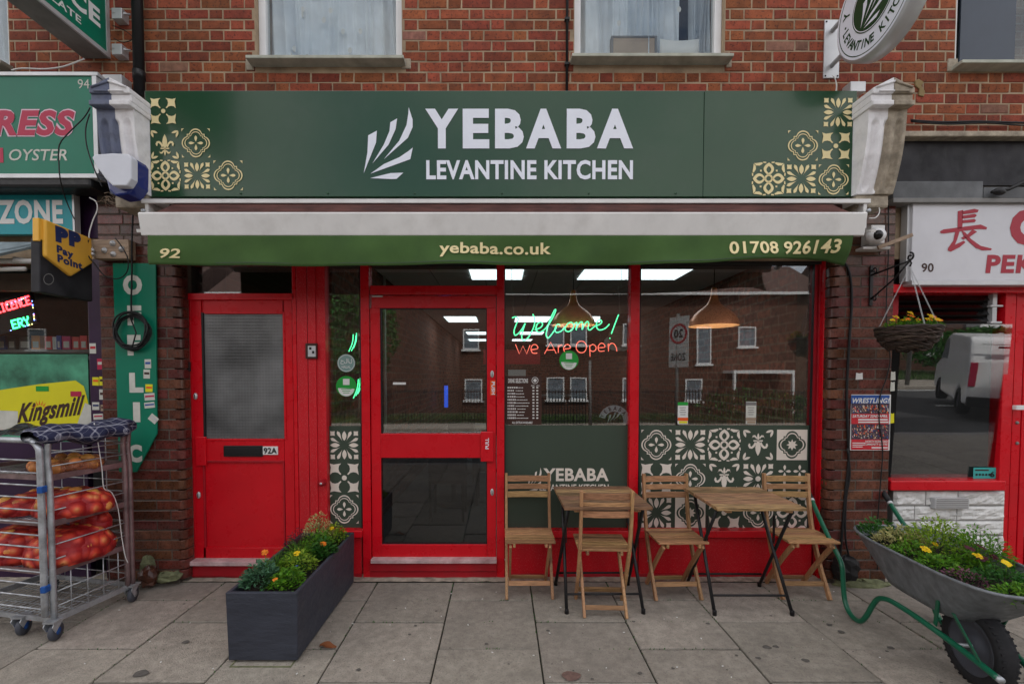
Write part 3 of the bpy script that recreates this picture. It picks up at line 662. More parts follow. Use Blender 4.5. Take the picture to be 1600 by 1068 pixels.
lpier = pier(XPL0, XPL1, zp, 'dark glazed brick pier behind the vertical green board and the cage trolley', False)
def frag(px0, py0, px1, py1, Y, m, name, parent, seed):
    x0, x1, z0, z1 = RX(px0, py0, px1, py1, Y); q = MB(); q.ball(((x0+x1)/2, Y, (z0+z1)/2), 1, 12, 8, ((x1-x0)/2, .06, (z1-z0)/2)); rr = random.Random(seed)
    q.v = [tuple(Vector(v)+Vector((rr.uniform(-.012, .012) for _ in range(3)))) for v in q.v]; q.sm = [False]*len(q.f); return q.build(name, m, parent)
tag(frag(218, 884, 248, 916, -.18, M['gbrick'], 'loose_brick', None, 3), 'broken reddish brick lying on the ground at the foot of the pier', 'brick')
frag(232, 893, 283, 907, -.13, M['moss'], 'mossy_footing', lpier, 4); frag(222, 868, 240, 900, -.13, M['moss'], 'mossy_footing', lpier, 6)
frag(1300, 905, 1392, 918, -.12, M['moss'], 'mossy_footing', rpier, 5)
# ================================================================== CORBELS
def corbel(xc, wd, label, ml, mr_, mats_name):
    t = thing('plaster_corbel', label, 'corbel', (xc, -.1, 2.85))
    z0, z1, zc = 2.885, 3.42, 3.60
    def prof(z):
        u = (z-z0)/(z1-z0); return -.325-.10*(u**.9)-.022*math.sin(u*math.pi)
    def groove(x, z):
        g = 0
        for c in (-.62, 0, .62):
            dx = (x-c)/.20; zz = z
            e = 0
            if zz > .80: e = (zz-.80)/.06
            if zz < .10: e = (.10-zz)/.06
            d = math.hypot(dx, e)
            if d < 1: g = max(g, .024*math.sqrt(1-d*d))
        return g
    for side, m in ((-1, ml), (1, mr_)):
        q = MB()
        def fn(u, v, side=side):
            xx = (u if side > 0 else u-1); z = z0+(z1-z0)*v
            return (xc+xx*wd/2*.93, prof(z)+groove(xx, v), z)
        q.grid(fn, 30, 40)
        xe = xc+side*wd/2*.93
        pts = [(xe, prof(z0+(z1-z0)*k/20), z0+(z1-z0)*k/20) for k in range(21)]+[(xe, -.045, z1), (xe, -.045, z0)]
        q.poly(pts if side < 0 else pts[::-1]); q.poly([(xc, prof(z0), z0), (xe, prof(z0), z0), (xe, -.045, z0), (xc, -.045, z0)])
        q.build('fluted_scroll', m, t)
        a, b_ = (xc-wd/2, xc) if side < 0 else (xc, xc+wd/2)
        q = MB().box(a, b_, -.475, -.045, z1-.005, z1+.028); q.box(a+(.0 if side < 0 else 0), b_, -.455, -.045, z1+.028, z1+.075)
        q.build('cap_band', m, t, bevel=.006)
        e = a if side < 0 else b_; h0, h1 = z1+.075, z1+.18
        q = MB(); 
        q.prism([(e, -.47, h0), (xc, -.47, h0), (xc, -.47, h1), (e, -.47, h0+.035)], (0, .425, 0))
        q.build('gable', m, t, bevel=.006)
        q = MB(); i_ = xc+side*wd/2*.72
        q.prism([(i_, -.472, h0+.012), (xc, -.472, h0+.012), (xc, -.472, h1-.045), (i_, -.472, h0+.024)], (0, -.003, 0)); 
        q2 = MB(); q2.tube([(i_, -.473, h0+.012), (xc, -.473, h0+.012)], .006, 6).tube([(xc, -.473, h1-.03), (i_-side*-.02, -.473, h0+.036)], .008, 6); q2.build('gable_moulding', m, t)
    MB().box(xc-wd*.42, xc+wd*.42, -.31, -.045, z0-.09, z0+.002).build('bed_stone', M['stone'], t, bevel=.015)
    return t
corbel(-2.622, .272, 'fluted corbel half painted peeling blue and half white beside the green fascia', M['blue_paint'], M['plaster'], '')
corbel(2.628, .280, 'fluted corbel half white and half crumbling bare stone beside the black fascia', M['plaster'], M['stone'], '')
# ================================================================== SHOP FRONT
sf = thing('shop_front', 'red painted timber shop front with tall dark windows and green tiled vinyl', 'shop front', (0, 0, 0))
red = M['red']
GT = 400                                                  # frames run up behind the awning
def post(a, b, top=GT, bot=906, Y=0, d=.09, m=red, nm='post'): return rect(a, top, b, bot, Y, d, nm, m, sf)
post(276, 291); post(291, 302, 462, 878, .02, .05)
post(459, 465, nm='jamb', Y=.0); post(465.6, 482, Y=-.006, m=M['redboard'], nm='vertical_board'); post(482.6, 495, Y=-.012, m=M['redboard'], nm='vertical_board'); post(495.6, 510, Y=0, nm='vertical_board', m=M['redboard'])
post(565, 578); post(776, 788); post(984, 998); post(1268, 1276, Y=.05, d=.06, m=M['redworn']); post(1276, 1284, Y=.025, d=.07, m=M['redworn']); post(1284, 1299, Y=-.02, d=.10)
rect(291, 458, 459, 468, .0, .06, 'transom_rail', red, sf); rect(291, 400, 459, 412, .0, .06, 'head_rail', red, sf)
rect(578, 446, 776, 460, -.004, .08, 'transom_rail', red, sf)
for a, b in ((510, 565), (788, 984), (998, 1268)):
    rect(a, 829, b, 840, -.03, .10, 'ledge', red, sf, .005)
    rect(a, 840, b, 908, .015, .05, 'riser_panel', M['redboard'], sf)
    rect(a, 896, b, 908, .004, .02, 'skirting', M['redworn'], sf)
MB().box(P(270, 400, .1).x, P(1300, 400, .1).x, .02, .2, P(0, 412, .02).z, 3.4).build('header_boxing', M['dark'], sf)
def pane(a, top, b, bot, Y=.055, m=None, nm='window_pane', par=None, bar=True):
    x0, x1, z0, z1 = RX(a, top, b, bot, Y); return MB().box(x0-.01, x1+.01, Y, Y+.006, z0-.01, z1+.01).build(nm, m or M['glass'], par or sf)
pane(291, 405, 459, 458); pane(510, 405, 565, 832); pane(578, 405, 776, 446); pane(788, 405, 984, 832); pane(998, 405, 1268, 832)
# dark gaskets
for a, b, c, d in ((788, 400, 984, 830), (998, 400, 1268, 830), (510, 400, 565, 830)):
    x0, x1, z0, z1 = RX(a, b, c, d, .045); q = MB(); g = .008
    q.box(x0, x0+g, .035, .054, z0, z1).box(x1-g, x1, .035, .054, z0, z1).box(x0+g, x1-g, .035, .054, z0, z0+g); q.build('gasket', M['black'], sf)
# vinyl panels (outer face of the glass)
YV = .0535
def vinyl(a, b, c, d):
    x0, x1, z0, z1 = RX(a, b, c, d, YV); return MB().box(x0, x1, YV, YV+.001, z0, z1).build('green_vinyl', M['vgreen'], sf)
v1 = vinyl(511, 665, 565, 829); v2 = vinyl(788, 664, 984, 829); v3 = vinyl(998, 664, 1268, 829)
SP, VG = M['stone_print'], M['vgreen']
for k, a in (('E', 671), ('A', 722), ('C', 771)): put_motif(k, 514, a, 562, a+48, YV-.0012, v1, SP, VG)
PW = 53.0
for r_, row in enumerate(('CEDbF', 'ACbHG', 'EFACD')):
    for c_, k in enumerate(row): put_motif(k.upper(), 1000+c_*PW, 669+r_*53, 1000+c_*PW+PW-2, 669+r_*53+51, YV-.0012, v3, SP, VG, flip=(k == 'b'))
ptext('YEBABA', 849, 731, 951, 751, YV-.001, SP, v2, .03); ptext('LEVANTINE KITCHEN', 843, 756, 951, 766, YV-.001, SP, v2, .02)
lx0, lx1, lz0, lz1 = RX(824, 730, 846, 766, YV-.001); logo(lambda u, v: (lx0+(lx1-lx0)*u, YV-.001, lz0+(lz1-lz0)*v), SP, v2)
for a, b, n_ in ((510, 565, 5), (788, 984, 16), (998, 1268, 20), (578, 776, 16), (291, 459, 12)):
    q = MB(); r5 = random.Random(a)
    for i in range(n_): 
        px = r5.uniform(a, b-6); w5 = r5.uniform(2, 9); h5 = r5.uniform(1, 5); q.poly([P(px, 907, -.0065 if a not in (510, 788, 998) else .0025), P(px+w5, 907, -.0065 if a not in (510, 788, 998) else .0025), P(px+w5*.7, 907-h5, -.0065 if a not in (510, 788, 998) else .0025), P(px+w5*.2, 907-h5*.8, -.0065 if a not in (510, 788, 998) else .0025)])
    tag(q.build('scuff_marks', M['grimemark'], sf), kind='stuff')
# --- residential door 92A
fd = rect(302, 468, 459, 876, .035, .045, 'flat_door', red, sf)
fd['label'] = 'red door with ribbed glass pane and letterbox numbered 92A'
rect(302, 468, 318, 876, .022, .02, 'stile', red, fd); rect(444, 468, 459, 876, .022, .02, 'stile', red, fd)
rect(318, 468, 444, 489, .022, .02, 'top_rail', red, fd); rect(318, 686, 444, 720, .022, .02, 'mid_rail', red, fd); rect(318, 855, 444, 876, .022, .02, 'bottom_rail', red, fd)
rect(318, 489, 444, 686, .031, .004, 'ribbed_pane', M['obscure'], fd, 0)
for a, b, c, d in ((316, 488, 319, 687), (443, 488, 446, 687), (319, 486.5, 443, 490), (319, 685, 443, 688)): rect(a, b, c, d, .016, .016, 'glazing_bead', M['black'] if a < 318 and d > 600 and c < 330 else red, fd, .002)
for a, b, c, d in ((318, 720, 320.5, 855), (443, 720, 445, 855), (320, 719, 443, 722)): rect(a, b, c, d, .018, .02, 'panel_moulding', M['redworn'], fd, .002)
rect(349, 696, 410, 713, .010, .015, 'letterbox', M['black'], fd, .004); rect(352, 700, 407, 709, .006, .006, 'letter_flap', M['black'], fd, .002)
npl = rect(410.5, 697, 434, 710, .014, .008, 'number_plate', M['paper'], fd, .001)
ptext('92A', 412, 699, 432.5, 708.5, .012, M['black'], npl, .03)
rect(305, 682, 321, 727, .002, .022, 'lock_guard', red, fd, .004)
rect(287, 565, 296, 580, -.016, .02, 'latch_block', M['black'], sf, .003); 
for (x, y) in ((306, 620), (311, 774)):
    c = P(x, y, .02); q = MB().lathe([(.0, -.0), (.020, 0), (.020, .006), (.014, .012), (0, .013)], 16, c, (0, -1, 0)); o = q.build('key_escutcheon', M['silver'], fd); o.scale = (.75, 1, 1.35)
    MB().box(c.x-.0035, c.x+.0035, c.y-.0145, c.y-.012, c.z-.012, c.z+.010).build('keyhole', M['black'], o)
rect(296, 877, 459, 884, -.055, .10, 'weather_sill', M['sill'], sf, .004); rect(291, 884, 459, 900, -.02, .08, 'threshold', M['redworn'], sf); rect(291, 900, 459, 908, -.005, .08, 'threshold', M['redworn'], sf)
# entry keypad
kp = rect(477, 536, 495, 560, -.03, .02, 'keypad', M['brown'], sf, .002); rect(481, 540, 493, 557, -.037, .008, 'keypad_face', M['silver'], kp, .001)
rect(483, 542, 486.5, 546, -.0385, .002, 'key', M['black'], kp, 0); rect(487.5, 548, 491, 552, -.0385, .002, 'key', M['black'], kp, 0)
for (x, y, pr) in ((505, 753, sf), (1288, 753, sf)):
    c = P(x, y, -.01 if x < 600 else -.03); q = MB().lathe([(0, 0), (.026, 0), (.026, .008), (.018, .02), (.018, .04), (.022, .045), (0, .047)], 18, c, (0, -1, 0)); q.build('round_lock', M['redworn'], sf)
    MB().lathe([(0, .0475), (.009, .0475), (.009, .049), (0, .049)], 10, c, (0, -1, 0)).build('lock_core', M['silver'], sf)
# --- shop door
sd_ = rect(580, 462, 775, 481, .012, .05, 'shop_door', red, sf); sd_['label'] = 'red glazed shop door with push bar and two dark panes'
rect(580, 481, 595, 873, .012, .05, 'stile', red, sd_); rect(761, 481, 775, 873, .012, .05, 'stile', red, sd_)
rect(595, 677, 761, 715, .008, .05, 'mid_rail', red, sd_, .004); rect(595, 850, 761, 873, .012, .05, 'bottom_rail', red, sd_)
pane(595, 481, 761, 677, .04, par=sd_, nm='door_pane'); pane(595, 715, 761, 850, .04, par=sd_, nm='door_pane', m=M['glassdark'])
for a, b, c, d in ((594, 480, 596.5, 678), (759.5, 480, 762, 678), (594, 714, 596.5, 851), (759.5, 714, 762, 851), (596.5, 480, 759.5, 482.5), (596.5, 849, 759.5, 851)): rect(a, b, c, d, .022, .016, 'gasket', M['black'], sd_, 0)
hb = rect(751, 674, 771, 721, -.022, .026, 'push_plate', red, sd_, .006)
text('PULL', P(761.5, 701, -.0235)+Vector((.012, 0, 0)), (0, 0, .085), (-.028, 0, 0), M['wprint'], hb, .02)
st_ = rect(766, 594, 774, 617, .009, .002, 'push_sticker', M['orange'], sd_, 0); text('PUSH', P(767.5, 596, .007)+Vector((.003, 0, 0)), (0, 0, -.10), (.026, 0, 0), M['wprint'], st_, .02)
for y in (586, 770):
    c = P(769, y, .012); q = MB().lathe([(0, 0), (.019, 0), (.019, .005), (.013, .009), (0, .009)], 16, c, (0, -1, 0)); o = q.build('key_escutcheon', M['silver'], sd_); o.scale = (.75, 1, 1.5)
    MB().box(c.x-.004, c.x+.004, c.y-.012, c.y-.009, c.z-.016, c.z+.012).build('keyhole', M['grey'], o)
rect(579, 874, 776, 880, -.05, .08, 'weather_sill', M['sill'], sf, .003); rect(578, 880, 776, 892, -.02, .08, 'threshold', M['redworn'], sf); rect(578, 892, 776, 907, -.004, .08, 'threshold', M['redworn'], sf)
rect(581, 461.5, 598, 464, -.002, .004, 'maker_tag', M['silver'], sf, 0)
rect(614, 597, 634, 600.5, .036, .002, 'small_notice', M['paper'], sd_, 0)
# ================================================================== FASCIA SIGN
YF = -.28
fs = thing('fascia_sign', 'long green fascia sign with white restaurant name and cream tile patterns', 'sign', (0, YF, P(0, 307, YF).z))
o = rect(228, 142, 1099.2, 307, YF, .03, 'panel', M['sgreen'], fs, .002); o.rotation_euler = (rad(-.12), 0, 0)
o = rect(1099.8, 142, 1337, 307, YF, .03, 'panel', M['sgreen'], fs, .002); o.rotation_euler = (rad(.12), 0, 0)
for i in range(9): MB().lathe([(0, 0), (.007, 0), (.007, .002), (0, .003)], 10, P(240+i*136, 302, YF-.003), (0, -1, 0)).build('screw_cap', M['sgreen'], fs)
rect(228, 142, 1337, 300, YF+.0305, .20, 'sign_box', M['grey'], fs, 0)
[ptext(ch_, a_, 170, b_, 232, YF-.004, M['wprint'], fs, .045) for ch_, a_, b_ in (('Y', 664.6, 716), ('E', 723, 764.5), ('B', 773.5, 818.5), ('A', 822, 877), ('B', 885.5, 930.5), ('A', 933, 989.5))]; ptext('LEVANTINE KITCHEN', 666, 250, 989, 280.5, YF-.004, M['wprint'], fs, .030)
lx0, lx1, lz0, lz1 = RX(568, 168, 645, 280, YF-.002); logo(lambda u, v: (lx0+(lx1-lx0)*u, YF-.004, lz0+(lz1-lz0)*v), M['wprint'], fs)
CR, SG = M['cream'], M['sgreen']
for k, a, b, c, d in (('A', 234, 152, 276, 195), ('B', 234, 202, 281, 250), ('C', 282, 199, 330, 248), ('D', 235, 250, 282, 299), ('E', 286, 252, 330, 297), ('C', 332, 249, 381, 299),
                      ('E', 1285, 151, 1334, 200), ('C', 1229, 202, 1280, 253), ('A', 1283, 206, 1329, 250), ('D', 1175, 253, 1227, 305), ('E', 1227, 255, 1277, 304), ('C', 1277, 255, 1328, 306)):
    put_motif(k, a, b, c, d, YF-.004, fs, CR, SG)
# ================================================================== AWNING
aw = thing('retracted_awning', 'folded-in awning with white front bar and green lettered valance', 'awning', (0, -.3, P(0, 330, -.5).z))
x0, x1, z0, z1 = RX(220, 310.5, 1361, 317, -.37)
MB().prism([(x0, -.37, z0), (x0, -.37, z1), (x0, -.30, z1+.012), (x0, -.09, z1+.012), (x0, -.09, z1-.006), (x0, -.35, z1-.012), (x0, -.35, z0)], (x1-x0, 0, 0)).build('top_cover', M['white'], aw, bevel=.002)
bx0, bx1, bz0, bz1 = RX(216, 331, 1355, 366, -.52)
MB().prism([(bx0, -.50, bz0-.002), (bx0, -.525, bz1-.012), (bx0, -.52, bz1), (bx0, -.47, bz1), (bx0, -.46, bz0)], (bx1-bx0, 0, 0)).build('front_bar', M['white'], aw, bevel=.006)
fa, fb = P(252, 321, -.33), P(1346, 318, -.33)
def fabric(u, v):
    y = -.475+(.155)*v; z = bz1+(.165)*v-.012*math.sin(v*3.1)+.004*math.sin(u*40)*math.sin(v*3.1)*noise.noise(Vector((u*9, 0, 0)))
    i = .02+.14*v; return (bx0+i+(bx1-bx0-2*i)*u, y, z-.004)
MB().grid(fabric, 60, 8).build('rolled_fabric', M['awnred'], aw)
MB().tube([(x0+.15, -.26, z0-.005), (x1-.15, -.26, z0-.005)], .045, 14).build('roller', M['awnred'], aw)
for sx, xx in ((1, x0+.03), (-1, x1-.03)):
    MB().box(xx-.012, xx+.012, -.36, -.1, z0-.17, z0+.01).build('side_bracket', M['white'], aw, bevel=.004)
    MB().bar((xx+sx*.05, -.15, z0-.13), (xx+sx*.05, -.50, bz0+.03), .03, .02).build('folding_arm', M['white'], aw)
    c = Vector((xx-sx*.02, -.36, z0-.05)); MB().lathe([(0, 0), (.014, 0), (.014, .01), (0, .01)], 8, c, (0, -1, 0)).build('bolt', M['steel'], aw)
vx0, vx1 = P(231, 390, -.5).x, P(1334, 390, -.5).x; vt = bz0+.006
def valz(px, py): return P(px, py, -.5).z
BOT = [(231, 413), (500, 415), (760, 413.5), (1000, 413), (1100, 411), (1200, 405.5), (1262, 402), (1300, 403), (1322, 409), (1334, 411)]
def vbot(x):
    px = CX+FP*x/(DIST-.5); 
    for (a, ya), (b, yb) in zip(BOT, BOT[1:]):
        if px <= b: 
            t = (px-a)/(b-a); t = max(0, min(1, t)); return valz(a, ya+(yb-ya)*t)
    return valz(*BOT[-1])
def vy(x, v):                                            # v = 0 top, 1 bottom
    px = CX+FP*x/(DIST-.5); y = -.497+.018*v*math.sin(x*3.3)+.010*v*math.sin(x*9+1)+.030*v*noise.noise(Vector((x*1.7, v, 3)))
    e = max(0, (px-1060)/270); y += -.05*v*math.sin(e*5.2)*min(1, e*2)+.02*v*math.sin(v*5+e*3)*e
    y += .03*v*math.exp(-((px-236)/22)**2); return y
def val(u, v): x = vx0+(vx1-vx0)*u; return (x, vy(x, v), vt+(vbot(x)-vt)*v)
vo = MB().grid(val, 240, 10).build('valance', M['valance'], aw, solid=.002)
def wrap(p):
    zb = vbot(p[0]); v = max(0, min(1, (p[2]-vt)/(zb-vt))); return (p[0], vy(p[0], v)-.009, p[2])
def wrap2(p):
    px = CX+FP*p[0]/(DIST-.5); e = max(0, px-1215)/100; dz = (5.5*min(1, e*1.3))/FP*(DIST-.5); q = (p[0], 0, p[2]+dz); return wrap(q)
ptext('92', 253, 389, 283, 404, -.5, CR, vo, .02, .2, warp=wrap); ptext('yebaba.co.uk', 687, 379, 861, 402.5, -.5, CR, vo, .022, warp=wrap); ptext('01708', 1137, 378, 1212, 399, -.5, CR, vo, .022, .06, warp=wrap2); ptext('926143', 1222, 378, 1317, 399, -.5, CR, vo, .022, .06, warp=wrap2)
MB().grid(lambda u, v: ((lambda x: (x, vy(x, .985+.015*v)-.0022, vt+(vbot(x)-vt)*(.90+.02*v)))(vx0+(vx1-vx0)*u)), 200, 1).build('hem_stitching', M['vgreen'], vo)
# ================================================================== INTERIOR OF THE RESTAURANT
IX0, IX1, IY0, IY1, IZ = -1.36, 2.62, .12, 12.5, 2.74
room = thing('restaurant_interior', 'dim restaurant room with brick walls and tiled ceiling behind the shop windows', 'room', (0, 6, 0))
MB().box(IX0, IX1, IY0, IY1, -.05, -.004).build('interior_floor', M['grey'], room)
MB().box(IX0-.1, IX0, IY0, IY1, 0, IZ).build('interior_wall', M['ibrick'], room); MB().box(IX1, IX1+.1, IY0, IY1, 0, IZ).build('interior_wall', M['ibrick'], room)
MB().box(IX0, IX1, IY1, IY1+.1, 0, IZ).build('interior_wall', M['ibrick'], room)
MB().box(IX0-.1, IX1+.1, IY0+.06, IY1, IZ+.03, IZ+.1).build('ceiling_void', M['dark'], room)
cg = {}
pan = {(1, 2), (3, 2), (5, 2), (1, 8), (4, 8), (1, 13), (3, 13), (5, 13), (2, 17), (4, 17)}
for j in range(18):
    for i in range(7):
        x = IX0+.02+i*.58; y = IY0+.2+j*.68
        if x+.56 > IX1+.1: continue
        m_ = 'ceil'
        q = MB().box(x, x+.57, y, y+.67, IZ, IZ+.02)
        q.build('ceiling_tile', M['ceil'], room)
for a, b_, c, d in ((-.34, .24, 1.12, 1.85), (.89, 1.45, 1.12, 1.85), (1.47, 2.03, 1.12, 1.85), (-1.09, -.48, 5.25, 6.1), (.28, .95, 5.25, 6.1), (-.9, -.3, 8.3, 9.0), (.5, 1.1, 8.3, 9.0), (-1.0, -.4, 10.6, 11.3), (.35, .95, 10.6, 11.3), (1.7, 2.3, 5.25, 6.1)):
    MB().box(a, b_, c, d, IZ-.008, IZ-.001).build('light_diffuser', M['panel'], room)
cn = thing('serving_counter', 'dark serving counter with red overhead fascia at the back of the restaurant', 'counter', (.8, 9.5, 0))
MB().box(-.3, 2.3, 9.0, 9.6, 0, 1.05).build('counter_body', M['dark'], cn, bevel=.01); MB().box(-.35, 2.35, 8.95, 9.65, 1.05, 1.1).build('counter_top', M['grey'], cn, bevel=.005)
MB().box(-.5, 1.1, 9.5, 9.6, 1.95, 2.35).build('red_fascia', M['red_print'], cn)
MB().box(.2, .7, 9.62, 9.7, 1.3, 1.8).build('menu_board', M['paper'], cn)
x0, x1, z0, z1 = RX(925, 485, 1040, 560, 4.0)
for px0, px1, py0, py1, Y, lb in ((938, 1000, 490, 556, 3.2, 'framed poster of a burger on the inner restaurant wall seen through the middle window'), (1165, 1222, 485, 560, 2.2, 'large food photograph on the restaurant wall seen through the right window')):
    x0, x1, z0, z1 = RX(px0, py0, px1, py1, Y); t = thing('food_poster', lb, 'poster', ((x0+x1)/2, Y, z0))
    MB().box(x0, x1, Y, Y+.03, z0, z1).build('frame', M['brown'], t, bevel=.004)
    q = MB(); q.poly([((x0+x1)/2+.42*(x1-x0)*math.cos(k*.35), Y-.003, z0+(z1-z0)*.32+.2*(z1-z0)*math.sin(k*.35)) for k in range(18)]); q.build('printed_plate', M['bwhite'], t)
    q = MB(); q.poly([((x0+x1)/2+.30*(x1-x0)*math.cos(k*.35), Y-.006, z0+(z1-z0)*.46+.26*(z1-z0)*math.sin(k*.35)) for k in range(18)]); q.build('printed_food', M['timber'], t)
for i, (x, y) in enumerate(((-.6, 2.2), (-.6, 4.2), (1.9, 2.0), (1.9, 4.0))):
    t = thing('dining_table', ['dark dining table inside behind the shop door', 'dark dining table further inside behind the shop door', 'dark dining table inside behind the tiled vinyl window', 'dark dining table further inside behind the tiled vinyl window'][i], 'table', (x, y, 0))
    MB().box(x-.35, x+.35, y-.35, y+.35, .72, .75).build('tabletop', M['timber'], t, bevel=.004); MB().tube([(x, y, .03), (x, y, .72)], .03, 10).build('leg', M['black'], t); MB().lathe([(0, 0), (.24, 0), (.24, .02), (0, .03)], 18, (x, y, 0)).build('foot', M['black'], t)
x0, x1, z0, z1 = RX(694, 602, 700, 636, 6.0); bt_ = thing('blue_light_tube', 'glowing blue vertical light deep inside the restaurant seen through the door', 'light', (x0, 6, z0)); MB().tube([((x0+x1)/2, 6, z0), ((x0+x1)/2, 6, z1)], (x1-x0)/2, 10).build('tube', emat('blue_light', (.03, .12, .8), .6), bt_); MB().box(x0, x1, 5.95, 6.05, z1, z1+.05).build('cap', M['black'], bt_)
xq = IX0+.03; tag(MB().tube([(xq, 1.7, .9), (xq, 1.7, IZ)], .016, 8).build('white_pipe', M['upvc'], None), 'thin white pipe running up the inner brick wall behind the shop door', 'pipe')
for i, (x, y, rz_) in enumerate(((-.6, 1.65, 0), (-.6, 3.55, 0), (1.35, 2.0, 1.57), (1.9, 2.75, 3.14), (-.1, 2.3, -1.57))):
    t = thing('dining_chair', ['dark dining chair nearest the shop door inside the restaurant', 'dark dining chair at the far inner table behind the shop door', 'dark dining chair facing the inner table behind the tiled vinyl', 'dark dining chair beyond the inner table behind the tiled vinyl', 'dark dining chair at the side of the near inner table behind the shop door'][i], 'chair', (x, y, 0), rz_); B_ = dict(parent=t, local=True)
    MB().box(-.2, .2, -.2, .2, .42, .46).build('seat', M['brown'], **B_); MB().box(-.2, .2, -.22, -.19, .55, .92).build('backrest', M['brown'], **B_)
    for a in (-.18, .18):
        for b_ in (-.2, .18): MB().box(a-.015, a+.015, b_-.015, b_+.015, 0, .42 if b_ > 0 else .9).build('leg', M['black'], **B_)
# copper pendants
def pendant(px, pyr, half, Y, label, ptop):
    c = P(px, pyr, Y); k = half/FP*(DIST+Y); t = thing('pendant_lamp', label, 'pendant lamp', (c.x, Y, c.z), group='copper pendant lamps inside the window')
    pr = [(1.0, 0), (.985, .10), (.93, .26), (.80, .46), (.62, .63), (.42, .78), (.28, .90), (.20, 1.04), (.155, 1.2), (.13, 1.38), (.11, 1.56), (.06, 1.60), (0, 1.61)]
    MB().lathe([(r*k, z*k) for r, z in pr], 40, c).build('lamp_shade', M['copper'], t)
    MB().lathe([(r*k*.985, z*k-.001) for r, z in pr[:-2]], 40, c).build('shade_lining', M['copperin'], t)
    MB().tube([c+Vector((0, 0, k*1.58)), (c.x, Y, IZ)], .004, 6).build('cord', M['blackrubber'], t)
    MB().ball(c+Vector((0, 0, k*.35)), k*.20, 12, 8).build('bulb', M['bulb'], t)
pendant(895.5, 508, 34, .34, 'copper pendant lamp hanging behind the green neon word', 0)
pendant(1115, 509, 37, .28, 'copper pendant lamp hanging behind the plain right window', 0)
# neon sign
def NP(x, y): return P(770+x/3.816, 400+y/3.816, .13)
ns = thing('neon_sign', 'green and red neon welcome sign hanging on chains behind the window', 'neon sign', tuple(P(885, 550, .13)))
def smooth(pts, n=4):
    o = []
    for i in range(len(pts)-1):
        p0 = pts[max(i-1, 0)]; p1 = pts[i]; p2 = pts[i+1]; p3 = pts[min(i+2, len(pts)-1)]
        for k in range(n):
            t = k/n; o.append(.5*((2*p1)+(p2-p0)*t+(2*p0-5*p1+4*p2-p3)*t*t+(3*p1-p0-3*p2+p3)*t**3))
    return o+[pts[-1]]
GS = [[(115,368),(135,362),(152,375),(140,405),(127,445),(133,472),(158,455),(180,425),(193,400),(180,440),(172,480),(185,503),(215,480),(245,420),(250,375),(238,345)],
 [(250,440),(285,425),(297,405),(285,392),(265,405),(258,435),(275,455),(310,435),(350,380),(375,325),(368,322),(345,370),(325,430),(318,470),(330,488),(355,460),(380,425)],
 [(402,415),(392,405),(378,415),(370,440),(382,455),(410,445),(432,420),(432,440),(450,450),(475,435),(482,410),(468,395),(448,402),(436,420)], [(482,410),(500,395),(500,415),(497,440),(505,415),(525,392),(535,400),(533,438),(542,415),(562,390),(572,400),(568,430),(580,440),(605,420),(640,405),(650,390),(640,380),(622,390),(618,420),(635,440),(670,430),(695,405)],
 [(750,348),(728,405),(707,462)], [(699,487),(697,492)]]
for g in GS: MB().tube(smooth([NP(*p) for p in g], 4), .0042, 6).build('green_tube', M['neon_g'], ns)
RS = [([(135,525),(158,582),(180,535),(202,582),(222,530)], 0), ([(228,558),(268,550),(260,530),(240,528),(228,550),(237,577),(265,578)], 1), ([(308,582),(345,512),(378,580)], 0), ([(322,560),(368,558)], 0), ([(390,530),(391,576)], 0), ([(391,546),(400,533),(414,530)], 1),
 ([(422,554),(462,548),(455,530),(436,528),(422,548),(431,572),(460,572)], 1), ([(528+31*math.cos(a*.6), 541+35*math.sin(a*.6)) for a in range(11)]+[(559,541)], 1), ([(578,530),(580,598)], 0), ([(580,535),(598,526),(615,540),(612,560),(596,568),(580,560)], 1),
 ([(628,546),(668,542),(660,522),(642,520),(628,540),(636,566),(666,564)], 1), ([(690,567),(688,520)], 0), ([(690,538),(705,520),(724,524),(736,545),(740,568)], 1)]
for g, sm_ in RS:
    pts = [NP(*p) for p in g]; MB().tube(smooth(pts, 3) if sm_ else pts, .0034, 6).build('red_tube', M['neon_r'], ns)
for x, a, b in ((110, 56, 240), (122, 240, 365), (765, 56, 180), (752, 180, 345)):
    p, q = NP(x, a), NP(x+4, b); MB().tube([p+(q-p)*(i/14)+Vector((.0035*(-1)**i, 0, 0)) for i in range(15)], .0022, 5).build('chain', M['silver'], ns)
# stickers and notices on the glass
def disc_at(px, py, r, Y, m, name, parent, n=32, a0=0, a1=2*math.pi, hole=None):
    c = P(px, py, Y); k = r/FP*(DIST+Y); b = MB(); pts = [(c.x+k*math.cos(a0+(a1-a0)*i/n), Y, c.z+k*math.sin(a0+(a1-a0)*i/n)) for i in range(n)]
    if hole: kk = hole/FP*(DIST+Y); b.ring(pts, [(c.x+kk*math.cos(a0+(a1-a0)*i/n), Y, c.z+kk*math.sin(a0+(a1-a0)*i/n)) for i in range(n)])
    else: b.poly(pts)
    return b.build(name, m, parent)
YS = .052
def hygiene(px, py, r, label, text_ok=True):
    t = thing('window_sticker', label, 'sticker', tuple(P(px, py+r, YS)))
    disc_at(px, py, r, YS, M['grnprint'], 'green_disc', t); disc_at(px, py+r*.18, r*.80, YS-.0008, M['paper'], 'white_half', t, a0=math.pi, a1=2*math.pi)
    rect(px-r*.32, py-r*.72, px+r*.32, py-r*.12, YS-.001, .0006, 'square_mark', M['paper'], t, 0)

    for k in range(3): rect(px-r*(.5-.1*k), py+r*(.26+.18*k), px+r*(.5-.1*k), py+r*(.32+.18*k), YS-.0016, .0006, 'print_line', M['grnprint'], t, 0)
    return t
hygiene(889, 562.5, 15, 'round green and white sticker below the red neon words')
hygiene(541, 603, 16, 'round green and white sticker in the narrow side window')
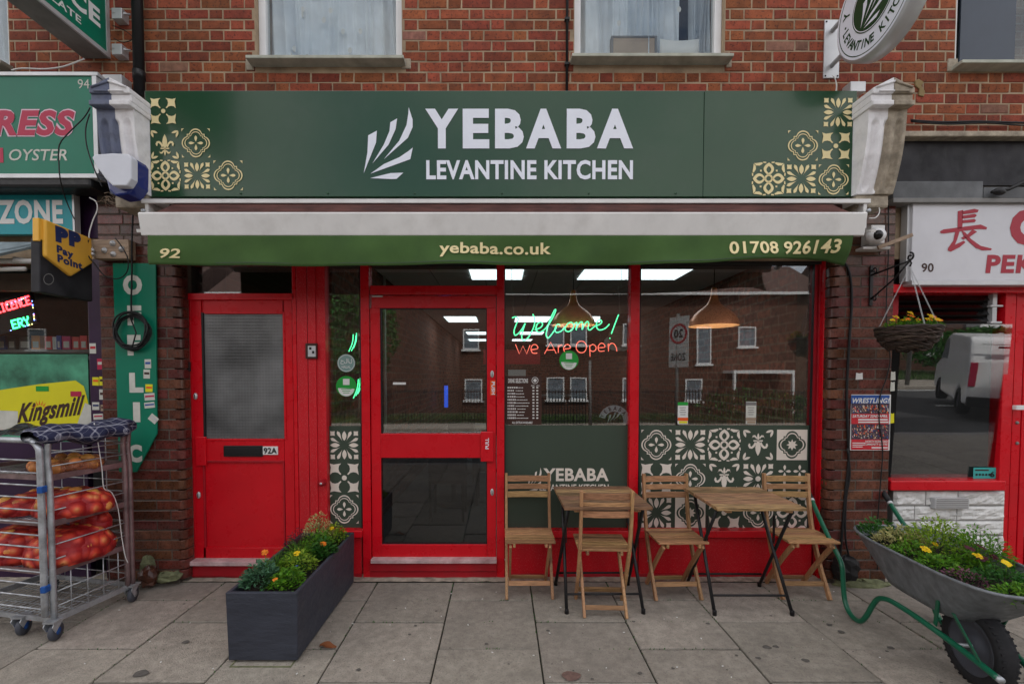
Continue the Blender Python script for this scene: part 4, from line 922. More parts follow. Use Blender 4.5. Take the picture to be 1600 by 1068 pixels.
hs = thing('window_sticker', 'round pale sticker with white Arabic lettering in the narrow side window', 'sticker', tuple(P(541, 580, YS)))
disc_at(541, 567, 14, YS, mat('grey_green_print', C(120, 150, 145), .5), 'pale_disc', hs); disc_at(541, 567, 13, YS-.001, M['paper'], 'outline', hs, hole=12.2)
ptext('حلال', 532, 560, 550, 569, YS-.0015, M['paper'], hs, .02); ptext('HALAL', 534, 571, 548, 575, YS-.0015, M['paper'], hs, .01)
mn = thing('menu_poster', 'black drinks menu poster with white print in the middle window', 'menu', tuple(P(818, 662, .05)))
rect(790, 587, 846, 663, YS, .001, 'sheet', M['brown'], mn, 0); disc_at(836, 594, 5.2, YS-.001, M['paper'], 'round_mark', mn, hole=4.4); disc_at(836, 594, 2.6, YS-.001, M['paper'], 'round_mark', mn)
ptext('DRINK SELECTIONS', 794, 591, 825, 598, YS-.001, M['paper'], mn, .03); ptext('REG   LRG', 830, 601, 843, 603.3, YS-.001, M['paper'], mn, 0)
rr = random.Random(5)
WORDS = ['PEPSI', 'PEPSI MAX', 'WATER', 'TEA', 'COFFEE', 'RED BULL', 'LASSI', 'MANGO', 'APPLE JUICE', 'AYRAN MINT', 'ICED TEA', 'MILK']
for i in range(11):
    y = 604+i*4.75; x1_ = 805+rr.uniform(-2, 4)
    q = MB()
    a, b_, c, d = RX(793, y, x1_, y+2.3, YS-.001); L_ = a
    while L_ < b_: w_ = rr.uniform(.006, .014); q.poly([(L_, YS-.001, c), (L_+w_, YS-.001, c), (L_+w_, YS-.001, d), (L_, YS-.001, d)]); L_ += w_+.004
    a, b_, c, d = RX(x1_+2, y+.8, 822+rr.uniform(-6, 4), y+2.0, YS-.001); L_ = a
    while L_ < b_: w_ = rr.uniform(.004, .010); q.poly([(L_, YS-.001, c), (L_+w_, YS-.001, c), (L_+w_, YS-.001, d), (L_, YS-.001, d)]); L_ += w_+.003
    for xx in (832, 838):
        a, b_, c, d = RX(xx, y+.2, xx+3, y+2.2, YS-.001); q.poly([(a, YS-.001, c), (b_, YS-.001, c), (b_, YS-.001, d), (a, YS-.001, d)])
    q.build('menu_line', M['paper'], mn)
ptext('ALL EXTRAS AVAILABLE', 800, 658, 832, 661.5, YS-.001, M['paper'], mn, .02)
for px, gm, lb in ((1067, 'grnprint', 'narrow white flyer with green top on the right window'), (1173.5, 'grey', 'narrow greyish flyer on the right window, standing farther from the door')):
    t = thing('window_flyer', lb, 'flyer', tuple(P(px, 663, YS)))
    rect(px-8, 628 if px < 1100 else 627, px+8, 662, YS, .001, 'sheet', M['paper'] if px < 1100 else M['bwhite'], t, 0); rect(px-8, 628, px+8, 633, YS-.001, .0006, 'top_band', M[gm], t, 0)
    rect(px-8, 652, px+8, 657, YS-.001, .0006, 'food_band', M['orange'] if px < 1100 else M['cardboard'], t, 0); rect(px-6, 657.5, px+7, 661, YS-.001, .0006, 'salad_band', M['byellow'] if px < 1100 else M['timber'], t, 0)
    for k in range(4): rect(px-5+k % 2, 636+k*3.6, px+5-k % 2, 637+k*3.6, YS-.001, .0006, 'print_line', M['grey'], t, 0)
# round window logo, its foot hidden behind the vinyl
rl = thing('round_window_logo', 'round grey and white restaurant roundel behind the glass above the green vinyl', 'decal', tuple(P(960, 663, .062)))
mg = mat('grey_roundel_print', (.42, .42, .42), .6); c = P(959.5, 657, .062); k = 24.5/FP*(DIST+.062)
def halfring(r0, r1, n=24):
    b = MB()
    for i in range(n):
        a0 = math.pi*i/n-.25; a1 = math.pi*(i+1)/n*1.0-.25+.5/n*0
        b.poly([(c.x+r*math.cos(a), .062, max(c.z+r*math.sin(a), P(0, 664, .062).z-.02)) for r, a in ((r0, a0), (r1, a0), (r1, a1), (r0, a1))])
    return b
halfring(k*.60, k).build('pale_ring', mg, rl)
def ringtext(s, c, u, v, r, h, a0, a1, m, parent, bold=.02, e=0, flip=False):
    """letters round a circle; u,v unit vectors in its plane"""
    u, v = Vector(u), Vector(v); nrm = u.cross(v)
    for i, ch in enumerate(s):
        if ch == ' ': continue
        a = a0+(a1-a0)*i/max(1, len(s)-1); d = u*math.cos(a)+v*math.sin(a); tdir = (u*math.sin(a)-v*math.cos(a))*(-1 if flip else 1)
        up = d*(-1 if flip else 1); me = textmesh(ch, bold); xs = [q.co.x for q in me.vertices]; wd = (max(xs)-min(xs))*h*1.15; bpy.data.meshes.remove(me)
        if ch in '•.': wd = h*.3
        o = c+d*r+nrm*e-tdir*wd/2-up*h/2; hh = h if ch not in '•.' else h*.3
        if hh != h: o = c+d*r+nrm*e-tdir*wd/2-up*hh/2
        text(ch, o, tdir*wd, up*hh, m, parent, bold)
ringtext('YEBABA', c+Vector((0, -.001, 0)), (1, 0, 0), (0, 0, 1), k*.80, k*.26, rad(158), rad(38), M['brown'], rl, .02)
q = MB()
for p in LOGO[:3]: q.poly([(c.x-.0+(x-230)/255*k*.8, .0615, c.z-.02+(468-y)/370*k*.95) for x, y in p])
q.build('leaf_emblem', mg, rl)
# ================================================================== FURNITURE
def cbar(pts, w, h, side): # curved flat bar through points, w across side axis (x), h in-plane
    q = MB(); n = len(pts); vs = []; fs = []
    for i, p in enumerate(pts):
        p = Vector(p); d = (Vector(pts[min(i+1, n-1)])-Vector(pts[max(i-1, 0)])).normalized(); s_ = Vector(side); b = d.cross(s_).normalized()
        vs += [p-s_*w/2-b*h/2, p+s_*w/2-b*h/2, p+s_*w/2+b*h/2, p-s_*w/2+b*h/2]
    for i in range(n-1):
        for k in range(4): fs.append((i*4+k, i*4+(k+1) % 4, i*4+4+(k+1) % 4, i*4+4+k))
    fs += [(3, 2, 1, 0), tuple((n-1)*4+k for k in range(4))]; q.add(vs, fs); return q
def make_chair():
    t = thing('folding_chair', 'x', 'chair', (0, 0, 0), group='slatted wooden folding chairs at the two tables'); hw = .165
    B = dict(parent=t, local=True, bevel=.003)
    ypts = [(.20, .86), (.205, .80), (.20, .72), (.18, .60), (.155, .50), (.135, .44), (.105, .36), (.04, .20), (-.03, .10), (-.10, .0)]
    ypts = [(.205, .855), (.20, .78), (.185, .66), (.165, .55), (.14, .45), (.09, .32), (.02, .17), (-.05, .06), (-.085, 0)]
    for s_ in (-1, 1): cbar([(s_*hw, y, z) for y, z in ypts], .020, .036, (1, 0, 0)).build('long_leg', M['woodz'], **B)
    for s_ in (-1, 1): cbar([(s_*(hw-.026), y, z) for y, z in [(-.145, .415), (-.09, .36), (.03, .22), (.13, .09), (.195, 0)]], .018, .034, (1, 0, 0)).build('short_leg', M['woodz'], **B)
    for z, h in ((.815, .045), (.755, .040), (.695, .045)):
        y = .195-.006+(z-.8)*.06; q = MB(); q.grid(lambda u, v: (0, 0, 0), 1, 1) if False else None
        pts = [(-hw+.01+(2*hw-.02)*i/8, y+.012*math.sin(math.pi*i/8)) for i in range(9)]
        q.prism([(x, yy-.006, z-h/2) for x, yy in pts]+[(x, yy+.006, z-h/2) for x, yy in pts[::-1]], (0, 0, h)); q.build('back_slat', M['wood'], **B)
    n = 6; d = .053
    for i in range(n):
        y = -.165+i*d; MB().box(-hw-.012, hw+.012, y+.0045, y+d-.0055, .432, .448).build('seat_slat', M['wood'], **B)
    for s_ in (-1, 1): MB().box(s_*(hw-.052)-.009, s_*(hw-.052)+.009, -.16, .15, .405, .4315).build('seat_rail', M['wood'], **B)
    MB().bar((-hw+.012, -.028, .095), (hw-.012, -.028, .095), .016, .034, (0, .35, 1)).build('front_stretcher', M['wood'], **B)
    MB().bar((-hw+.036, .165, .06), (hw-.036, .165, .06), .014, .030, (0, -.4, 1)).build('rear_stretcher', M['wood'], **B)
    for s_ in (-1, 1): MB().lathe([(0, 0), (.007, 0), (.007, .003), (0, .004)], 10, (s_*(hw+.010), .058, .235), (s_, 0, 0)).build('bolt_head', M['steel'], parent=t, local=True)
    return t
ch = make_chair()
CH = [(P(828, 0, -.3).x*0+.205, -.27, 0.0, 'wooden folding chair beside the shop door facing the street'), (.70, -.425, math.pi-.04, 'wooden folding chair with its back to the street at the table nearer the door'),
      (1.27, -.285, .03, 'wooden folding chair between the two tables, facing the street'), (2.195, -.275, -.03, 'wooden folding chair at the end farthest from the door, beside the brick pier')]
for i, (x, y, rz, lb) in enumerate(CH):
    o = ch if i == 0 else copytree(ch)
    o.location = (x, y, .0); o.rotation_euler = (0, 0, rz); o['label'] = lb
def make_table():
    t = thing('folding_table', 'x', 'table', (0, 0, 0), group='square wooden tables with black folding legs'); B = dict(parent=t, local=True, bevel=.003)
    n = 6; D = .585; W2 = .29
    for i in range(n):
        y = -D/2+i*D/n; MB().box(-W2, W2, y+.002, y+D/n-.002, .728, .75).build('top_plank', M['woodtop'], **B)
    for s_ in (-1, 1): MB().box(s_*.2-.02, s_*.2+.02, -D/2+.03, D/2-.03, .708, .7275).build('batten', M['woodz'], **B)
    for s_, hw, y0, y1, nm in ((1, .245, -.21, .20, 'front_leg'), (-1, .262, .225, -.20, 'rear_leg')):
        for k in (-1, 1):
            a = Vector((k*hw*.96, y1, .705)); b = Vector((k*hw*1.06, y0, .012)); m_ = a+(b-a)*.12
            MB().tube([a, a+(b-a)*.25, a+(b-a)*.6, b], .0115, 10).build(nm, M['black'], parent=t, local=True)
            MB().lathe([(0, 0), (.014, 0), (.014, .03), (.0125, .034), (0, .034)], 10, b-Vector((0, 0, .012))).build('foot_cap', M['blackrubber'], parent=t, local=True)
    MB().tube([(-.25, -.155, .11), (.25, -.155, .11)], .008, 8).build('crossbar', M['black'], parent=t, local=True)
    MB().tube([(-.26, .17, .12), (.26, .17, .12)], .008, 8).build('crossbar', M['black'], parent=t, local=True)
    for k in (-1, 1): MB().bar((k*.236, -.02, .42), (k*.236, -.02, .62), .02, .006, (1, 0, 0)).build('lock_strut', M['black'], parent=t, local=True)
    return t
tb = make_table()
for i, (x, y, rz, lb) in enumerate(((.70, -.345, .01, 'square wooden table nearer the shop door, with a chair in front of it'), (1.695, -.365, -.005, 'square wooden table between two chairs, in front of the tiled vinyl'))):
    o = tb if i == 0 else copytree(tb); o.location = (x, y, 0); o.rotation_euler = (0, 0, rz); o['label'] = lb
# ================================================================== PLANTS
def clump(b, c, rx, ry, h, n, L, W, seed, mode='dome', bend=.4):
    rr = random.Random(seed); c = Vector(c)
    for i in range(n):
        a = rr.uniform(0, 2*math.pi); q = math.sqrt(rr.random()); base = c+Vector((math.cos(a)*q*rx, math.sin(a)*q*ry, 0))
        hh = h*(1-.65*q*q)*rr.uniform(.35, 1.05); p = base+Vector((0, 0, hh))
        lean = Vector((math.cos(a)*q, math.sin(a)*q, 0))
        d = (lean*rr.uniform(.4, 1.4)+Vector((rr.uniform(-.7, .7), rr.uniform(-.7, .7), rr.uniform(.1, 1.0)))).normalized()
        s_ = d.cross(Vector((rr.uniform(-.3, .3), rr.uniform(-.3, .3), 1))).normalized(); l = L*rr.uniform(.6, 1.25); w_ = W*rr.uniform(.7, 1.2); up = s_.cross(d)
        m1 = p+d*l*.45+up*l*.06; e = p+d*l-Vector((0, 0, bend*l*.4))
        b.add([p, m1+s_*w_/2, e, m1-s_*w_/2], [(0, 1, 2, 3)] if rr.random() < .5 else [(0, 1, 2), (0, 2, 3)])
def stems(b, c, rx, ry, h, n, seed):
    rr = random.Random(seed)
    for i in range(n):
        a = rr.uniform(0, 6.28); q = math.sqrt(rr.random())*.8; p = Vector(c)+Vector((math.cos(a)*q*rx*.5, math.sin(a)*q*ry*.5, -.02)); e = Vector(c)+Vector((math.cos(a)*q*rx, math.sin(a)*q*ry, h*(1-.6*q*q)*.9))
        b.tube([p, (p+e)/2+Vector((0, 0, .01)), e], .0014, 3)
def fern(b, c, R_, h, n, seed, L=.022):
    rr = random.Random(seed)
    for i in range(n):
        a = rr.uniform(0, 6.28); d = Vector((math.cos(a), math.sin(a), 0)); sp = rr.uniform(.25, 1)*R_; hh = h*rr.uniform(.5, 1.1); p0 = Vector(c)+d*.01; side = Vector((-d.y, d.x, 0))
        for k in range(1, 12):
            t = k/12; p = p0+d*sp*t+Vector((0, 0, hh*(t*1.5-.75*t*t))); l = L*(1.1-t*.7)
            for s_ in (-1, 1):
                e = p+side*s_*l+d*l*.5+Vector((0, 0, rr.uniform(-.2, .5)*l)); m_ = (p+e)/2; b.add([p, m_+d*l*.18, e, m_-d*l*.18], [(0, 1, 2, 3)])
def flower(c, r, m, parent, seed, face=(0, -.5, 1), double=False):
    rr = random.Random(seed); b = MB(); f = Vector(face)+Vector((rr.uniform(-.4, .4), rr.uniform(-.3, .3), 0)); f.normalize(); u = f.cross(Vector((0, .3, 1))).normalized(); v = u.cross(f); c = Vector(c)
    for lay_ in range(3 if double else 1):
        n = 9 if double else 5; sc_ = 1-.3*lay_
        for i in range(n):
            a = 2*math.pi*i/n+rr.uniform(-.2, .2)+lay_*.3; d = u*math.cos(a)+v*math.sin(a); s_ = f.cross(d); w_ = (.34 if double else .56)*r*sc_
            z = f*(r*.18*lay_)
            b.add([c+z, c+z+d*r*sc_*.5+s_*w_+f*r*.12, c+z+d*r*sc_+s_*w_*.45+f*r*rr.uniform(-.1, .2), c+z+d*r*sc_-s_*w_*.45+f*r*rr.uniform(-.1, .2), c+z+d*r*sc_*.5-s_*w_+f*r*.12], [(0, 1, 2, 3, 4)])
    return b.build('flower', m, parent)
def plant(name, label, c, rx, ry, h, n, L, W, m, seed, flowers=(), kind='clump', cat='plant'):
    t = thing(name, label, cat, tuple(c)); b = MB()
    if kind == 'fern': fern(b, c, rx, h, n, seed, L)
    else: clump(b, c, rx, ry, h, n, L, W, seed)
    b.build('foliage', M[m], t); s_ = MB(); stems(s_, c, rx, ry, h, 14, seed+1); s_.build('stems', M['leafdark'], t)
    for i, (dx, dy, dz, r, fm, dbl) in enumerate(flowers):
        MB().tube([Vector(c)+Vector((dx*.5, dy*.5, 0)), Vector(c)+Vector((dx, dy, dz-.01))], .002, 4).build('flower_stem', M['leaf'], t); flower(Vector(c)+Vector((dx, dy, dz)), r*.85, M[fm], t, seed*7+i, double=dbl)
    return t
# --- slate planter
px0, px1, py0, py1, ph = -1.535, -1.135, -1.10, -.085, .40
pl = thing('slate_planter', 'long dark slate-textured planter box full of small flowering plants', 'planter', ((px0+px1)/2, (py0+py1)/2, 0)); wt = .022
def taper(x0, x1, y0, y1, cx=(px0+px1)/2, cy=(py0+py1)/2, k=.965):
    f = lambda x, y, z: (cx+(x-cx)*(k+(1-k)*z/ph), cy+(y-cy)*(1-(1-k)*.4*(1-z/ph)), z)
    q = MB(); v = [f(x0, y0, .012), f(x1, y0, .012), f(x1, y1, .012), f(x0, y1, .012), f(x0, y0, ph), f(x1, y0, ph), f(x1, y1, ph), f(x0, y1, ph)]
    q.add(v, [(0,3,2,1),(4,5,6,7),(0,1,5,4),(1,2,6,5),(2,3,7,6),(3,0,4,7)]); return q
def shell(nm):
    q = MB(); cx, cy, k = (px0+px1)/2, (py0+py1)/2, .965
    f = lambda x, y, z: (cx+(x-cx)*(k+(1-k)*z/ph), cy+(y-cy)*(1-(1-k)*.4*(1-z/ph)), z)
    o_ = [(px0, py0), (px1, py0), (px1, py1), (px0, py1)]; i_ = [(px0+wt, py0+wt), (px1-wt, py0+wt), (px1-wt, py1-wt), (px0+wt, py1-wt)]
    v = [f(x, y, .012) for x, y in o_]+[f(x, y, ph) for x, y in o_]+[f(x, y, ph) for x, y in i_]+[f(x, y, ph-.12) for x, y in i_]; fs = [(3, 2, 1, 0)]
    for a in range(4):
        b_ = (a+1) % 4; fs += [(a, b_, 4+b_, 4+a), (4+a, 4+b_, 8+b_, 8+a), (8+a, 8+b_, 12+b_, 12+a)]
    q.add(v, fs); return q.build('planter_box', M['slate'], pl, bevel=.004)
shell('')
MB().box(px0+.04, px1-.04, py0+.03, py1-.03, 0, .014).build('base', M['black'], pl)
MB().grid(lambda u, v: (px0+wt+(px1-px0-2*wt)*u, py0+wt+(py1-py0-2*wt)*v, ph-.045+.02*noise.noise(Vector((u*5, v*12, 1)))), 12, 28).build('soil', M['soil'], pl)
pz = ph-.04; pcx = (px0+px1)/2
PL = [('silver_leaf_plant', 'grey-green lobed foliage plant at the street end of the slate planter', -.09, -.93, .10, .10, .12, 420, .036, .016, 'leafgrey', [], 'clump'),
 ('pansy_plant', 'dark leafy pansy with a blue bloom at the near right corner of the slate planter', .08, -.95, .09, .09, .09, 330, .034, .018, 'leaf', [(.02, .07, .10, .012, 'fblue', False), (-.05, -.05, .07, .018, 'forange', False)], 'clump'),
 ('fern_plant', 'bright green feathery plant behind the grey-green one in the slate planter', -.08, -.76, .12, .12, .12, 46, .022, .01, 'leaf', [(-.06, -.02, .145, .025, 'forange', True)], 'fern'),
 ('marigold_plant', 'low green plant with a double yellow bloom in the middle of the slate planter', .05, -.74, .11, .11, .11, 360, .030, .012, 'leaflime', [(.0, -.02, .13, .026, 'fyellow', True)], 'clump'),
 ('fern_plant', 'large bright green feathery plant in the middle of the slate planter', -.02, -.56, .15, .15, .13, 60, .022, .01, 'leaf', [], 'fern'),
 ('pansy_plant', 'leafy pansy with one orange bloom against the right wall of the slate planter', .11, -.50, .08, .10, .10, 300, .036, .022, 'leafdark', [(.02, -.03, .11, .026, 'forange', True)], 'clump'),
 ('heather_plant', 'dark purplish leafed plant against the left wall of the slate planter', -.10, -.40, .09, .11, .13, 420, .020, .008, 'leafred', [], 'clump'),
 ('leafy_plant', 'mid green leafy plant towards the shop end of the slate planter', .03, -.38, .11, .10, .12, 360, .028, .014, 'leaf', [], 'clump'),
 ('variegated_plant', 'tall cream and yellow variegated plant at the shop end of the slate planter', -.02, -.23, .11, .10, .19, 520, .024, .011, 'leafcream', [(.10, -.01, .12, .024, 'fyellow', True)], 'clump'),
 ('lime_plant', 'lime green leafy plant in the shop-end corner of the slate planter', .10, -.22, .08, .09, .12, 300, .026, .014, 'leaflime', [], 'clump')]
for i, (nm, lb, dx, y, rx, ry, h, n, L, W, m, fl, kd) in enumerate(PL): plant(nm, lb, (pcx+dx, y, pz), rx, ry, h*1.22, int(n*1.15), L, W, m, 50+i, fl, kd)
gf = MB()
for i in range(26): clump(gf, (R.uniform(px0+.05, px1-.05), R.uniform(py0+.06, py1-.06), pz), .05, .05, .05, 26, .024, .012, 900+i)
tag(gf.build('ground_cover', M['leafdark'], None), 'small green ground cover filling the gaps between the planter plants', 'ground cover', kind='stuff')
# --- wheelbarrow
WBX, WBY = 2.485, -1.27
wb = thing('wheelbarrow', 'green framed wheelbarrow with a dull zinc tray used as a flower planter', 'wheelbarrow', (WBX, WBY, 0), -rad(9.0))
def build_barrow():
    B = dict(parent=wb, local=True)                     # local: x across, y from wheel towards handles
    rw = .197
    prof = [(rw-.055, -.035), (rw-.035, -.045), (rw-.012, -.040), (rw, -.020), (rw+.002, 0), (rw, .020), (rw-.012, .040), (rw-.035, .045), (rw-.055, .035)]
    ty = MB().lathe(prof, 48, (0, 0, rw), (1, 0, 0)); o = ty.build('tyre', M['tyre'], **B)
    tr = MB()
    for i in range(40):
        for s_ in (-1, 1):
            a = 2*math.pi*(i+.5*(s_ > 0))/40; d = Vector((0, math.cos(a), math.sin(a))); c_ = Vector((s_*.022, 0, rw))+d*(rw-.004); tr.bar(c_+Vector((-.016, 0, 0)), c_+Vector((.016, 0, 0)), .010, .008, d)
    tr.build('tread', M['tyre'], **B)
    MB().lathe([(0, -.028), (.05, -.026), (.06, -.012), (.10, -.018), (.118, -.030), (.135, -.034), (.145, -.036), (.145, .036), (.118, .030), (.06, .012), (0, .028)], 32, (0, 0, rw), (1, 0, 0)).build('wheel_hub', M['hub'], **B)
    MB().tube([(-.10, 0, rw), (.10, 0, rw)], .010, 10).build('axle', M['steel'], **B)
    for s_ in (-1, 1):
        pts = [(s_*.270, 1.165, .655), (s_*.272, 1.10, .60), (s_*.275, 1.00, .525), (s_*.275, .86, .42), (s_*.272, .76, .345), (s_*.27, .73, .30), (s_*.268, .72, .22), (s_*.268, .70, .11), (s_*.265, .665, .045), (s_*.262, .60, .016), (s_*.258, .53, .03), (s_*.25, .485, .09), (s_*.24, .45, .17), (s_*.23, .41, .235), (s_*.215, .35, .26), (s_*.20, .27, .262), (s_*.175, .14, .25), (s_*.13, 0, .215), (s_*.105, -.14, .19), (s_*.09, -.24, .17)]
        MB().tube(smooth([Vector(p) for p in pts], 4), .0155, 12).build('frame_tube', M['tframe'], **B)
        MB().tube([(s_*.270, 1.165, .655), (s_*.270, 1.285, .745)], .0185, 12).build('grip', M['blackrubber'], **B)
        MB().tube([(s_*.270, 1.15, .643), (s_*.270, 1.172, .661)], .0175, 12).build('grip_collar', M['silver'], **B)
        MB().bar((s_*.150, .07, .26), (s_*.175, .02, .42), .022, .006, (1, 0, 0)).build('tray_strut', M['tframe'], **B)
        MB().bar((s_*.115, -.02, .2), (s_*.02*4, 0, rw), .02, .005, (0, 0, 1)).build('axle_bracket', M['tframe'], **B)
        MB().tube([(s_*.09, -.22, .172), (s_*.088, -.255, .168)], .0165, 10).build('end_cap', M['steel'], **B)
        MB().bar((s_*.21, -.13, .42), (s_*.105, -.16, .19), .018, .006, (1, 0, 0)).build('front_strut', M['tframe'], **B)
    # tray: loft from floor to rim
    def rimpt(a, lev):
        # lev 0 bottom, 1 rim
        hw = .17+(.285-.17)*lev; y0 = -.02+(-.33+.02)*lev; y1 = .52+(.74-.52)*lev
        cx_, cy_ = 0, (y0+y1)/2; hy = (y1-y0)/2; n_ = 4.0
        c_, s_ = math.cos(a), math.sin(a); r = (abs(c_)**n_+abs(s_)**n_)**(-1/n_)
        x = hw*r*c_; y = cy_+hy*r*s_; 
        q = (y-y0)/(y1-y0); x *= .84+.16*min(1, q*1.5)
        zb = .335; zr = .60-.005*q; z = zb+(zr-zb)*lev
        return (x, y, z)
    n = 72; levs = [0, .12, .3, .5, .7, .85, .96, 1.0]; q = MB(); vs = []; fs = []
    for l in levs:
        for i in range(n): vs.append(rimpt(2*math.pi*i/n, l))
    for j in range(len(levs)-1):
        for i in range(n): fs.append((j*n+i, j*n+(i+1) % n, (j+1)*n+(i+1) % n, (j+1)*n+i))
    fs.append(tuple(range(n-1, -1, -1))); q.add(vs, fs, True); o = q.build('tray', M['zinc'], solid=.003, **B)
    MB().tube([rimpt(2*math.pi*i/n, 1.0) for i in range(n)], .009, 8, closed=True).build('rolled_rim', M['zinc'], **B)
    sp = [rimpt(2*math.pi*i/n, .80) for i in range(n)]; cc = (0, .19, sp[0][2]+.01); MB().add([cc]+sp, []) 
    q = MB(); q.add([cc]+sp, [(0, i+1, (i+1) % n+1) for i in range(n)], True); q.build('soil', M['soil'], **B)
build_barrow()
Wm = WM[wb.name]
WP = [('ivy_like_plant', 'dark red tinged leafy plant by the handles of the wheelbarrow', -.14, .60, .12, .12, .14, 360, .034, .018, 'leafdark', [], 'clump'),
 ('variegated_plant', 'cream-edged leafy plant on the near rim of the wheelbarrow', -.13, .42, .14, .12, .14, 520, .034, .014, 'leafcream', [(.10, -.12, .08, .024, 'fyellow', True)], 'clump'),
 ('leafy_plant', 'bright green leafy plant trailing over the near rim of the wheelbarrow', -.17, .26, .10, .12, .10, 420, .026, .012, 'leaf', [], 'clump'),
 ('bushy_plant', 'tall bright green bushy plant in the middle of the wheelbarrow', .05, .36, .18, .15, .22, 900, .030, .012, 'leaflime', [], 'clump'),
 ('bushy_plant', 'tall mid green bushy plant on the far side of the wheelbarrow', .18, .22, .12, .15, .22, 700, .028, .010, 'leaf', [], 'clump'),
 ('wine_pansy', 'dark wine red pansy in the middle of the wheelbarrow', .05, .12, .10, .09, .10, 220, .034, .020, 'leaf', [(-.03, -.02, .14, .032, 'fwine', False), (.05, 0, .14, .03, 'fwine', False), (.0, -.06, .10, .03, 'fwine', False), (.08, -.04, .10, .026, 'fwine', True)], 'clump'),
 ('yellow_marigold', 'low plant with a double yellow bloom on the near rim of the wheelbarrow', -.14, .10, .10, .10, .09, 300, .028, .014, 'leaf', [(-.02, .06, .10, .032, 'fyellow', True)], 'clump'),
 ('pink_heather', 'pinkish purple heather along the near rim of the wheelbarrow', -.12, -.04, .09, .10, .07, 260, .018, .008, 'fpink', [], 'clump'),
 ('leafy_plant', 'dark green plant with yellow and orange blooms at the wheel end of the wheelbarrow', .06, -.08, .12, .13, .10, 480, .030, .012, 'leafdark', [(.0, .0, .13, .026, 'fyellow', False), (-.02, .12, .12, .028, 'fyellow', True), (.06, -.08, .11, .028, 'forange', True)], 'clump'),
 ('leafy_plant', 'mid green plant at the nose of the wheelbarrow tray', .0, -.24, .12, .10, .08, 400, .026, .012, 'leaf', [], 'clump')]
for i, (nm, lb, lx, ly, rx, ry, h, n, L, W, m, fl, kd) in enumerate(WP):
    c = Wm @ Vector((lx*.86, ly, .54)); plant(nm, lb, tuple(c), rx, ry, h, n, L, W, m, 150+i, fl, kd)
# --- hanging basket with bracket
bkx = P(1360, 450, -.1).x
br = thing('basket_bracket', 'black scrolled iron bracket fixed to the brick pier above the hanging basket', 'bracket', (bkx, -.1, 2.2))
z1, z0 = P(1360, 415, -.1).z, P(1360, 478, -.1).z
MB().box(bkx-.012, bkx+.012, -.112, -.1, z0, z1).build('back_plate', M['black'], br, bevel=.002)
hk = PX(1422, 407, bkx)
MB().tube([(bkx, -.112, P(0, 430, -.1).z), hk], .007, 8).build('top_arm', M['black'], br); MB().tube([(bkx, -.112, P(0, 467, -.1).z), (bkx, hk.y*.6-.05, (hk.z+P(0, 467, -.1).z)/2+.005), hk], .006, 8).build('stay', M['black'], br)
def scroll(c, r, turns, a0, sgn=1): return [Vector((c[0], c[1]+sgn*r*(1-t*.75)*math.cos(a0+t*turns*6.28), c[2]+r*(1-t*.75)*math.sin(a0+t*turns*6.28))) for t in [i/20 for i in range(21)]]
MB().tube(scroll((bkx, -.14, P(0, 425, -.1).z), .026, 1.1, 0), .005, 6).build('scroll', M['black'], br); MB().tube(scroll((bkx, -.14, P(0, 468, -.1).z), .026, 1.1, 0), .005, 6).build('scroll', M['black'], br)
MB().tube(scroll((bkx, hk.y+.0, hk.z+.025), .03, 1.2, 1.57), .006, 6).build('scroll', M['black'], br); MB().tube([hk+Vector((0, 0, .0)), hk+Vector((0, -.012, -.02)), hk+Vector((0, 0, -.04))], .005, 6).build('hook', M['black'], br)
bc = Vector((bkx, hk.y, PX(1420, 516, bkx).z)); bc.z = 1.6+(588-514)/FP*(DIST+hk.y); br_ = 40/FP*(DIST+hk.y)
hb_ = thing('hanging_basket', 'dark wicker basket of yellow and orange flowers hung on silver chains', 'hanging basket', tuple(bc))
q = MB(); rr = random.Random(2)
def bowl(t): return (br_*(1-.02-.98*(t**2.6)*.72), -br_*.80*t)     # t 0 rim - 1 foot
for j in range(26):
    t = j/25; r, z = br_*math.cos(t*1.25)**.55 if t < 1 else br_*.3, -br_*.82*t**1.1
    pts = [bc+Vector(((r+rr.uniform(-.006, .006))*math.cos(a), (r+rr.uniform(-.006, .006))*math.sin(a), z+.007*math.sin(a*5+j)+rr.uniform(-.006, .006))) for a in [i*2*math.pi/30 for i in range(30)]]
    MBq = MB().tube(pts, .0075, 5, closed=True); q.v, q.v  # each withe joined below
    n0 = len(q.v); q.v += MBq.v; q.f += [tuple(i+n0 for i in f) for f in MBq.f]; q.sm += MBq.sm; q.mi += MBq.mi
tag(q.build('wicker_weave', M['wicker'], hb_), kind='stuff')
MB().lathe([(br_*.97*math.cos(t*1.25)**.55, -br_*.80*t**1.1) for t in [i/10 for i in range(11)]]+[(0, -br_*.80)], 30, bc).build('liner', M['soil'], hb_)
MB().tube([bc+Vector((br_*math.cos(a), br_*math.sin(a), .004+.004*math.sin(a*9))) for a in [i*2*math.pi/40 for i in range(40)]], .012, 6, closed=True).build('rim', M['wicker'], hb_)
MB().lathe([(br_*.95, -.02), (0, -.005)], 24, bc).build('soil', M['soil'], hb_)
for a in (2.6, -.5, -1.75):
    e = bc+Vector((br_*.93*math.cos(a), br_*.93*math.sin(a), 0)); top = hk+Vector((0, 0, -.04)); n_ = 46; d = (e-top); q = MB(); s1 = Vector((1, 0, 0)); s2 = Vector((0, 1, 0))
    for i in range(n_):
        c_ = top+d*((i+.5)/n_); s_ = s1 if i % 2 else s2; l = d.length/n_*.78; dn = d.normalized()
        q.tube([c_+dn*math.cos(k*1.047)*l+s_*math.sin(k*1.047)*.0040 for k in range(6)], .0011, 4, closed=True)
    q.build('chain', M['silver'], hb_)
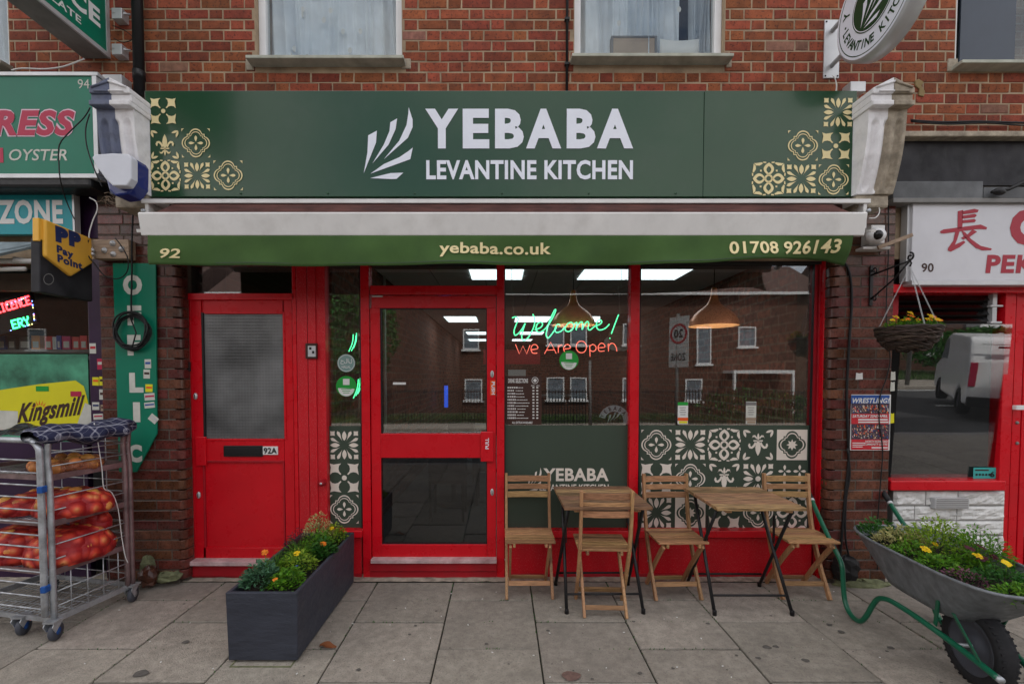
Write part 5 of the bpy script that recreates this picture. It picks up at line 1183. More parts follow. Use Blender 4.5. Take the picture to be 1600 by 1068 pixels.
for i, (dx, dy, fm, lb) in enumerate(((-.12, -.03, 'fyellow', 'small yellow pansy at the pier side of the hanging basket'), (-.06, -.08, 'forange', 'orange marigold at the pier side of the hanging basket'), (.02, .02, 'fyellow', 'tall yellow pansy at the middle of the hanging basket'), (.06, -.09, 'fyellow', 'double yellow pansy in front of the middle of the hanging basket'), (.12, -.04, 'forange', 'orange marigold at the window side of the hanging basket'))):
    plant('basket_flower', lb, tuple(bc+Vector((dx, dy, -.01))), .06, .06, .07 if i != 2 else .10, 90, .030, .012, 'leaf', 300+i, [(0, -.01, .085 if i != 2 else .12, .026, fm, True), (.03, -.03, .06, .022, fm, True), (-.03, -.02, .065, .020, fm, True)])
# ================================================================== THINGS ON THE RIGHT PIER
cc = thing('dome_camera', 'white dome security camera with black eye above the basket bracket', 'security camera', tuple(P(1362, 372, -.16)))
x0, x1, z0, z1 = RX(1345, 358, 1366, 386, -.1); MB().box(x0, x1, -.20, -.1, z0, z1).build('junction_block', M['white'], cc, bevel=.006)
c = P(1368, 368, -.22); MB().ball(c, .062, 20, 12, (1.1, .9, .9)).build('dome_shell', M['upvc'], cc); MB().ball(c+Vector((-.012, -.030, -.005)), .036, 16, 10).build('lens_ball', mat('gloss_black', (.01, .01, .01), .08), cc)
x0, x1, z0, z1 = RX(1346, 386, 1388, 390, -.16); MB().box(x0, x1, -.18, -.1, z0, z1).build('shelf_bracket', M['white'], cc, bevel=.002)
tag(MB().bar(P(1372, 387, -.2), P(1425, 367, -.26), .025, .025).build('rusty_bar', M['timber'], None), 'short rusty metal bar beside the dome camera', 'metal bar')
def cable(name, label, pts, r=.006, m='blackrubber', Y=None, n=4, cat='cable'):
    pp = [P(p[0], p[1], p[2] if len(p) > 2 else Y) for p in pts]; o = MB().tube(smooth(pp, n), r, 7).build(name, M[m], None); return tag(o, label, cat)
cable('black_cable', 'thick black cable running down the pier beside the red post', [(1318, 395, -.11), (1329, 430), (1330, 470), (1328, 520), (1325, 560), (1322, 610), (1324, 650), (1325, 700), (1321, 760), (1317, 820), (1313, 880), (1304, 905)] and [(x, y, -.112) for x, y in ((1312, 400), (1327, 425), (1331, 470), (1328, 520), (1325, 570), (1323, 620), (1325, 680), (1326, 720), (1321, 770), (1316, 830), (1311, 880), (1303, 903))], .009)
cable('thin_black_cable', 'thin black cable crossing the wrestling poster on the pier', [(x, y, -.112) for x, y in ((1388, 320), (1388, 400), (1385, 470), (1386, 520), (1391, 560), (1385, 590), (1375, 620), (1374, 660), (1379, 700), (1377, 740), (1373, 790), (1370, 840), (1371, 890))], .004)
cable('looping_cable', 'black cable looping beside the thick one at the foot of the pier', [(x, y, -.116) for x, y in ((1324, 700), (1328, 740), (1322, 780), (1321, 840), (1328, 880), (1318, 905), (1306, 900))], .007)
cable('white_cable', 'white cable looping beside the end of the awning', [(x, y, -.30) for x, y in ((1350, 312), (1362, 314), (1372, 322), (1374, 332), (1368, 340), (1358, 341))], .004, 'white')
cable('white_cable', 'thin white cable hanging from the round sign bracket to the fascia', [(x, y, -.075) for x, y in ((1301, 118), (1305, 124), (1307, 134), (1306, 144))], .004, 'white')
ps = thing('wrestling_poster', 'red and blue wrestling poster pasted on the brick pier', 'poster', tuple(P(1361, 705, -.107)))
rect(1329, 616, 1391, 703, -.106, .002, 'sheet', M['paper'], ps, 0)
rect(1330, 630, 1390, 646, -.1068, .0005, 'photo_band', M['photodark'], ps, 0); rect(1330, 662, 1390, 686, -.1068, .0005, 'photo_band', M['photodark'], ps, 0)
rect(1330, 617, 1390, 630, -.1075, .001, 'blue_band', M['blue_print'], ps, 0); rect(1330, 646, 1389, 662, -.1075, .001, 'red_band', M['red_print'], ps, 0); rect(1330, 686, 1388, 702, -.1075, .001, 'red_band', M['red_print'], ps, 0)
ptext('WRESTLING!', 1332, 621.5, 1390, 629.5, -.109, M['paper'], ps, .03, .25); ptext('SATURDAY 22ND APRIL', 1332, 647.5, 1387, 652, -.109, M['paper'], ps, .03, .25)

for a, b_, c_, d in ((1341, 654, 1387, 656.4), (1341, 658, 1388, 660.2), (1332, 691, 1352, 692.2), (1332, 694, 1350, 695.2), (1332, 697, 1348, 698.2), (1362, 698, 1387, 700)): rect(a, b_, c_, d, -.1085, .0005, 'print_line', M['paper'], ps, 0)
ptext('NORTH ROMFORD', 1352, 687.5, 1387, 691, -.109, M['paper'], ps, .02, .2); ptext('COMMUNITY CENTRE', 1350, 692, 1387, 695.5, -.109, M['paper'], ps, .02, .2)
rr = random.Random(9); cols = [M[k] for k in ('cardboard', 'brown', 'orange', 'red_print', 'blue_print', 'copperin', 'timber', 'paper')]
for (ya, yb_) in ((631, 646), (662, 686)):
    q = MB()
    for i in range(150):
        px = rr.uniform(1331, 1387); py = rr.uniform(ya+1, yb_-3); s_ = rr.uniform(.7, 1.7); k = rr.randrange(8); a = P(px, py, -.1078-.00003*i/10); b_ = P(px+s_, py+s_*1.7, -.1078); q.poly([(a.x, a.y, a.z), (b_.x, a.y, a.z), (b_.x+.002, a.y, b_.z), (a.x+.003, a.y, b_.z)], k)
    q.build('crowd_print', cols, ps)
for (a, b_, c_, d, m_, lb) in ((1337, 582, 1348, 593, 'paper', 'torn white paper scrap on the brick pier above the poster'), (1391.5, 580, 1399, 594, 'bwhite', 'small pale blue and white sticker highest on the pier edge'), (1391, 596, 1398, 611, 'bwhite', 'small white sticker second from the top on the pier edge'), (1391, 645, 1397, 661, 'byellow', 'small yellow sticker on the pier edge beside the poster')):
    x0, x1, z0, z1 = RX(a, b_, c_, d, -.104); q = MB().prism([(x0, -.106, z0), (x1, -.106, z0+.004), (x1-.003, -.106, z1), ((x0+x1)/2, -.106, z1-.006), (x0+.002, -.106, z1)], (0, .0015, 0)); tag(q.build('sticker', M[m_], None), lb, 'sticker')
# ================================================================== ROUND PROJECTING SIGN
rs = thing('round_projecting_sign', 'round white projecting sign with dark green centre and curved lettering', 'sign', (2.55, -.52, 3.8))
x0, x1, z0, z1 = RX(1287, 32, 1311, 123, -.055); MB().box(x0, x1, -.062, -.05, z0, z1).build('wall_plate', M['silver'], rs, bevel=.003)
for a, b_ in ((x0+.012, z0+.015), (x1-.012, z0+.015), (x0+.012, z1-.015), (x1-.012, z1-.015)): MB().lathe([(0, 0), (.006, 0), (.006, .004), (0, .005)], 8, (a, -.062, b_), (0, -1, 0)).build('screw', M['black'], rs)
sx_, sc, sr, sth = 2.56, Vector((2.42, -.54, 4.05)), .345, .12
for zz in (z0+.09, z1-.08): MB().tube([((x0+x1)/2, -.06, zz), (2.50, -.27, zz+.03)], .017, 10).build('arm', M['silver'], rs)
MB().lathe([(0, 0), (sr-.02, 0), (sr, .012), (sr, sth-.012), (sr-.02, sth), (0, sth)], 72, sc, (1, 0, 0)).build('sign_drum', M['silver'], rs)
e1 = Vector((0, -1, 0)); e2 = Vector((0, 0, 1))           # as read from the left: toward the street is to the... 
def cir(r, e, n=64): return [sc+Vector((-e, 0, 0))+e1*r*math.cos(2*math.pi*i/n)+e2*r*math.sin(2*math.pi*i/n) for i in range(n)]
MB().poly(cir(sr-.02, .002)[::-1]).build('white_face', M['wprint'], rs); MB().ring(cir(sr-.036, .003), cir(sr-.042, .003)).build('green_line', M['sgreen'], rs)
MB().poly(cir(.180, .004)).build('green_disc', M['sgreen'], rs); MB().ring(cir(.173, .005), cir(.168, .005)).build('white_line', M['wprint'], rs)
q = MB()
for p in LOGO: q.poly([sc+Vector((-.006, 0, 0))+e1*((x-222)/255*.20)+e2*((313-y)/370*.28) for x, y in p])
q.build('leaf_emblem', M['wprint'], rs)
# reading direction: seen from -x looking +x, right-hand side is -y (e1)
ringtext('YEBABA', sc+Vector((-.004, 0, 0)), e1, e2, .243, .062, rad(165), rad(15), M['sgreen'], rs, .03)
ringtext('•LEVANTINE KITCHEN•', sc+Vector((-.004, 0, 0)), e1, e2, .243, .056, rad(183), rad(357), M['sgreen'], rs, .03, flip=True)
tag(rect(1329, 127, 1353, 143, -.14, .09, 'grey_junction_box', M['silver'], None, .004), 'small grey junction box on the brickwork above the corner of the green fascia', 'junction box')
# ================================================================== RIGHT-HAND SHOP
XRS = P(1393, 600, .0).x; XRE = 5.4
rsh = thing('red_framed_takeaway', 'neighbouring shop with red window frame over white stone below the white sign', 'shop front', ((XRS+XRE)/2, 0, 0))
def rr_(a, b, c, d, Y, dep, nm, m, par=rsh, bv=.003): return rect(a, b, c, d, Y, dep, nm, m, par, bv)
rr_(1396, 444, 1800, 457, -.07, .14, 'head_rail', M['red']); rr_(1393, 457, 1404, 512, .03, .04, 'jamb', M['redworn'])
rr_(1564, 457, 1580, 900, -.02, .09, 'post', M['red']); rr_(1581, 457, 1594, 900, .0, .09, 'post', M['red'])
rr_(1392, 751, 1572, 766, -.075, .16, 'window_sill', M['red'], bv=.006)
rr_(1556, 512, 1564, 751, .03, .05, 'inner_frame', M['redworn']); rr_(1404, 505, 1564, 513, .0, .05, 'transom_rail', M['black'])
tg = rad(3.4)
x0, x1, z0, z1 = RX(1393, 512, 1560, 751, .04); MB().prism([(x0, .03, z0-.02), (x1, .03, z0-.02), (x1, .03+(z0-z1)*math.tan(tg)*1.0, z1+.02), (x0, .03+(z0-z1)*math.tan(tg), z1+.02)], (0, .005, 0)).build('window_pane', M['glass'], rsh)
for i in range(4): 
    y = 462+i*11; x0, x1, z0, z1 = RX(1404, y, 1552, y+8, .03); MB().prism([(x0, .02, z0), (x1, .02, z0), (x1, .045, z1+.005), (x0, .045, z1+.005)], (0, .003, 0)).build('louvre_slat', M['glassdark'], rsh)
rr_(1551, 458, 1558, 510, .0, .04, 'louvre_holder', M['silver']); rr_(1548, 476, 1568, 479, -.01, .03, 'louvre_lever', M['silver']); rr_(1548, 502, 1566, 505, -.01, .03, 'louvre_lever', M['silver'])
rr_(1596, 457, 1606, 900, .0, .05, 'door_stile', M['red']); rr_(1606, 457, 1800, 840, .03, .006, 'door_pane', M['glass']); rr_(1606, 840, 1800, 900, .0, .05, 'door_panel', M['red']); rr_(1588, 633, 1602, 640, -.05, .03, 'door_handle', M['upvc']); 
for y in (660, 692): MB().lathe([(0, 0), (.014, 0), (.010, .008), (0, .008)], 12, P(1589, y, -.001), (0, -1, 0)).build('door_lock', M['grey'], rsh)
x0, x1, z0, z1 = RX(1393, 766, 1567, 900, -.02); z0 = 0
MB().box(x0, x1, -.022, .1, 0, z1).build('stone_bed', M['grey'], rsh)
nrow = 6; hh = (z1-z0)/nrow; rr = random.Random(4)
vx0_, vx1_, vz0_, vz1_ = RX(1456, 777, 1509, 793, -.05)
for r_ in range(nrow):
    x = x0-rr.uniform(0, .2)
    while x < x1:
        L = rr.uniform(.22, .42); a, b_ = max(x, x0), min(x+L, x1); x += L
        if b_-a < .04: continue
        za, zb = z0+r_*hh+.004, z0+(r_+1)*hh-.004; sd = rr.random()*50
        segs = [(a, b_)]
        for a_, e_ in segs:
            def fn(u, v, a_=a_, e_=e_, za=za, zb=zb, sd=sd):
                X = a_+.003+(e_-a_-.006)*u; Z = za+(zb-za)*v; e = min(1, min(u*(e_-a_), (1-u)*(e_-a_), v*hh, (1-v)*hh)/.018)
                return (X, -.024-.016*math.sqrt(max(0, e))-.020*noise.noise(Vector((X*14+sd, Z*30, sd)))*e-.01*noise.noise(Vector((X*45+sd, Z*60, sd)))*e, Z)
            MB().grid(fn, 16, 7, sm=False).build('stone', M['wstone'], rsh)
MB().box(vx0_, vx1_, -.078, -.03, vz0_, vz1_).build('metal_vent', M['silver'], rsh, bevel=.003)
for i in range(5): MB().box(vx0_+.01, vx1_-.01, -.080, -.078, vz0_+.008+i*(vz1_-vz0_)/5, vz0_+.014+i*(vz1_-vz0_)/5).build('vent_slot', M['grey'], rsh)
stt = rr_(1521, 730, 1556, 747, .005, .002, 'rating_sticker', M['tealprint'], bv=0); rr_(1524, 733, 1545, 735, .003, .001, 'print_line', M['brown'], bv=0)
for i in range(5): disc_at(1526+i*5, 741, 1.8, .0025, M['blackrubber'] if i < 9 else M['paper'], 'rating_dot', rsh, 10)
ptext('6', 1547, 736, 1554, 745, .0025, M['blackrubber'], rsh, .04)
# dark interior box
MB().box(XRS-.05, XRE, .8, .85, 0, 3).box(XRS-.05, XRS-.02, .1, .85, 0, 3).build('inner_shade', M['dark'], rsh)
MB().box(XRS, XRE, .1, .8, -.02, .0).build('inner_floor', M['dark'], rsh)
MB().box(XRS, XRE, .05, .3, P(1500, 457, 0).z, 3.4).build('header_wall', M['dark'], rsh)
bf = thing('black_fascia', 'black painted board with grey ledges above the white takeaway sign', 'fascia', (4, -.1, 2.95))
rect(1372, 213, 1900, 290, -.07, .03, 'board', M['blackboard'], bf); rect(1376, 204, 1900, 213, -.14, .12, 'stone_ledge', M['stone'], bf, .008)
rect(1396, 283, 1536, 310, -.16, .04, 'grey_board', M['slatebg'], bf); rect(1537, 292, 1900, 309, -.155, .04, 'grey_board', M['slatebg'], bf); rect(1396, 309, 1900, 316, -.17, .12, 'metal_trim', M['grey'], bf, .003)
q = MB().tube([P(1550, 300, -.2), P(1575, 296, -.2), P(1600, 285, -.22), P(1640, 270, -.22)], .012, 8); q.ball(P(1562, 299, -.19), .035, 10, 6, (1.4, .7, .8)); tag(q.build('black_pipe', M['black'], None), 'black pipe end and clamp lying on the grey ledge above the white sign', 'pipe')
tag(MB().tube(smooth([P(x, y, -.09) for x, y in ((1424, 188), (1470, 191), (1530, 190), (1600, 192), (1680, 191))], 4), .009, 6).tube(smooth([P(x, y, -.09) for x, y in ((1424, 190), (1480, 194), (1540, 192), (1600, 196), (1680, 194))], 4), .006, 6).build('wall_cable', M['blackrubber'], None), 'pair of black cables running along the brickwork above the black fascia', 'cable')
wsn = thing('takeaway_sign', 'white shop sign with red Chinese character and red letters, numbered 90', 'sign', (4, -.14, 2.3))
rect(1425, 315, 1900, 438, -.14, .08, 'panel', M['chsign'], wsn, .003); rect(1425, 438, 1900, 445, -.15, .09, 'bottom_trim', M['silver'], wsn, .002); rect(1417, 315, 1424.5, 440, -.12, .06, 'side_return', M['silver'], wsn, .002)
mred = mat('dull_red_letters', C(152, 42, 56, 1.15), .5)
ptext('90', 1440, 411, 1459, 425, -.142, M['brown'], wsn, .02); ptext('C', 1578, 326, 1628, 384, -.142, mred, wsn, .07); ptext('PEK', 1540, 398, 1618, 426.5, -.142, mred, wsn, .04, .08)
q = MB()
def CP(x, y): return P(1300+x/3.957, 290+y/3.957, -.1425)
for pts in ([(778,158),(812,150),(806,262),(776,268)], [(806,158),(880,143),(908,150),(900,165),(806,178)], [(806,186),(884,174),(896,184),(884,196),(806,204)], [(806,214),(880,206),(892,214),(882,226),(806,232)],
            [(668,282),(690,270),(800,256),(920,240),(960,258),(955,270),(900,268),(690,296),(672,294)], [(762,286),(790,282),(775,330),(760,365),(815,340),(826,350),(790,380),(735,408),(716,400),(718,385),(750,340)],
            [(800,276),(826,290),(860,330),(920,372),(988,388),(985,398),(930,400),(890,385),(850,350),(815,312)], [(868,270),(898,284),(850,318),(812,334),(798,322),(840,300)]):
    q.poly([CP(*p) for p in pts])
q.build('chinese_character', mred, wsn)
# ================================================================== LEFT-HAND SHOP
ls = thing('convenience_shop', 'dark neighbouring convenience shop with purple post and printed window panels', 'shop front', (-4, 0, 0))
rect(139, 372, 160, 720, -.04, .10, 'post', M['purple'], ls); rect(160, 420, 178, 905, -.02, .08, 'post', M['purple'], ls); rect(113, 300, 178, 372, -.06, .10, 'fascia_end', M['purple'], ls)
rect(-260, 690, 139, 905, .0, .05, 'stall_riser', M['purple'], ls)
MB().box(-6, P(177, 500, .1).x, 1.6, 1.65, 0, 3).build('inner_wall', M['dark'], ls); MB().box(-6, P(177, 500, .1).x, .1, 1.6, 2.75, 2.8).build('inner_ceiling', M['dark'], ls); MB().box(-6, P(177, 500, .1).x, .1, 1.6, -.02, 0).build('inner_floor', M['dark'], ls); MB().box(P(178, 500, .1).x, P(184, 500, .1).x, .05, 1.6, 0, 2.9).build('inner_wall', M['dark'], ls)
rect(-260, 400, 139, 690, .03, .006, 'window_pane', M['glassclear'], ls, 0)
po = rect(-260, 553, 139, 690, .022, .002, 'window_print', mat('blurred_green_print', C(70, 140, 110), .45, var=.75, vs=3.2), ls, 0); po['label'] = 'window print of green hills and a yellow bread bag'
q = MB(); q.poly(wpoly([(-20, 612), (60, 600), (118, 594), (131, 603), (137, 625), (143, 662), (60, 675), (-20, 680)], .0205)); q.build('bread_print', M['byellow'], po)
for pts in ([(-20, 640), (28, 642), (28, 674), (-20, 678)], [(133, 629), (142, 633), (143, 662), (120, 664)]): MB().poly(wpoly(pts, .0195)).build('glass_print', M['bwhite'], po)
a = P(26, 670, .019); b_ = P(130, 656, .019); c = P(29, 634, .019)
text('Kingsmill', a, b_-a, Vector((.02, 0, .20)), M['brown'], po, .035, .35)
q = MB(); cc_ = P(62, 641, .019)
for i in range(9):
    t = rad(10+20*i); q.poly([cc_+Vector((.045*math.cos(t-.12), 0, .045*math.sin(t-.12))), cc_+Vector((.085*math.cos(t), 0, .085*math.sin(t))), cc_+Vector((.045*math.cos(t+.12), 0, .045*math.sin(t+.12)))])
q.build('sun_emblem', M['orange'], po)
rect(110, 611, 127, 619, .018, .001, 'small_print', M['maroon'], po, 0); rect(56, 603, 76, 611, .018, .001, 'small_print', M['grnprint'], po, 0)
# shelves with cigarette packets
sh = thing('packet_shelf', 'dim shelf of coloured packets inside the convenience shop window', 'shelf', (-3.5, .5, 1.7))
rect(-100, 546, 139, 551, .3, .3, 'shelf_board', M['grey'], sh, 0); rect(-100, 556, 139, 560, .3, .3, 'shelf_board', M['grey'], sh, 0)
for i, (a, b_, k) in enumerate(((-10, 8, 'blue_print'), (12, 24, 'grey'), (30, 47, 'grey'), (49, 62, 'orange'), (70, 81, 'red_print'), (82, 88, 'bwhite'), (88, 95, 'navy'), (97, 110, 'maroon'), (113, 124, 'red_print'), (125, 136, 'red_print'))):
    t = rect(a, 524+(i % 3), b_, 545.5, .34, .05, 'cigarette_packet', mat('packet_'+k+str(i), [.35*c_ for c_ in M[k].node_tree.nodes['Principled BSDF'].inputs['Base Color'].default_value[:3]] if False else {'blue_print': (.05,.12,.3), 'grey': (.12,.12,.12), 'orange': (.7,.26,.04), 'red_print': (.6,.07,.07), 'bwhite': (.6,.6,.6), 'navy': (.06,.09,.3), 'maroon': (.5,.05,.15)}[k], .5), sh, .001)
    rect(a+2, 533, b_-2, 543, .338, .001, 'health_label', M['bwhite'], t, 0)
# upper awning parts
la = thing('folded_shop_awning', 'folded pale awning with metal arms under the turquoise sign', 'awning', (-3.9, -.3, 2.4))
q = MB(); q.prism([P(-200, 378, -.25), P(62, 378, -.2), P(60, 382, -.2), P(-10, 398, -.4), P(-200, 430, -.5)], (0, .02, -.01)); q.build('awning_cloth', mat('pale_blue_cloth', (.22, .27, .29), .85, var=.3), la)
MB().tube([P(-100, 422, -.3), P(40, 420, -.25)], .016, 8).tube([P(-100, 408, -.3), P(58, 408, -.2)], .02, 8).tube([P(20, 405, -.25), P(60, 410, -.15)], .02, 8).build('folding_arm', M['white'], la)
MB().box(-6, P(60, 420, -.1).x, -.12, -.08, P(0, 455, -.1).z, P(0, 428, -.1).z).build('brown_board', mat('brown_board', (.05, .028, .015), .7, var=.3), la)
# LED sign
FNT = {'L': '1000010000100001000010000100011111', 'I': '01110001000010000100001000010001110', 'C': '01111100001000010000100001000001111', 'E': '11111100001000011110100001000011111', 'N': '10001110011010110011100011000110001', 'R': '11110100011000111110101001001010001', 'Y': '10001100010101000100001000010000100', '&': '01100100101010001000101011001001101'}
FNT['L'] = '10000100001000010000100001000011111'
led = thing('led_sign', 'dark lit sign with red and green dotted letters in the convenience shop window', 'sign', tuple(P(10, 545, .2)))
o0, ux, uz = P(2, 488, .19), None, None
def ledtext(s, px0, py0, px1, py1, hpx, m):
    a = P(px0, py0, .19); b_ = P(px1, py1, .19); u = (b_-a)/(len(s)*6-1); v = Vector((-u.z, 0, u.x)).normalized()*(hpx/FP*(DIST+.19)/7); q = MB()
    for i, ch_ in enumerate(s):
        f = FNT.get(ch_); 
        if not f: continue
        for r_ in range(7):
            for c_ in range(5):
                if f[r_*5+c_] == '1':
                    p = a+u*(i*6+c_)+v*(6-r_); e = .0062; q.poly([(p.x-e, p.y, p.z-e), (p.x+e, p.y, p.z-e), (p.x+e, p.y, p.z+e), (p.x-e, p.y, p.z+e)])
    q.build('lit_letters', m, led)
MB().prism(wpoly([(-120, 500), (46, 456), (58, 503), (-120, 565)], .195), (0, .03, 0)).build('sign_case', M['black'], led)
ledtext('LICENCE', -4, 489, 49, 474, 14, M['led_r']); ledtext('ERY', 21, 513, 48, 506, 14, M['led_g'])
rr = random.Random(8)
for m_, n_ in (('led_b', 16), ('led_y', 9), ('led_r', 5)):
    q = MB()
    for i in range(n_):
        t = rr.random()
        px, py = (t*48, 480-18*t) if rr.random() < .4 else ((50+4*t, 468+35*t) if rr.random() < .5 else (54-54*t, 505+16*t)); p = P(px, py, .19); e = .0045
        q.poly([(p.x-e, p.y, p.z-e), (p.x+e, p.y, p.z-e), (p.x+e, p.y, p.z+e), (p.x-e, p.y, p.z+e)])
    q.build('border_lights', M[m_], led)
# big green sign
gs = thing('green_shop_sign', 'green shop sign numbered 94 with crimson letters in an aluminium frame', 'sign', (-4, -.3, 2.9))
rect(-300, 118, 145, 271, -.30, .05, 'panel', M['teal'], gs, 0); 
for a, b_, c, d in ((-300, 112, 152, 118), (-300, 271, 152, 278), (145, 118, 152, 271)): rect(a, b_, c, d, -.31, .08, 'aluminium_frame', M['silver'], gs, .003)
rect(-300, 112, 151, 277, -.229, .15, 'sign_box', M['grey'], gs, 0)
ptext('94', 121.5, 124, 139.5, 138.5, -.302, M['bwhite'], gs, .0); ptext('EXPRESS', -118, 170, 119, 214, -.302, M['pinkline'], gs, .075, .22); ptext('EXPRESS', -116, 172, 117, 212, -.3035, M['maroon'], gs, .042, .22)
ptext('OYSTER', 14, 233, 105, 251, -.302, M['bwhite'], gs, .01, .2); rect(-1, 231, 5, 254, -.302, .001, 'print_bar', M['maroon'], gs, 0)
q = MB()                                                 # little slab serifs
for x0_, x1_ in ((12, 24), (41, 52)): q.poly(wpoly([(x0_, 249.2), (x1_, 249.2), (x1_, 251), (x0_, 251)], -.3025))
tag(MB().box(-6, P(152, 288, -.25).x, -.30, -.12, P(0, 297, -.25).z, P(0, 280, -.25).z).build('shutter_box', M['black'], None, bevel=.02), 'black shutter box between the green sign and the turquoise sign', 'shutter box')
rect(160, 116, 190, 150, -.16, .1, 'transformer_box', M['silver'], gs, .004)
zs = thing('turquoise_sign', 'turquoise sign with white capital letters under the black shutter box', 'sign', (-4, -.15, 2.5)); rect(-300, 297, 113, 366, -.16, .05, 'panel', M['cyan'], zs, .002); rect(113, 297, 116, 366, -.165, .05, 'edge_trim', M['silver'], zs, 0)
ptext('ZONE', -3, 312, 98, 350, -.163, M['paper'], zs, .035)
# projecting sign
XS = -2.95
pj = thing('projecting_sign', 'green projecting box sign of the convenience shop with white capital letters', 'sign', (XS, -.9, 3.8))
cw = PX(172, 92, XS); yw = cw.y; zb = cw.z
MB().box(XS-.20, XS-.004, -2.2, yw, zb, zb+.9).build('sign_case', M['grey'], pj, bevel=.004); MB().box(XS-.004, XS, -2.17, yw-.03, zb+.03, zb+.87).build('green_face', M['teal'], pj)
for a in ((XS-.01, XS+.006, -2.2, yw, zb, zb+.03), (XS-.01, XS+.006, yw-.03, yw, zb+.03, zb+.87)): MB().box(*a).build('aluminium_frame', M['silver'], pj)
e = PX(157, 45, XS+.002); text('OFF LICENCE', (XS+.002, e.y-1.30, e.z), (0, 1.30, 0), (0, 0, .135), M['paper'], pj, .04)
e = PX(127, 39, XS+.002); text('OPEN TILL LATE', (XS+.002, e.y-.72, e.z), (0, .72, 0), (0, 0, .052), M['paper'], pj, .02)
for y in (20, 76): rect(174, y-8, 190, y+9, -.12, .07, 'wall_bracket', M['silver'], pj, .004); MB().tube([P(176, y, -.12), P(204, y+3, -.08)], .008, 6).build('bracket_rod', M['silver'], pj)
# downpipes
dp = thing('downpipe', 'thick black downpipe on the brick wall left of the green fascia', 'downpipe', tuple(P(217, 145, -.13)))
xx = P(216, 70, -.13).x; MB().tube([(xx, -.13, P(0, 150, -.13).z), (xx, -.13, 6)], .036, 16).build('pipe', M['black'], dp)
for y in (118, -30): z = P(0, y, -.13).z; MB().tube([(xx, -.13, z-.03), (xx, -.13, z+.03)], .041, 16).build('pipe_collar', M['black'], dp)
xx = P(886, 70, -.07).x; tp = thing('thin_pipe', 'thin dark pipe on the brickwork beside the second upper window', 'pipe', (xx, -.07, 3.6)); MB().tube([(xx, -.07, P(0, 143, -.07).z), (xx, -.07, 6)], .010, 8).build('pipe', M['black'], tp)
for y in (30, 100): z = P(0, y, -.07).z; MB().box(xx-.018, xx+.018, -.082, -.05, z-.008, z+.008).build('pipe_clip', M['black'], tp)
# alarm box
ab = thing('alarm_box', 'white fronted blue alarm box mounted on the half blue corbel', 'alarm box', tuple(P(178, 290, -.48)))
pts = [(143, 246), (147, 241), (175, 239), (200, 240), (205, 246), (205, 279), (198, 290), (176, 290), (165, 280), (152, 262)]
MB().prism(wpoly(pts, -.545), (0, .06, 0)).build('white_cover', M['alarmw'], ab, bevel=.008)
MB().prism(wpoly([(160, 262), (206, 244), (211, 252), (210, 288), (200, 303), (180, 306), (170, 296)], -.485), (0, .13, 0)).build('blue_body', M['alarmb'], ab, bevel=.012)
# vertical green board
ob = thing('off_licence_board', 'tall green board with white vertical letters and peeling stickers on the brick pier', 'sign', tuple(P(212, 735, -.13)))
MB().prism(wpoly([(176, 411), (243, 411), (245, 677), (213, 737), (186, 737)], -.125), (0, .012, 0)).build('board', M['teal'], ob, bevel=.001)
for ch_, x0_, y0_, x1_, y1_ in (('O', 192, 429, 222, 461), ('F', 199, 477, 221, 508), ('F', 199, 523, 220, 555), ('L', 202, 582, 224, 613), ('I', 208, 628, 219, 659), ('C', 200, 694, 222, 722)): ptext(ch_, x0_, y0_, x1_, y1_, -.1265, M['bwhite'], ob, .06)
rr = random.Random(12)
def sticker_(px0, py0, px1, py1, Y, m, par, band=None, rot=0):
    o = rect(px0, py0, px1, py1, Y, .001, 'sticker', m, par, 0); o.rotation_euler = (0, rot, 0)
    if band: rect(px0+1, py0+(py1-py0)*.3, px1-1, py0+(py1-py0)*.55, Y-.001, .0006, 'sticker_print', band, o, 0)
for a, b_, c, d, m_, bd in ((226, 561, 236, 575, 'bwhite', 'blue_print'), (224, 577, 234, 591, 'bwhite', 'brown'), (227, 600, 238, 612, 'byellow', 'orange'), (226, 614, 242, 625, 'bwhite', 'maroon'), (226, 628, 242, 637, 'bwhite', 'blue_print')): sticker_(a, b_, c, d, -.127, M[m_], ob, M[bd], rr.uniform(-.1, .1))
sticker_(229, 647, 243, 658, -.127, M['bwhite'], ob, M['silver'], .7)
for a, b_, c, d, m_, bd in ((140, 536, 150, 552, 'bwhite', 'red_print'), (152, 560, 161, 577, 'maroon', 'bwhite'), (144, 589, 154, 602, 'byellow', 'orange'), (155, 588, 165, 602, 'byellow', 'brown'), (155, 608, 163, 624, 'bwhite', 'brown'), (144, 628, 155, 640, 'bwhite', 'navy'), (157, 632, 166, 642, 'cardboard', 'brown'), (146, 646, 161, 655, 'bwhite', 'maroon'), (147, 657, 161, 667, 'bwhite', 'blue_print')): sticker_(a, b_, c, d, -.043 if a < 150 else -.043, M[m_], ls, M[bd], rr.uniform(-.06, .06))
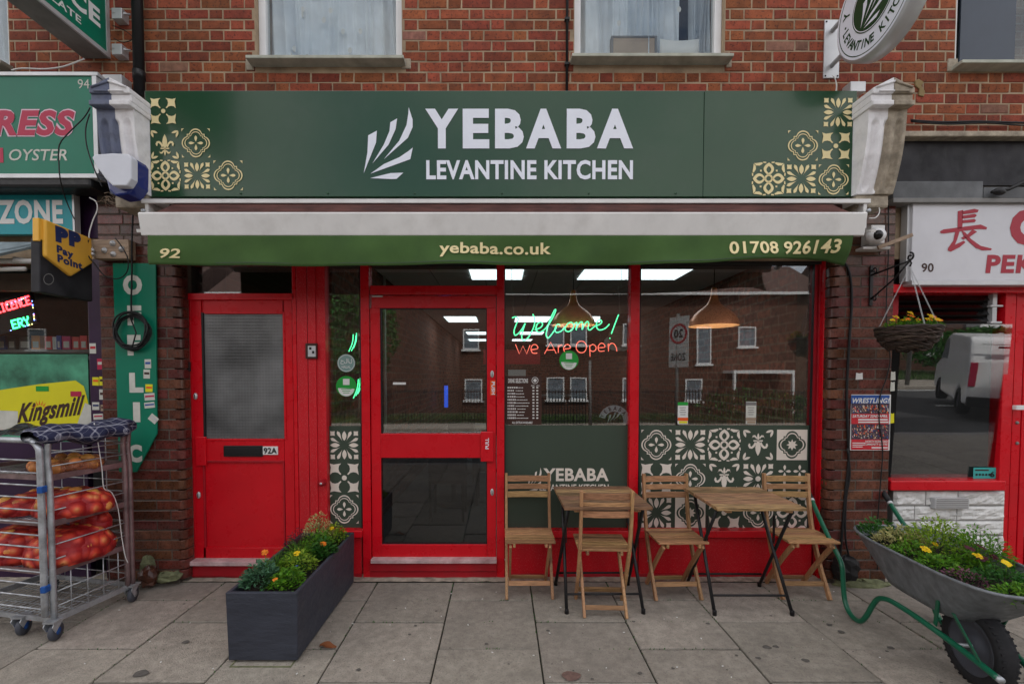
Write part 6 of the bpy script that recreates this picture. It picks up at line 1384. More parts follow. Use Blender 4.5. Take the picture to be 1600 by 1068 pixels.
# timber block with bolts + paypoint sign
tbk = thing('timber_block', 'weathered timber block with four bolts fixed to the pier beside the amber sign', 'timber block', tuple(P(172, 405, -.18)))
rect(146, 374, 201, 404, -.17, .07, 'block', M['timber'], tbk, .004)
for x, y in ((176, 380), (190, 389), (163, 391), (177, 397)): MB().lathe([(0, 0), (.022, 0), (.022, .003), (.011, .005), (.011, .016), (0, .017)], 12, P(x, y, -.171), (0, -1, 0)).build('bolt', M['silver'], tbk)
XPp = -3.0
pp_ = thing('amber_projecting_sign', 'amber projecting sign with navy letters over a black lower panel', 'sign', (XPp, -.4, 2.3))
def pxp(l, X=XPp): return [PX(x, y, X) for x, y in l]
MB().prism(pxp([(71, 342), (144, 372), (146, 411), (112, 432), (71, 400)]), (-.06, 0, 0)).build('amber_panel', M['yellow'], pp_, bevel=.012)
MB().prism(pxp([(62, 372), (144, 400), (145, 471), (62, 456)], XPp-.02), (-.06, 0, 0)).build('black_panel', M['blackboard'], pp_, bevel=.006)
MB().prism(pxp([(60, 340), (71, 343), (70, 380), (60, 376)], XPp-.02), (-.04, 0, 0)).build('amber_edge', M['yellow'], pp_, bevel=.004)
def xt(s, bl, br, h, m, bold=.03):
    a = PX(bl[0], bl[1], XPp+.0015); b_ = PX(br[0], br[1], XPp+.0015); c_ = PX(bl[0], bl[1]-h, XPp+.0015); text(s, a, (0, b_.y-a.y, b_.z-a.z), (0, 0, c_.z-a.z), m, pp_, bold)
xt('PP', (87, 377), (127, 389), 25, M['navy'], .09); xt('Pay', (89, 397.5), (115, 407.5), 15.5, M['navy'], .05); xt('Point', (90, 409), (129, 422), 12.5, M['navy'], .05)
q = MB(); pts = [(70+12*math.cos(t*.52)*.7+6, 436+9*math.sin(t*.52)) for t in range(12)]; q.ring([PX(x, y, XPp-.0185) for x, y in pts], [PX(76+(x-76)*.86, 436+(y-436)*.86, XPp-.0185) for x, y in pts]); q.build('faded_round_mark', M['grey'], pp_)
MB().tube([P(146, 392, -.2), PX(140, 385, XPp-.03)], .012, 8).tube([P(146, 398, -.2), PX(140, 392, XPp-.03)], .012, 8).build('bracket_rod', M['silver'], pp_)
# coil and cables
cl = MB(); rr = random.Random(3); c0 = P(207, 516, -.15)
for k in range(7):
    r0 = .125+rr.uniform(-.012, .016); ox, oz = rr.uniform(-.01, .01), rr.uniform(-.02, .01); cl.tube([c0+Vector((ox+r0*math.cos(a)*(1+.04*math.sin(a*2+k)), -.004*k+.008*math.sin(a*3+k), oz+r0*1.02*math.sin(a))) for a in [i*2*math.pi/30 for i in range(30)]], .0062, 6, closed=True)
cl.tube([c0+Vector((0, -.02, .10)), c0+Vector((.05, -.03, -.02)), c0+Vector((.02, -.03, -.12)), c0+Vector((-.06, -.03, -.10)), c0+Vector((-.11, -.02, -.02))], .0055, 6)
tag(cl.build('cable_coil', M['blackrubber'], None), 'coil of black cable hanging on the tall green board', 'cable coil')
cable('hanging_cable', 'straight black cable dropping from the awning end to the coil', [(x, y, -.15) for x, y in ((208, 330), (206, 380), (206, 430), (205, 478), (207, 500))], .006)
cable('drooping_cable', 'black cable drooping in front of the green sign to the amber sign', [(x, y, -.44 if y < 300 else -.25) for x, y in ((141, 168), (131, 184), (110, 205), (93, 226), (92, 255), (95, 285), (104, 315), (116, 342))], .004)
cable('drooping_cable', 'short black cable hanging beside the alarm box', [(x, y, -.47) for x, y in ((140, 178), (134, 200), (135, 225), (142, 250), (152, 275), (160, 292))], .004)
cable('drooping_cable', 'black cable looping from the amber sign over the timber block', [(x, y, -.23) for x, y in ((138, 375), (136, 395), (148, 412), (165, 432), (185, 435), (198, 425), (200, 405), (190, 385), (180, 372))], .004)
cable('white_cable', 'white cable curling down to the amber sign', [(x, y, -.25) for x, y in ((140, 309), (150, 315), (152, 328), (145, 345), (140, 362), (139, 372))], .004, 'white')
cable('white_cable', 'off-white cable lying along the top of the green sign', [(x, y, -.2) for x, y in ((18, 110), (35, 107), (70, 108), (100, 104), (132, 92))], .005, 'white')
cable('wall_cable', 'thin black cable looping on the bricks beside the downpipe', [(x, y, -.075) for x, y in ((176, 40), (195, 48), (207, 58), (203, 64), (190, 66), (178, 60))], .003)
nb = MB(); rr = random.Random(21)
for i in range(60):
    p = P(rr.uniform(160, 222), rr.uniform(300, 318), -.2+rr.uniform(-.1, .05)); q_ = p+Vector((rr.uniform(-.07, .07), rr.uniform(-.03, .03), rr.uniform(-.05, .03))); nb.tube([p, (p+q_)/2+Vector((0, 0, rr.uniform(-.02, .02))), q_], .0018, 3)
tag(nb.build('bird_nest', M['timber'], None), 'straggly twigs of an old nest under the half blue corbel', 'nest')
# ================================================================== CAGE TROLLEY
ca, cb = Vector((-2.72, -.865, 0)), Vector((-2.625, -.38, 0)); dirc = (cb-ca).normalized(); leftd = Vector((-dirc.y, dirc.x, 0)); CL, CWD = (cb-ca).length, .80
cg_ = thing('cage_trolley', 'steel wire cage trolley loaded with nets of onions outside the convenience shop', 'trolley', tuple(ca))
def cq(s, t, z): return ca+dirc*(s*CL)+leftd*(t*CWD)+Vector((0, 0, z))
ST = M['steel']; RT = M['tube_rust']
for s_, t_, m_, nm in ((0, 0, ST, 'upright'), (1, 0, RT, 'upright'), (.93, .0, RT, 'upright'), (0, 1, ST, 'upright'), (1, 1, ST, 'upright')):
    q = MB(); q.tube(smooth([cq(s_, t_, .13), cq(s_, t_, .5), cq(s_, t_, .95), cq(s_, t_, 1.10)+Vector((-.01, 0, 0)), cq(s_, t_, 1.22)], 3), .0165, 10); q.build(nm, m_, cg_)
for z, m_ in ((.10, ST), (.39, RT), (.69, RT), (.97, RT)):
    MB().bar(cq(0, 0, z+.02), cq(1, 0, z+.02), .012, .035).build('side_rail', m_, cg_); MB().bar(cq(0, 1, z+.02), cq(1, 1, z+.02), .012, .035).build('side_rail', m_, cg_)
    MB().bar(cq(0, 0, z+.02), cq(0, 1, z+.02), .012, .03).build('front_rail', m_, cg_); MB().bar(cq(1, 0, z+.02), cq(1, 1, z+.02), .012, .03).build('rear_rail', m_, cg_)
    q = MB()
    for i in range(1, 20): q.tube([cq(0, i/20, z+.012), cq(1, i/20, z+.012)], .0028, 4)
    for i in range(1, 6): q.tube([cq(i/6, 0, z+.006), cq(i/6, 1, z+.006)], .0035, 4)
    tag(q.build('wire_shelf', ST, cg_), kind='stuff')
for z in (.20, .29, .49, .58, .79, .87, 1.06, 1.14): 
    MB().tube([cq(0, 0, z), cq(1, 0, z)], .0042, 6).build('side_wire', ST, cg_)
    MB().tube([cq(1, 0, z), cq(1, 1, z)], .0042, 6).build('rear_wire', ST, cg_)
for i in range(1, 5): MB().tube([cq(i/5, 0, .12), cq(i/5, 0, .40)], .0035, 5).build('side_wire', ST, cg_)
for i in range(1, 4): MB().tube([cq(1, i/4, .12), cq(1, i/4, 1.2)], .0028, 5).build('rear_wire', ST, cg_)
# front gate
g0 = Vector((0, -.035, 0)); q = MB()
gp = [cq(0, .03, .16)+g0, cq(0, .03, .6)+g0, cq(0, .03, 1.10)+g0, cq(0, .045, 1.18)+g0, cq(0, .10, 1.215)+g0, cq(0, .18, 1.22)+g0, cq(0, .96, 1.22)+g0]
gate = MB().tube(smooth(gp, 4), .018, 10).build('gate_frame', ST, cg_); gate['label'] = 'rounded tube gate with horizontal wires'
for i in range(13): z = .20+i*.075; MB().tube([cq(0, .03, z)+g0, cq(0, .97, z)+g0], .0055, 6).build('gate_wire', ST, cg_)
for z in (.93, .33): MB().bar(cq(0, .0, z)+Vector((.002, -.03, 0)), cq(0, .035, z)+Vector((0, -.04, 0)), .05, .04, (0, 0, 1)).build('blue_hinge', M['bluecap'], cg_, bevel=.005)
MB().box(0, 0, 0, 0, 0, 0)
for s_, t_ in ((.0, -.01), (1, 0), (.02, .32), (1, .9), (.0, .95)):
    c_ = cq(s_, t_, 0); MB().lathe([(0, -.016), (.048, -.016), (.055, -.008), (.055, .008), (.048, .016), (0, .016)], 20, c_+Vector((0, 0, .055)), (1, .25, 0)).build('caster_wheel', M['hub'], cg_)
    MB().lathe([(0, -.018), (.022, -.018), (.022, .018), (0, .018)], 12, c_+Vector((0, 0, .055)), (1, .25, 0)).build('wheel_cap', M['bluecap'] if s_ < .5 else M['steel'], cg_)
    q = MB(); q.prism([c_+Vector((-.03, -.03, .06)), c_+Vector((-.03, .02, .12)), c_+Vector((-.03, -.03, .13)), c_+Vector((-.03, -.05, .10))], (.005, 0, 0)); q.prism([c_+Vector((.026, -.03, .06)), c_+Vector((.026, .02, .12)), c_+Vector((.026, -.03, .13)), c_+Vector((.026, -.05, .10))], (.005, 0, 0)); q.box(c_.x-.035, c_.x+.035, c_.y-.045, c_.y+.03, .118, .13); q.build('caster_fork', ST, cg_)
# onion nets
def onion_bag(s_, t_, z, L, Wd, H, seed, label, mi='rednet', show=.75):
    rr = random.Random(seed); c_ = cq(s_, t_, z); t = thing('onion_bag', label, 'bag of onions', tuple(c_), group='red nets of onions on the cage trolley')
    q = MB(); on = []
    for _ in range(400):
        a = rr.uniform(-1, 1), rr.uniform(-1, 1), rr.uniform(0, 1)
        if abs(a[0])**2.5+abs(a[1])**2.5+abs(a[2]*1.0)**2.5 < 1:
            p = c_+leftd*(a[0]*L)+dirc*(a[1]*Wd)+Vector((0, 0, .035+a[2]*H*.8))
            if all((p-o_).length > .052 for o_ in on): on.append(p)
    for p in on: r = rr.uniform(.034, .043); q.ball(p, r, 12, 8, (1, 1, .88))
    tag(q.build('onions', M['onion'], t), kind='stuff')
    q = MB(); n_, m_ = 64, 18; vs = []; fs = []
    for j in range(m_+1):
        ph_ = math.pi*j/m_
        for i in range(n_):
            a = 2*math.pi*i/n_; d = Vector((math.sin(ph_)*math.cos(a), math.sin(ph_)*math.sin(a), math.cos(ph_))); d = Vector([abs(k)**.8*(1 if k > 0 else -1) for k in d])
            p = c_+leftd*(d.x*(L+.04))+dirc*(d.y*(Wd+.035))+Vector((0, 0, max(.004, .04+d.z*H*.97)))
            bmp = max([max(0, 1-(p-o_).length/.07) for o_ in on] or [0]); p += (p-(c_+Vector((0, 0, H*.4)))).normalized()*(.034*bmp-.022)+Vector((0, 0, .006*noise.noise(p*30)))
            vs.append(p)
    for j in range(m_):
        for i in range(n_): fs.append((j*n_+i, (j+1)*n_+i, (j+1)*n_+(i+1) % n_, j*n_+(i+1) % n_))
    q.add(vs, fs, True); q.build('net', M['netmesh'] if mi == 'rednet' else M['netyellow'], t)
    return t
def netmat(name, col, al):
    m = bpy.data.materials.new(name); m.use_nodes = True; t = m.node_tree; b = t.nodes['Principled BSDF']; b.inputs['Base Color'].default_value = col+(1,); b.inputs['Roughness'].default_value = .5
    tc = N(t, 'ShaderNodeTexCoord'); w1 = N(t, 'ShaderNodeTexNoise', i={'Scale': 55.0, 'Detail': 2.0}); t.links.new(tc.outputs['Object'], w1.inputs['Vector'])
    w2 = N(t, 'ShaderNodeTexNoise', i={'Scale': 7.0, 'Detail': 2.0}); t.links.new(tc.outputs['Object'], w2.inputs['Vector'])
    ad = N(t, 'ShaderNodeMath', operation='ADD'); t.links.new(w1.outputs[0], ad.inputs[0]); t.links.new(w2.outputs[0], ad.inputs[1])
    mr = N(t, 'ShaderNodeMapRange', i={'From Min': .8, 'From Max': 1.2, 'To Min': al-.3, 'To Max': al+.3}); t.links.new(ad.outputs[0], mr.inputs[0]); t.links.new(mr.outputs[0], b.inputs['Alpha']); return m
def onionnet():
    m = mat('red_net_over_onions', (.5, .05, .03), .5, bump=0); t = m.node_tree; L = t.links.new; b = t.nodes['Principled BSDF']
    tc = N(t, 'ShaderNodeTexCoord'); vo_ = N(t, 'ShaderNodeTexVoronoi', i={'Scale': 13.0, 'Randomness': .85}); L(tc.outputs['Object'], vo_.inputs['Vector'])
    cr = N(t, 'ShaderNodeValToRGB'); e = cr.color_ramp.elements; e[0].color = (.72, .24, .085, 1); e[0].position = .12; e[1].color = (.30, .012, .014, 1); e[1].position = .62; q = cr.color_ramp.elements.new(.36); q.color = (.60, .055, .03, 1)
    n1 = N(t, 'ShaderNodeTexNoise', i={'Scale': 5.0, 'Detail': 3.0}); L(tc.outputs['Object'], n1.inputs['Vector']); ad = N(t, 'ShaderNodeMath', operation='MULTIPLY_ADD', i={1: .7, 2: -.35}); L(n1.outputs[0], ad.inputs[0]); a2 = N(t, 'ShaderNodeMath', operation='ADD'); L(ad.outputs[0], a2.inputs[0]); L(vo_.outputs['Distance'], a2.inputs[1]); L(a2.outputs[0], cr.inputs[0]); L(cr.outputs[0], b.inputs['Base Color'])
    mu = N(t, 'ShaderNodeMath', operation='MULTIPLY', i={1: -1.0}); L(vo_.outputs['Distance'], mu.inputs[0]); bp = N(t, 'ShaderNodeBump', i={'Strength': 1.0, 'Distance': .035}); L(mu.outputs[0], bp.inputs['Height'])
    n2 = N(t, 'ShaderNodeTexNoise', i={'Scale': 120.0}); L(tc.outputs['Object'], n2.inputs['Vector']); b2 = N(t, 'ShaderNodeBump', i={'Strength': .5, 'Distance': .003}); L(n2.outputs[0], b2.inputs['Height']); L(bp.outputs[0], b2.inputs['Normal']); L(b2.outputs[0], b.inputs['Normal']); return m
M['netmesh'] = onionnet(); M['netyellow'] = netmat('pale_net_mesh', (.30, .10, .05), .35)
onion_bag(.45, .16, .71, .17, .17, .13, 1, 'red net of onions at the open side of the trolley middle shelf'); onion_bag(.45, .55, .71, .15, .18, .09, 2, 'red net of onions towards the window side of the trolley middle shelf')
onion_bag(.45, .20, .41, .18, .20, .19, 3, 'large red net of onions at the open side of the low trolley shelf'); onion_bag(.40, .62, .41, .22, .20, .19, 4, 'large red net of onions behind the gate on the low trolley shelf'); onion_bag(.72, .20, .55, .11, .06, .13, 6, 'red net of onions leaning against the back of the low trolley shelf')
onion_bag(.45, .22, .985, .17, .16, .06, 5, 'pale net of potatoes on the top trolley shelf', 'y')
# tartan bag on top
tz = thing('tartan_bag', 'navy tartan cloth bundle tied on top of the cage trolley', 'cloth bag', tuple(cq(.5, .05, 1.2)))
def tart(u, v):
    s_ = -.13+1.24*u; a = v*2*math.pi; r = .068*(1-.45*(abs(2*u-1)**5)); rr_2 = r*(1+.55*noise.noise(Vector((u*5, math.cos(a), math.sin(a)))))
    return cq(s_, .06+.02*math.sin(u*7), 1.245+.01*math.sin(u*9))+leftd*(rr_2*1.8*math.cos(a))+Vector((0, 0, rr_2*.9*math.sin(a)))
MB().grid(tart, 60, 24).build('cloth', M['tartan'], tz)
tag(MB().grid(lambda u, v: cq(.1+.7*u, .18+.8*v, 1.235+.03*noise.noise(Vector((u*6, v*9, 2)))+.02*math.sin(u*9)), 40, 40).build('plastic_sheet', mat('black_plastic_sheet', (.02, .02, .022), .3, bump=.5, bs=12), None, solid=.003), 'creased black plastic sheet over the trolley top behind the tartan bundle', 'plastic sheet')
tag(MB().tube(smooth([cq(.5, -.03, 1.30), cq(.52, -.04, 1.2), cq(.58, -.03, 1.0), cq(.60, -.03, .86), cq(.70, -.03, .82), cq(.78, -.03, .70), cq(.82, -.03, .5), cq(.86, -.03, .36), cq(.90, -.03, .30)], 4), .003, 5).build('white_string', M['paper'], None), 'white string hanging down the side of the cage trolley', 'string')
gn = thing('neon_reflection_tubes', 'tangle of glowing green tubes imitating a neon reflection in the narrow side window', 'neon sign', tuple(P(556, 620, .3)))  # glowing tubes added to imitate the neon sign reflected in the side glass
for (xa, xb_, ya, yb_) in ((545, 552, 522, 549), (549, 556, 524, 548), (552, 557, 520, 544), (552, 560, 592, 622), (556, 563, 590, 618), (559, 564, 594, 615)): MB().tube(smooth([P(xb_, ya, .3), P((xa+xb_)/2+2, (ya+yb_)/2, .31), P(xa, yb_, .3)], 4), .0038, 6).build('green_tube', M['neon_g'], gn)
tag(frag(1300, 866, 1343, 908, -.17, M['blackrubber'], 'black_bag', None, 14), 'crumpled black plastic bag at the foot of the pier behind the wheelbarrow handle', 'bag')
MB().prism(wpoly([(1430, 126), (1436, 123), (1444, 128), (1440, 134), (1446, 143), (1444, 151), (1436, 149), (1437, 139), (1431, 134)], YW-.009), (0, .02, 0)).build('foam_patch', mat('foam_filler', (.26, .19, .09), .9, bump=1, bs=50), bld, bevel=.004)
mh = MB().box(-1.50, -1.16, -1.135, -1.129, -.002, .0035).box(-1.50, -1.494, -1.13, -1.0, -.002, .0035).box(-1.166, -1.16, -1.13, -1.0, -.002, .0035); mh.build('cover_frame', M['moss'], pave)
# litter and marks on the paving
tag(MB().grid(lambda u, v: tuple(PZ(512, 1011)+Vector((.05*(u-.5)*2, .032*(v-.5)*2*(1-abs(u-.5)*1.4), .006+.018*abs(v-.5)+.01*math.sin(u*5)))), 8, 6).build('dry_leaf', M['leafdry'], None), 'dry brown leaf on the paving beside the slate planter', 'leaf')
gm = MB(); rr = random.Random(31)
SPOT = [(893, 1055, .05, 'stain'), (220, 1051, .038, 'gum'), (290, 1002, .022, 'gum'), (1198, 1010, .026, 'gum'), (1212, 1009, .018, 'gum'), (1185, 1027, .016, 'gum'), (1259, 1031, .022, 'gum'), (1296, 975, .018, 'gum'), (1314, 986, .02, 'gum'), (856, 984, .012, 'gum'), (1106, 973, .014, 'gum'), (1392, 1011, .02, 'gum'), (990, 970, .012, 'gum'), (640, 990, .01, 'gum'), (760, 1005, .012, 'gum'), (560, 1045, .014, 'gum'), (1000, 1050, .012, 'gum')]
for k in range(40): SPOT.append((rr.uniform(230, 1500), rr.uniform(925, 1066), rr.uniform(.003, .010), 'gum'))
for i, (px, py, r, m_) in enumerate(SPOT):
    c_ = PZ(px, py, .0045); q = MB(); q.poly([(c_.x+r*(1+.13*math.sin(k*1.178+i))*math.cos(k*.3927), c_.y+r*.8*(1+.13*math.cos(k*1.18+i))*math.sin(k*.3927), .0045) for k in range(16)])
    gm.add(q.v, q.f, mi=0 if m_ == 'gum' else 1)
gm.build('gum_spots', [M['gum'], M['stain']], pave)
lt = MB()
for k in range(45): 
    c_ = PZ(rr.uniform(100, 1500), rr.uniform(915, 1066), .006); a = rr.uniform(0, 6.28); l = rr.uniform(.002, .006); d = Vector((math.cos(a)*l, math.sin(a)*l, 0)); e = Vector((-d.y, d.x, 0))*.5
    lt.prism([c_-d-e, c_+d-e, c_+d+e, c_-d+e], (0, 0, .003))
tag(lt.build('small_litter', M['paper'], None), 'tiny pale specks of litter scattered over the paving slabs', 'litter', kind='stuff')
ms_ = MB(); rr = random.Random(77)
for k in range(900):
    kx = rr.randrange(-5, 7); x = k0+kx*W_+rr.uniform(-.006, .006); y = rr.uniform(-1.9, -.05)
    if rr.random() < .45: x = rr.uniform(-2.6, 3.4); y = rr.choice([-.36, -.96, -.66, -.06])+rr.uniform(-.007, .007)
    if noise.noise(Vector((x*2, y*2, 5))) < -.05: continue
    h = rr.uniform(.003, .010); a = rr.uniform(0, 6.28); ms_.add([(x-.004, y, -.004), (x+.004, y, -.004), (x+.004*math.cos(a), y+.004*math.sin(a), h)], [(0, 1, 2)])
tag(ms_.build('joint_moss', M['leafdark'], None), 'thin green moss growing in the joints of the paving', 'moss', kind='stuff')
# ================================================================== ACROSS THE STREET
def house(x0, x1, y, h, label, wins, roof=2.4):
    t = thing('brick_house', label, 'house', ((x0+x1)/2, y, -.5))
    MB().box(x0, x1, y-7, y, -.5, h).build('wall', M['farbrick'], t)
    MB().prism([(x0-.2, y+.35, h-.05), (x0-.2, y-7.3, h-.05), (x0-.2, y-3.5, h+roof)], (x1-x0+.4, 0, 0)).build('roof', M['rooftile'], t)
    MB().box(x0-.2, x1+.2, y+.3, y+.42, h-.12, h+.02).build('gutter', M['upvc'], t)
    for wx, wz, ww, wh in wins:
        f = .07; fr = MB().box(wx-ww/2, wx-ww/2+f, y, y+.06, wz-wh/2, wz+wh/2).box(wx+ww/2-f, wx+ww/2, y, y+.06, wz-wh/2, wz+wh/2).box(wx-ww/2+f, wx+ww/2-f, y, y+.06, wz-wh/2, wz-wh/2+f).box(wx-ww/2+f, wx+ww/2-f, y, y+.06, wz+wh/2-f, wz+wh/2).box(wx-ww/2-.08, wx+ww/2+.08, y, y+.14, wz-wh/2-.09, wz-wh/2)
        fo = fr.build('window', M['upvc'], t); MB().box(wx-ww/2+f, wx+ww/2-f, y+.005, y+.015, wz-wh/2+f, wz+wh/2-f).build('pane', M['farpane'], fo)
    return t
M['farpane'] = mat('curtained_far_pane', (.16, .19, .22), .3, var=.4, vs=2)
YO = -20.5; ZO = DIST-YO                                 # mirrored distance is DIST + |Y|
def ox(px): return (px-783)/FP*(DIST+20.5+0)
def oz(py): return 1.6+(588-py)/FP*(DIST+20.5)
def W_at(px, py, wpx, hpx, bay=False): return (ox(px), oz(py), wpx/FP*(DIST+20.5), hpx/FP*(DIST+20.5))
house(ox(572), ox(1290), YO, 5.9, 'long brick terraced house with white windows across the street', [W_at(736, 530, 26, 32), W_at(740, 609, 28, 34), W_at(868, 523, 27, 32), W_at(904, 523, 26, 32), W_at(868, 607, 27, 34), W_at(904, 607, 27, 34), W_at(985, 522, 25, 33), W_at(985, 607, 25, 34), W_at(1100, 540, 22, 58), W_at(1086, 609, 26, 34), W_at(1167, 526, 27, 31), ], 2.2)
house(ox(1330), ox(1760), YO+1.0, 6.2, 'brick house with a white bay window across the street', [W_at(1428, 606, 18, 32), W_at(1531, 533, 14, 30), W_at(1250, 1000, 1, 1), W_at(1640, 533, 26, 32), W_at(1640, 606, 28, 34)][0:2]+[W_at(1640, 533, 26, 32), W_at(1640, 606, 28, 34)], 2.4)
bay = thing('bay_window', 'white two-storey bay window projecting from the house across the street', 'bay window', (ox(1497), YO+1.4, 0))
for py, hp in ((533, 50), (612, 44)):
    wx, wz, ww, wh = W_at(1497, py, 50, hp); q = MB(); f = .08
    for xx_ in (wx-ww/2, wx-f/2, wx+ww/2-f): q.box(xx_, xx_+f, YO+1.6, YO+1.7, wz-wh/2, wz+wh/2)
    for zz in (wz-wh/2, wz+.1, wz+wh/2-f): q.box(wx-ww/2+f, wx+ww/2-f, YO+1.6, YO+1.69, zz, zz+f)
    q.build('frame', M['upvc'], bay); MB().box(wx-ww/2, wx+ww/2, YO+1.01, YO+1.6, wz-wh/2, wz+wh/2).build('pane', M['farpane'], bay)
wx, wz, ww, wh = W_at(1497, 574, 54, 18); MB().box(wx-ww/2, wx+ww/2, YO+1.01, YO+1.75, wz-wh/2, wz+wh/2).build('apron', M['upvc'], bay)
house(ox(345), ox(525), YO+.6, 5.8, 'dark brick house across the street seen behind the tree', [W_at(400, 530, 26, 32), W_at(400, 609, 28, 34), W_at(480, 530, 26, 32)], 2.4)
house(ox(-900), ox(285), YO, 6.2, 'end brick house far along the opposite side of the street', [W_at(p, y, 28, 33) for p in range(-600, 280, 110) for y in (530, 609)], 2.4)
house(ox(1800), ox(2700), YO, 6.2, 'far brick house at the other end of the opposite side', [W_at(p, y, 28, 33) for p in range(1880, 2650, 110) for y in (530, 609)], 2.4)
def pk(x0, x1, y, h, z0, label, step=.12):
    t = thing('railing_fence', label, 'fence', ((x0+x1)/2, y, z0)); q = MB()
    x = x0
    while x < x1: q.box(x-.016, x+.016, y-.01, y+.01, z0, z0+h); x += step
    tag(q.build('railing_bars', M['black'], t), kind='stuff')
    for z in (.12, h-.1): MB().box(x0, x1, y-.02, y+.02, z0+z, z0+z+.04).build('rail', M['black'], t)
pk(ox(590)*.75, ox(1400)*.75, -14.9, 1.35, -.28, 'black iron railings along the verge across the street')
# doorway canopy, hedge, tree, posts
cn2 = thing('porch_canopy', 'white arched porch canopy on the terraced house across the street', 'canopy', (ox(1190), YO+1, 0))
x0, x1 = ox(1130), ox(1222); MB().box(x0, x1, YO+.01, YO+1.2, oz(584), oz(579)).build('roof', M['upvc'], cn2)
MB().box(x0, x0+.12, YO+1.05, YO+1.2, -.3, oz(584)).box(x1-.12, x1, YO+1.05, YO+1.2, -.3, oz(584)).build('posts', M['upvc'], cn2)
def bushy(name, label, c, r, n, seed, m='leafdark', trunk=0, L=.22):
    t = thing(name, label, 'tree' if trunk else 'hedge', (c[0], c[1], -.3)); rr = random.Random(seed); q = MB()
    for i in range(n):
        d = Vector((rr.gauss(0, 1), rr.gauss(0, 1), rr.gauss(0, 1))).normalized()*rr.uniform(.55, 1)**.5; p = Vector(c)+Vector((d.x*r[0], d.y*r[1], d.z*r[2]))*(1+.25*noise.noise(d*2.5+Vector((seed, 0, 0))))
        a = Vector((rr.uniform(-1, 1), rr.uniform(-1, 1), rr.uniform(-1, 1))).normalized(); b_ = a.cross(Vector((rr.uniform(-1, 1), .3, rr.uniform(-1, 1)))).normalized(); q.add([p-a*L*.5, p+b_*L*.25, p+a*L*.5, p-b_*L*.25], [(0, 1, 2, 3)])
    q.build('crown', M[m], t)
    if trunk: MB().tube([(c[0], c[1], -.4), (c[0]+.1, c[1], c[2]*.5), (c[0], c[1]+.1, c[2])], [.22, .16, .08], 8).build('trunk', M['timber'], t)
bushy('street_tree', 'leafy tree standing in the gap between two houses across the street', (ox(548)*.8, -17, 3.6), (1.7, 1.6, 2.1), 2600, 4, 'leafdark', 1)
bushy('garden_hedge', 'clipped dark hedge in front of the bay-windowed house across the street', (ox(1560)*.83, -17.2, .75), (3.4, .7, 1.0), 2600, 5)
bushy('garden_hedge', 'low dark hedge beside the porch across the street', (ox(1185)*.9, -18.3, .3), (2.6, .6, .7), 1600, 6); bushy('garden_hedge', 'far dark hedge along the opposite verge', (ox(430)*.85, -17.5, .4), (3.0, .6, .8), 1500, 7)
zn = thing('speed_zone_sign', 'white speed limit zone sign with red ring on a grey post across the road', 'road sign', (3.95, -9.9+4.7, -.1))
YZ = -6.6; zxx = (1063-783)/FP*(DIST+6.6); 
MB().tube([(zxx+.0, YZ-.06, -.15), (zxx+.0, YZ-.06, 3.0)], .035, 10).build('post', M['grey'], zn)
zz = 1.6+(588-533)/FP*(DIST+6.6); Z0 = Matrix.Translation(Vector((zxx, YZ, zz))) @ Matrix.Rotation(rad(180+60), 4, 'Z')
def zpt(x, y, z): return Z0 @ Vector((x, y, z))
q = MB(); q.prism([zpt(-.26, 0, -.56), zpt(.26, 0, -.56), zpt(.26, 0, .56), zpt(-.26, 0, .56)], Z0.to_3x3() @ Vector((0, .012, 0))); q.build('plate', mat('matt_white_sign', (.62, .62, .6), .5), zn)
nv = lambda r, y=-.003: [zpt(r*math.cos(a*.2618), y, .17+r*math.sin(a*.2618)) for a in range(24)]
MB().ring(nv(.23), nv(.18)).build('red_ring', M['red_print'], zn)
for s_, o_, u_, v_ in (('20', zpt(-.12, -.004, .08), zpt(.12, -.004, .08), .19), ('ZONE', zpt(-.2, -.004, -.42), zpt(.2, -.004, -.42), .16)): text(s_, o_, u_-o_, (0, 0, v_), M['blackrubber'], zn, .02)
zxx = (1500-783)/FP*(DIST+8); lp = thing('lamp_post', 'grey steel lamp post with a yellow notice across the road', 'lamp post', (zxx, -8-4.6, -.3)); MB().tube([(zxx+3.6, -13.6, -.3), (zxx+3.6, -13.6, 6.5)], .07, 12).build('pole', M['grey'], lp); MB().box(zxx+3.45, zxx+3.75, -13.52, -13.5, 1.4, 1.6).build('yellow_notice', M['tileplate'], lp)
lp2x = (923-783)/FP*(DIST+13.6); lp2 = thing('steel_post', 'short grey steel post on the far pavement across the road', 'post', (lp2x, -13.6, -.3)); MB().tube([(lp2x, -13.6, -.3), (lp2x, -13.6, 2.2)], .05, 12).build('pole', M['grey'], lp2)
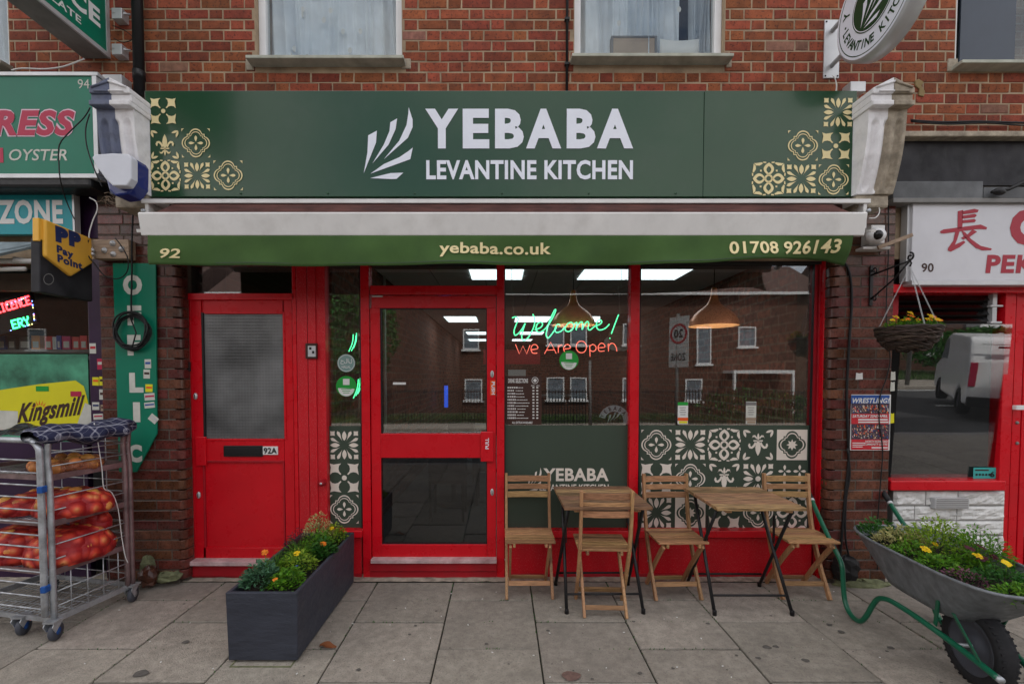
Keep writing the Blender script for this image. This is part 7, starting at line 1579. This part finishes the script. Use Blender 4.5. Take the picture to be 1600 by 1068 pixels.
# van
def van(x, y, rz):
    t = thing('parked_van', 'white panel van parked at the kerb, its rear doors towards the shops', 'van', (x, y, -.15), rz); B = dict(parent=t, local=True)
    prof = [(0, .35), (-.02, .75), (.04, 1.30), (.20, 1.78), (.32, 1.85), (2.7, 1.88), (3.05, 1.80), (3.65, 1.22), (4.30, 1.02), (4.40, .80), (4.38, .32), (3.95, .28), (3.9, .42), (3.78, .60), (3.55, .68), (3.32, .60), (3.2, .42), (3.15, .28), (1.2, .28), (1.15, .42), (1.03, .60), (.80, .68), (.57, .60), (.45, .42), (.4, .30)]
    MB().prism([(px_, -.9, z) for px_, z in prof], (0, 1.8, 0)).build('body', M['vanw'], bevel=.06, **B)
    MB().box(-.09, .10, -.88, .88, .30, .52).build('rear_bumper', M['black'], bevel=.03, **B); MB().box(4.30, 4.48, -.86, .86, .28, .55).build('front_bumper', M['black'], bevel=.03, **B)
    for px_ in (.8, 3.55):
        for s_ in (-1, 1): w = MB().lathe([(.20, -.1), (.30, -.1), (.32, -.06), (.32, .06), (.30, .1), (.20, .1)], 24, (px_, s_*.80, .32), (0, 1, 0)).build('wheel', M['tyre'], **B); MB().lathe([(0, -.06), (.20, -.07), (.20, .07), (0, .06)], 20, (px_, s_*.80, .32), (0, 1, 0)).build('wheel_hub', M['hub'], **B)
    for s_ in (-1, 1): MB().box(-.04, .02, s_*.83-.06, s_*.83+.06, .75, 1.30).build('tail_light', M['maroon'], bevel=.01, **B); MB().box(4.2, 4.42, s_*.7-.14, s_*.7+.14, .82, .98).build('headlight', M['farpane'], bevel=.02, **B)
    q = MB()
    for s_ in (-1, 1):
        MB().prism([(3.08, s_*.905, 1.22), (3.60, s_*.905, 1.20), (3.12, s_*.905, 1.70), (2.75, s_*.905, 1.76), (2.72, s_*.905, 1.22)], (0, s_*.004, 0)).build('side_window', M['farpane'], **B)
    MB().box(-.035, -.005, -.005, .005, .5, 1.7).box(-.035, -.005, -.75, .75, 1.695, 1.705).build('door_seam', M['black'], **B); pl_ = MB().box(-.045, -.02, .08, .60, .60, .72).build('number_plate', M['tileplate'], **B)
    MB().box(-.06, -.02, -.16, .02, .93, .97).build('door_handle', M['black'], **B); MB().box(-.06, -.0, -.5, -.2, 1.62, 1.66).build('brake_light', M['black'], **B)
    return t
van(11.2, -6.3, rad(-54))
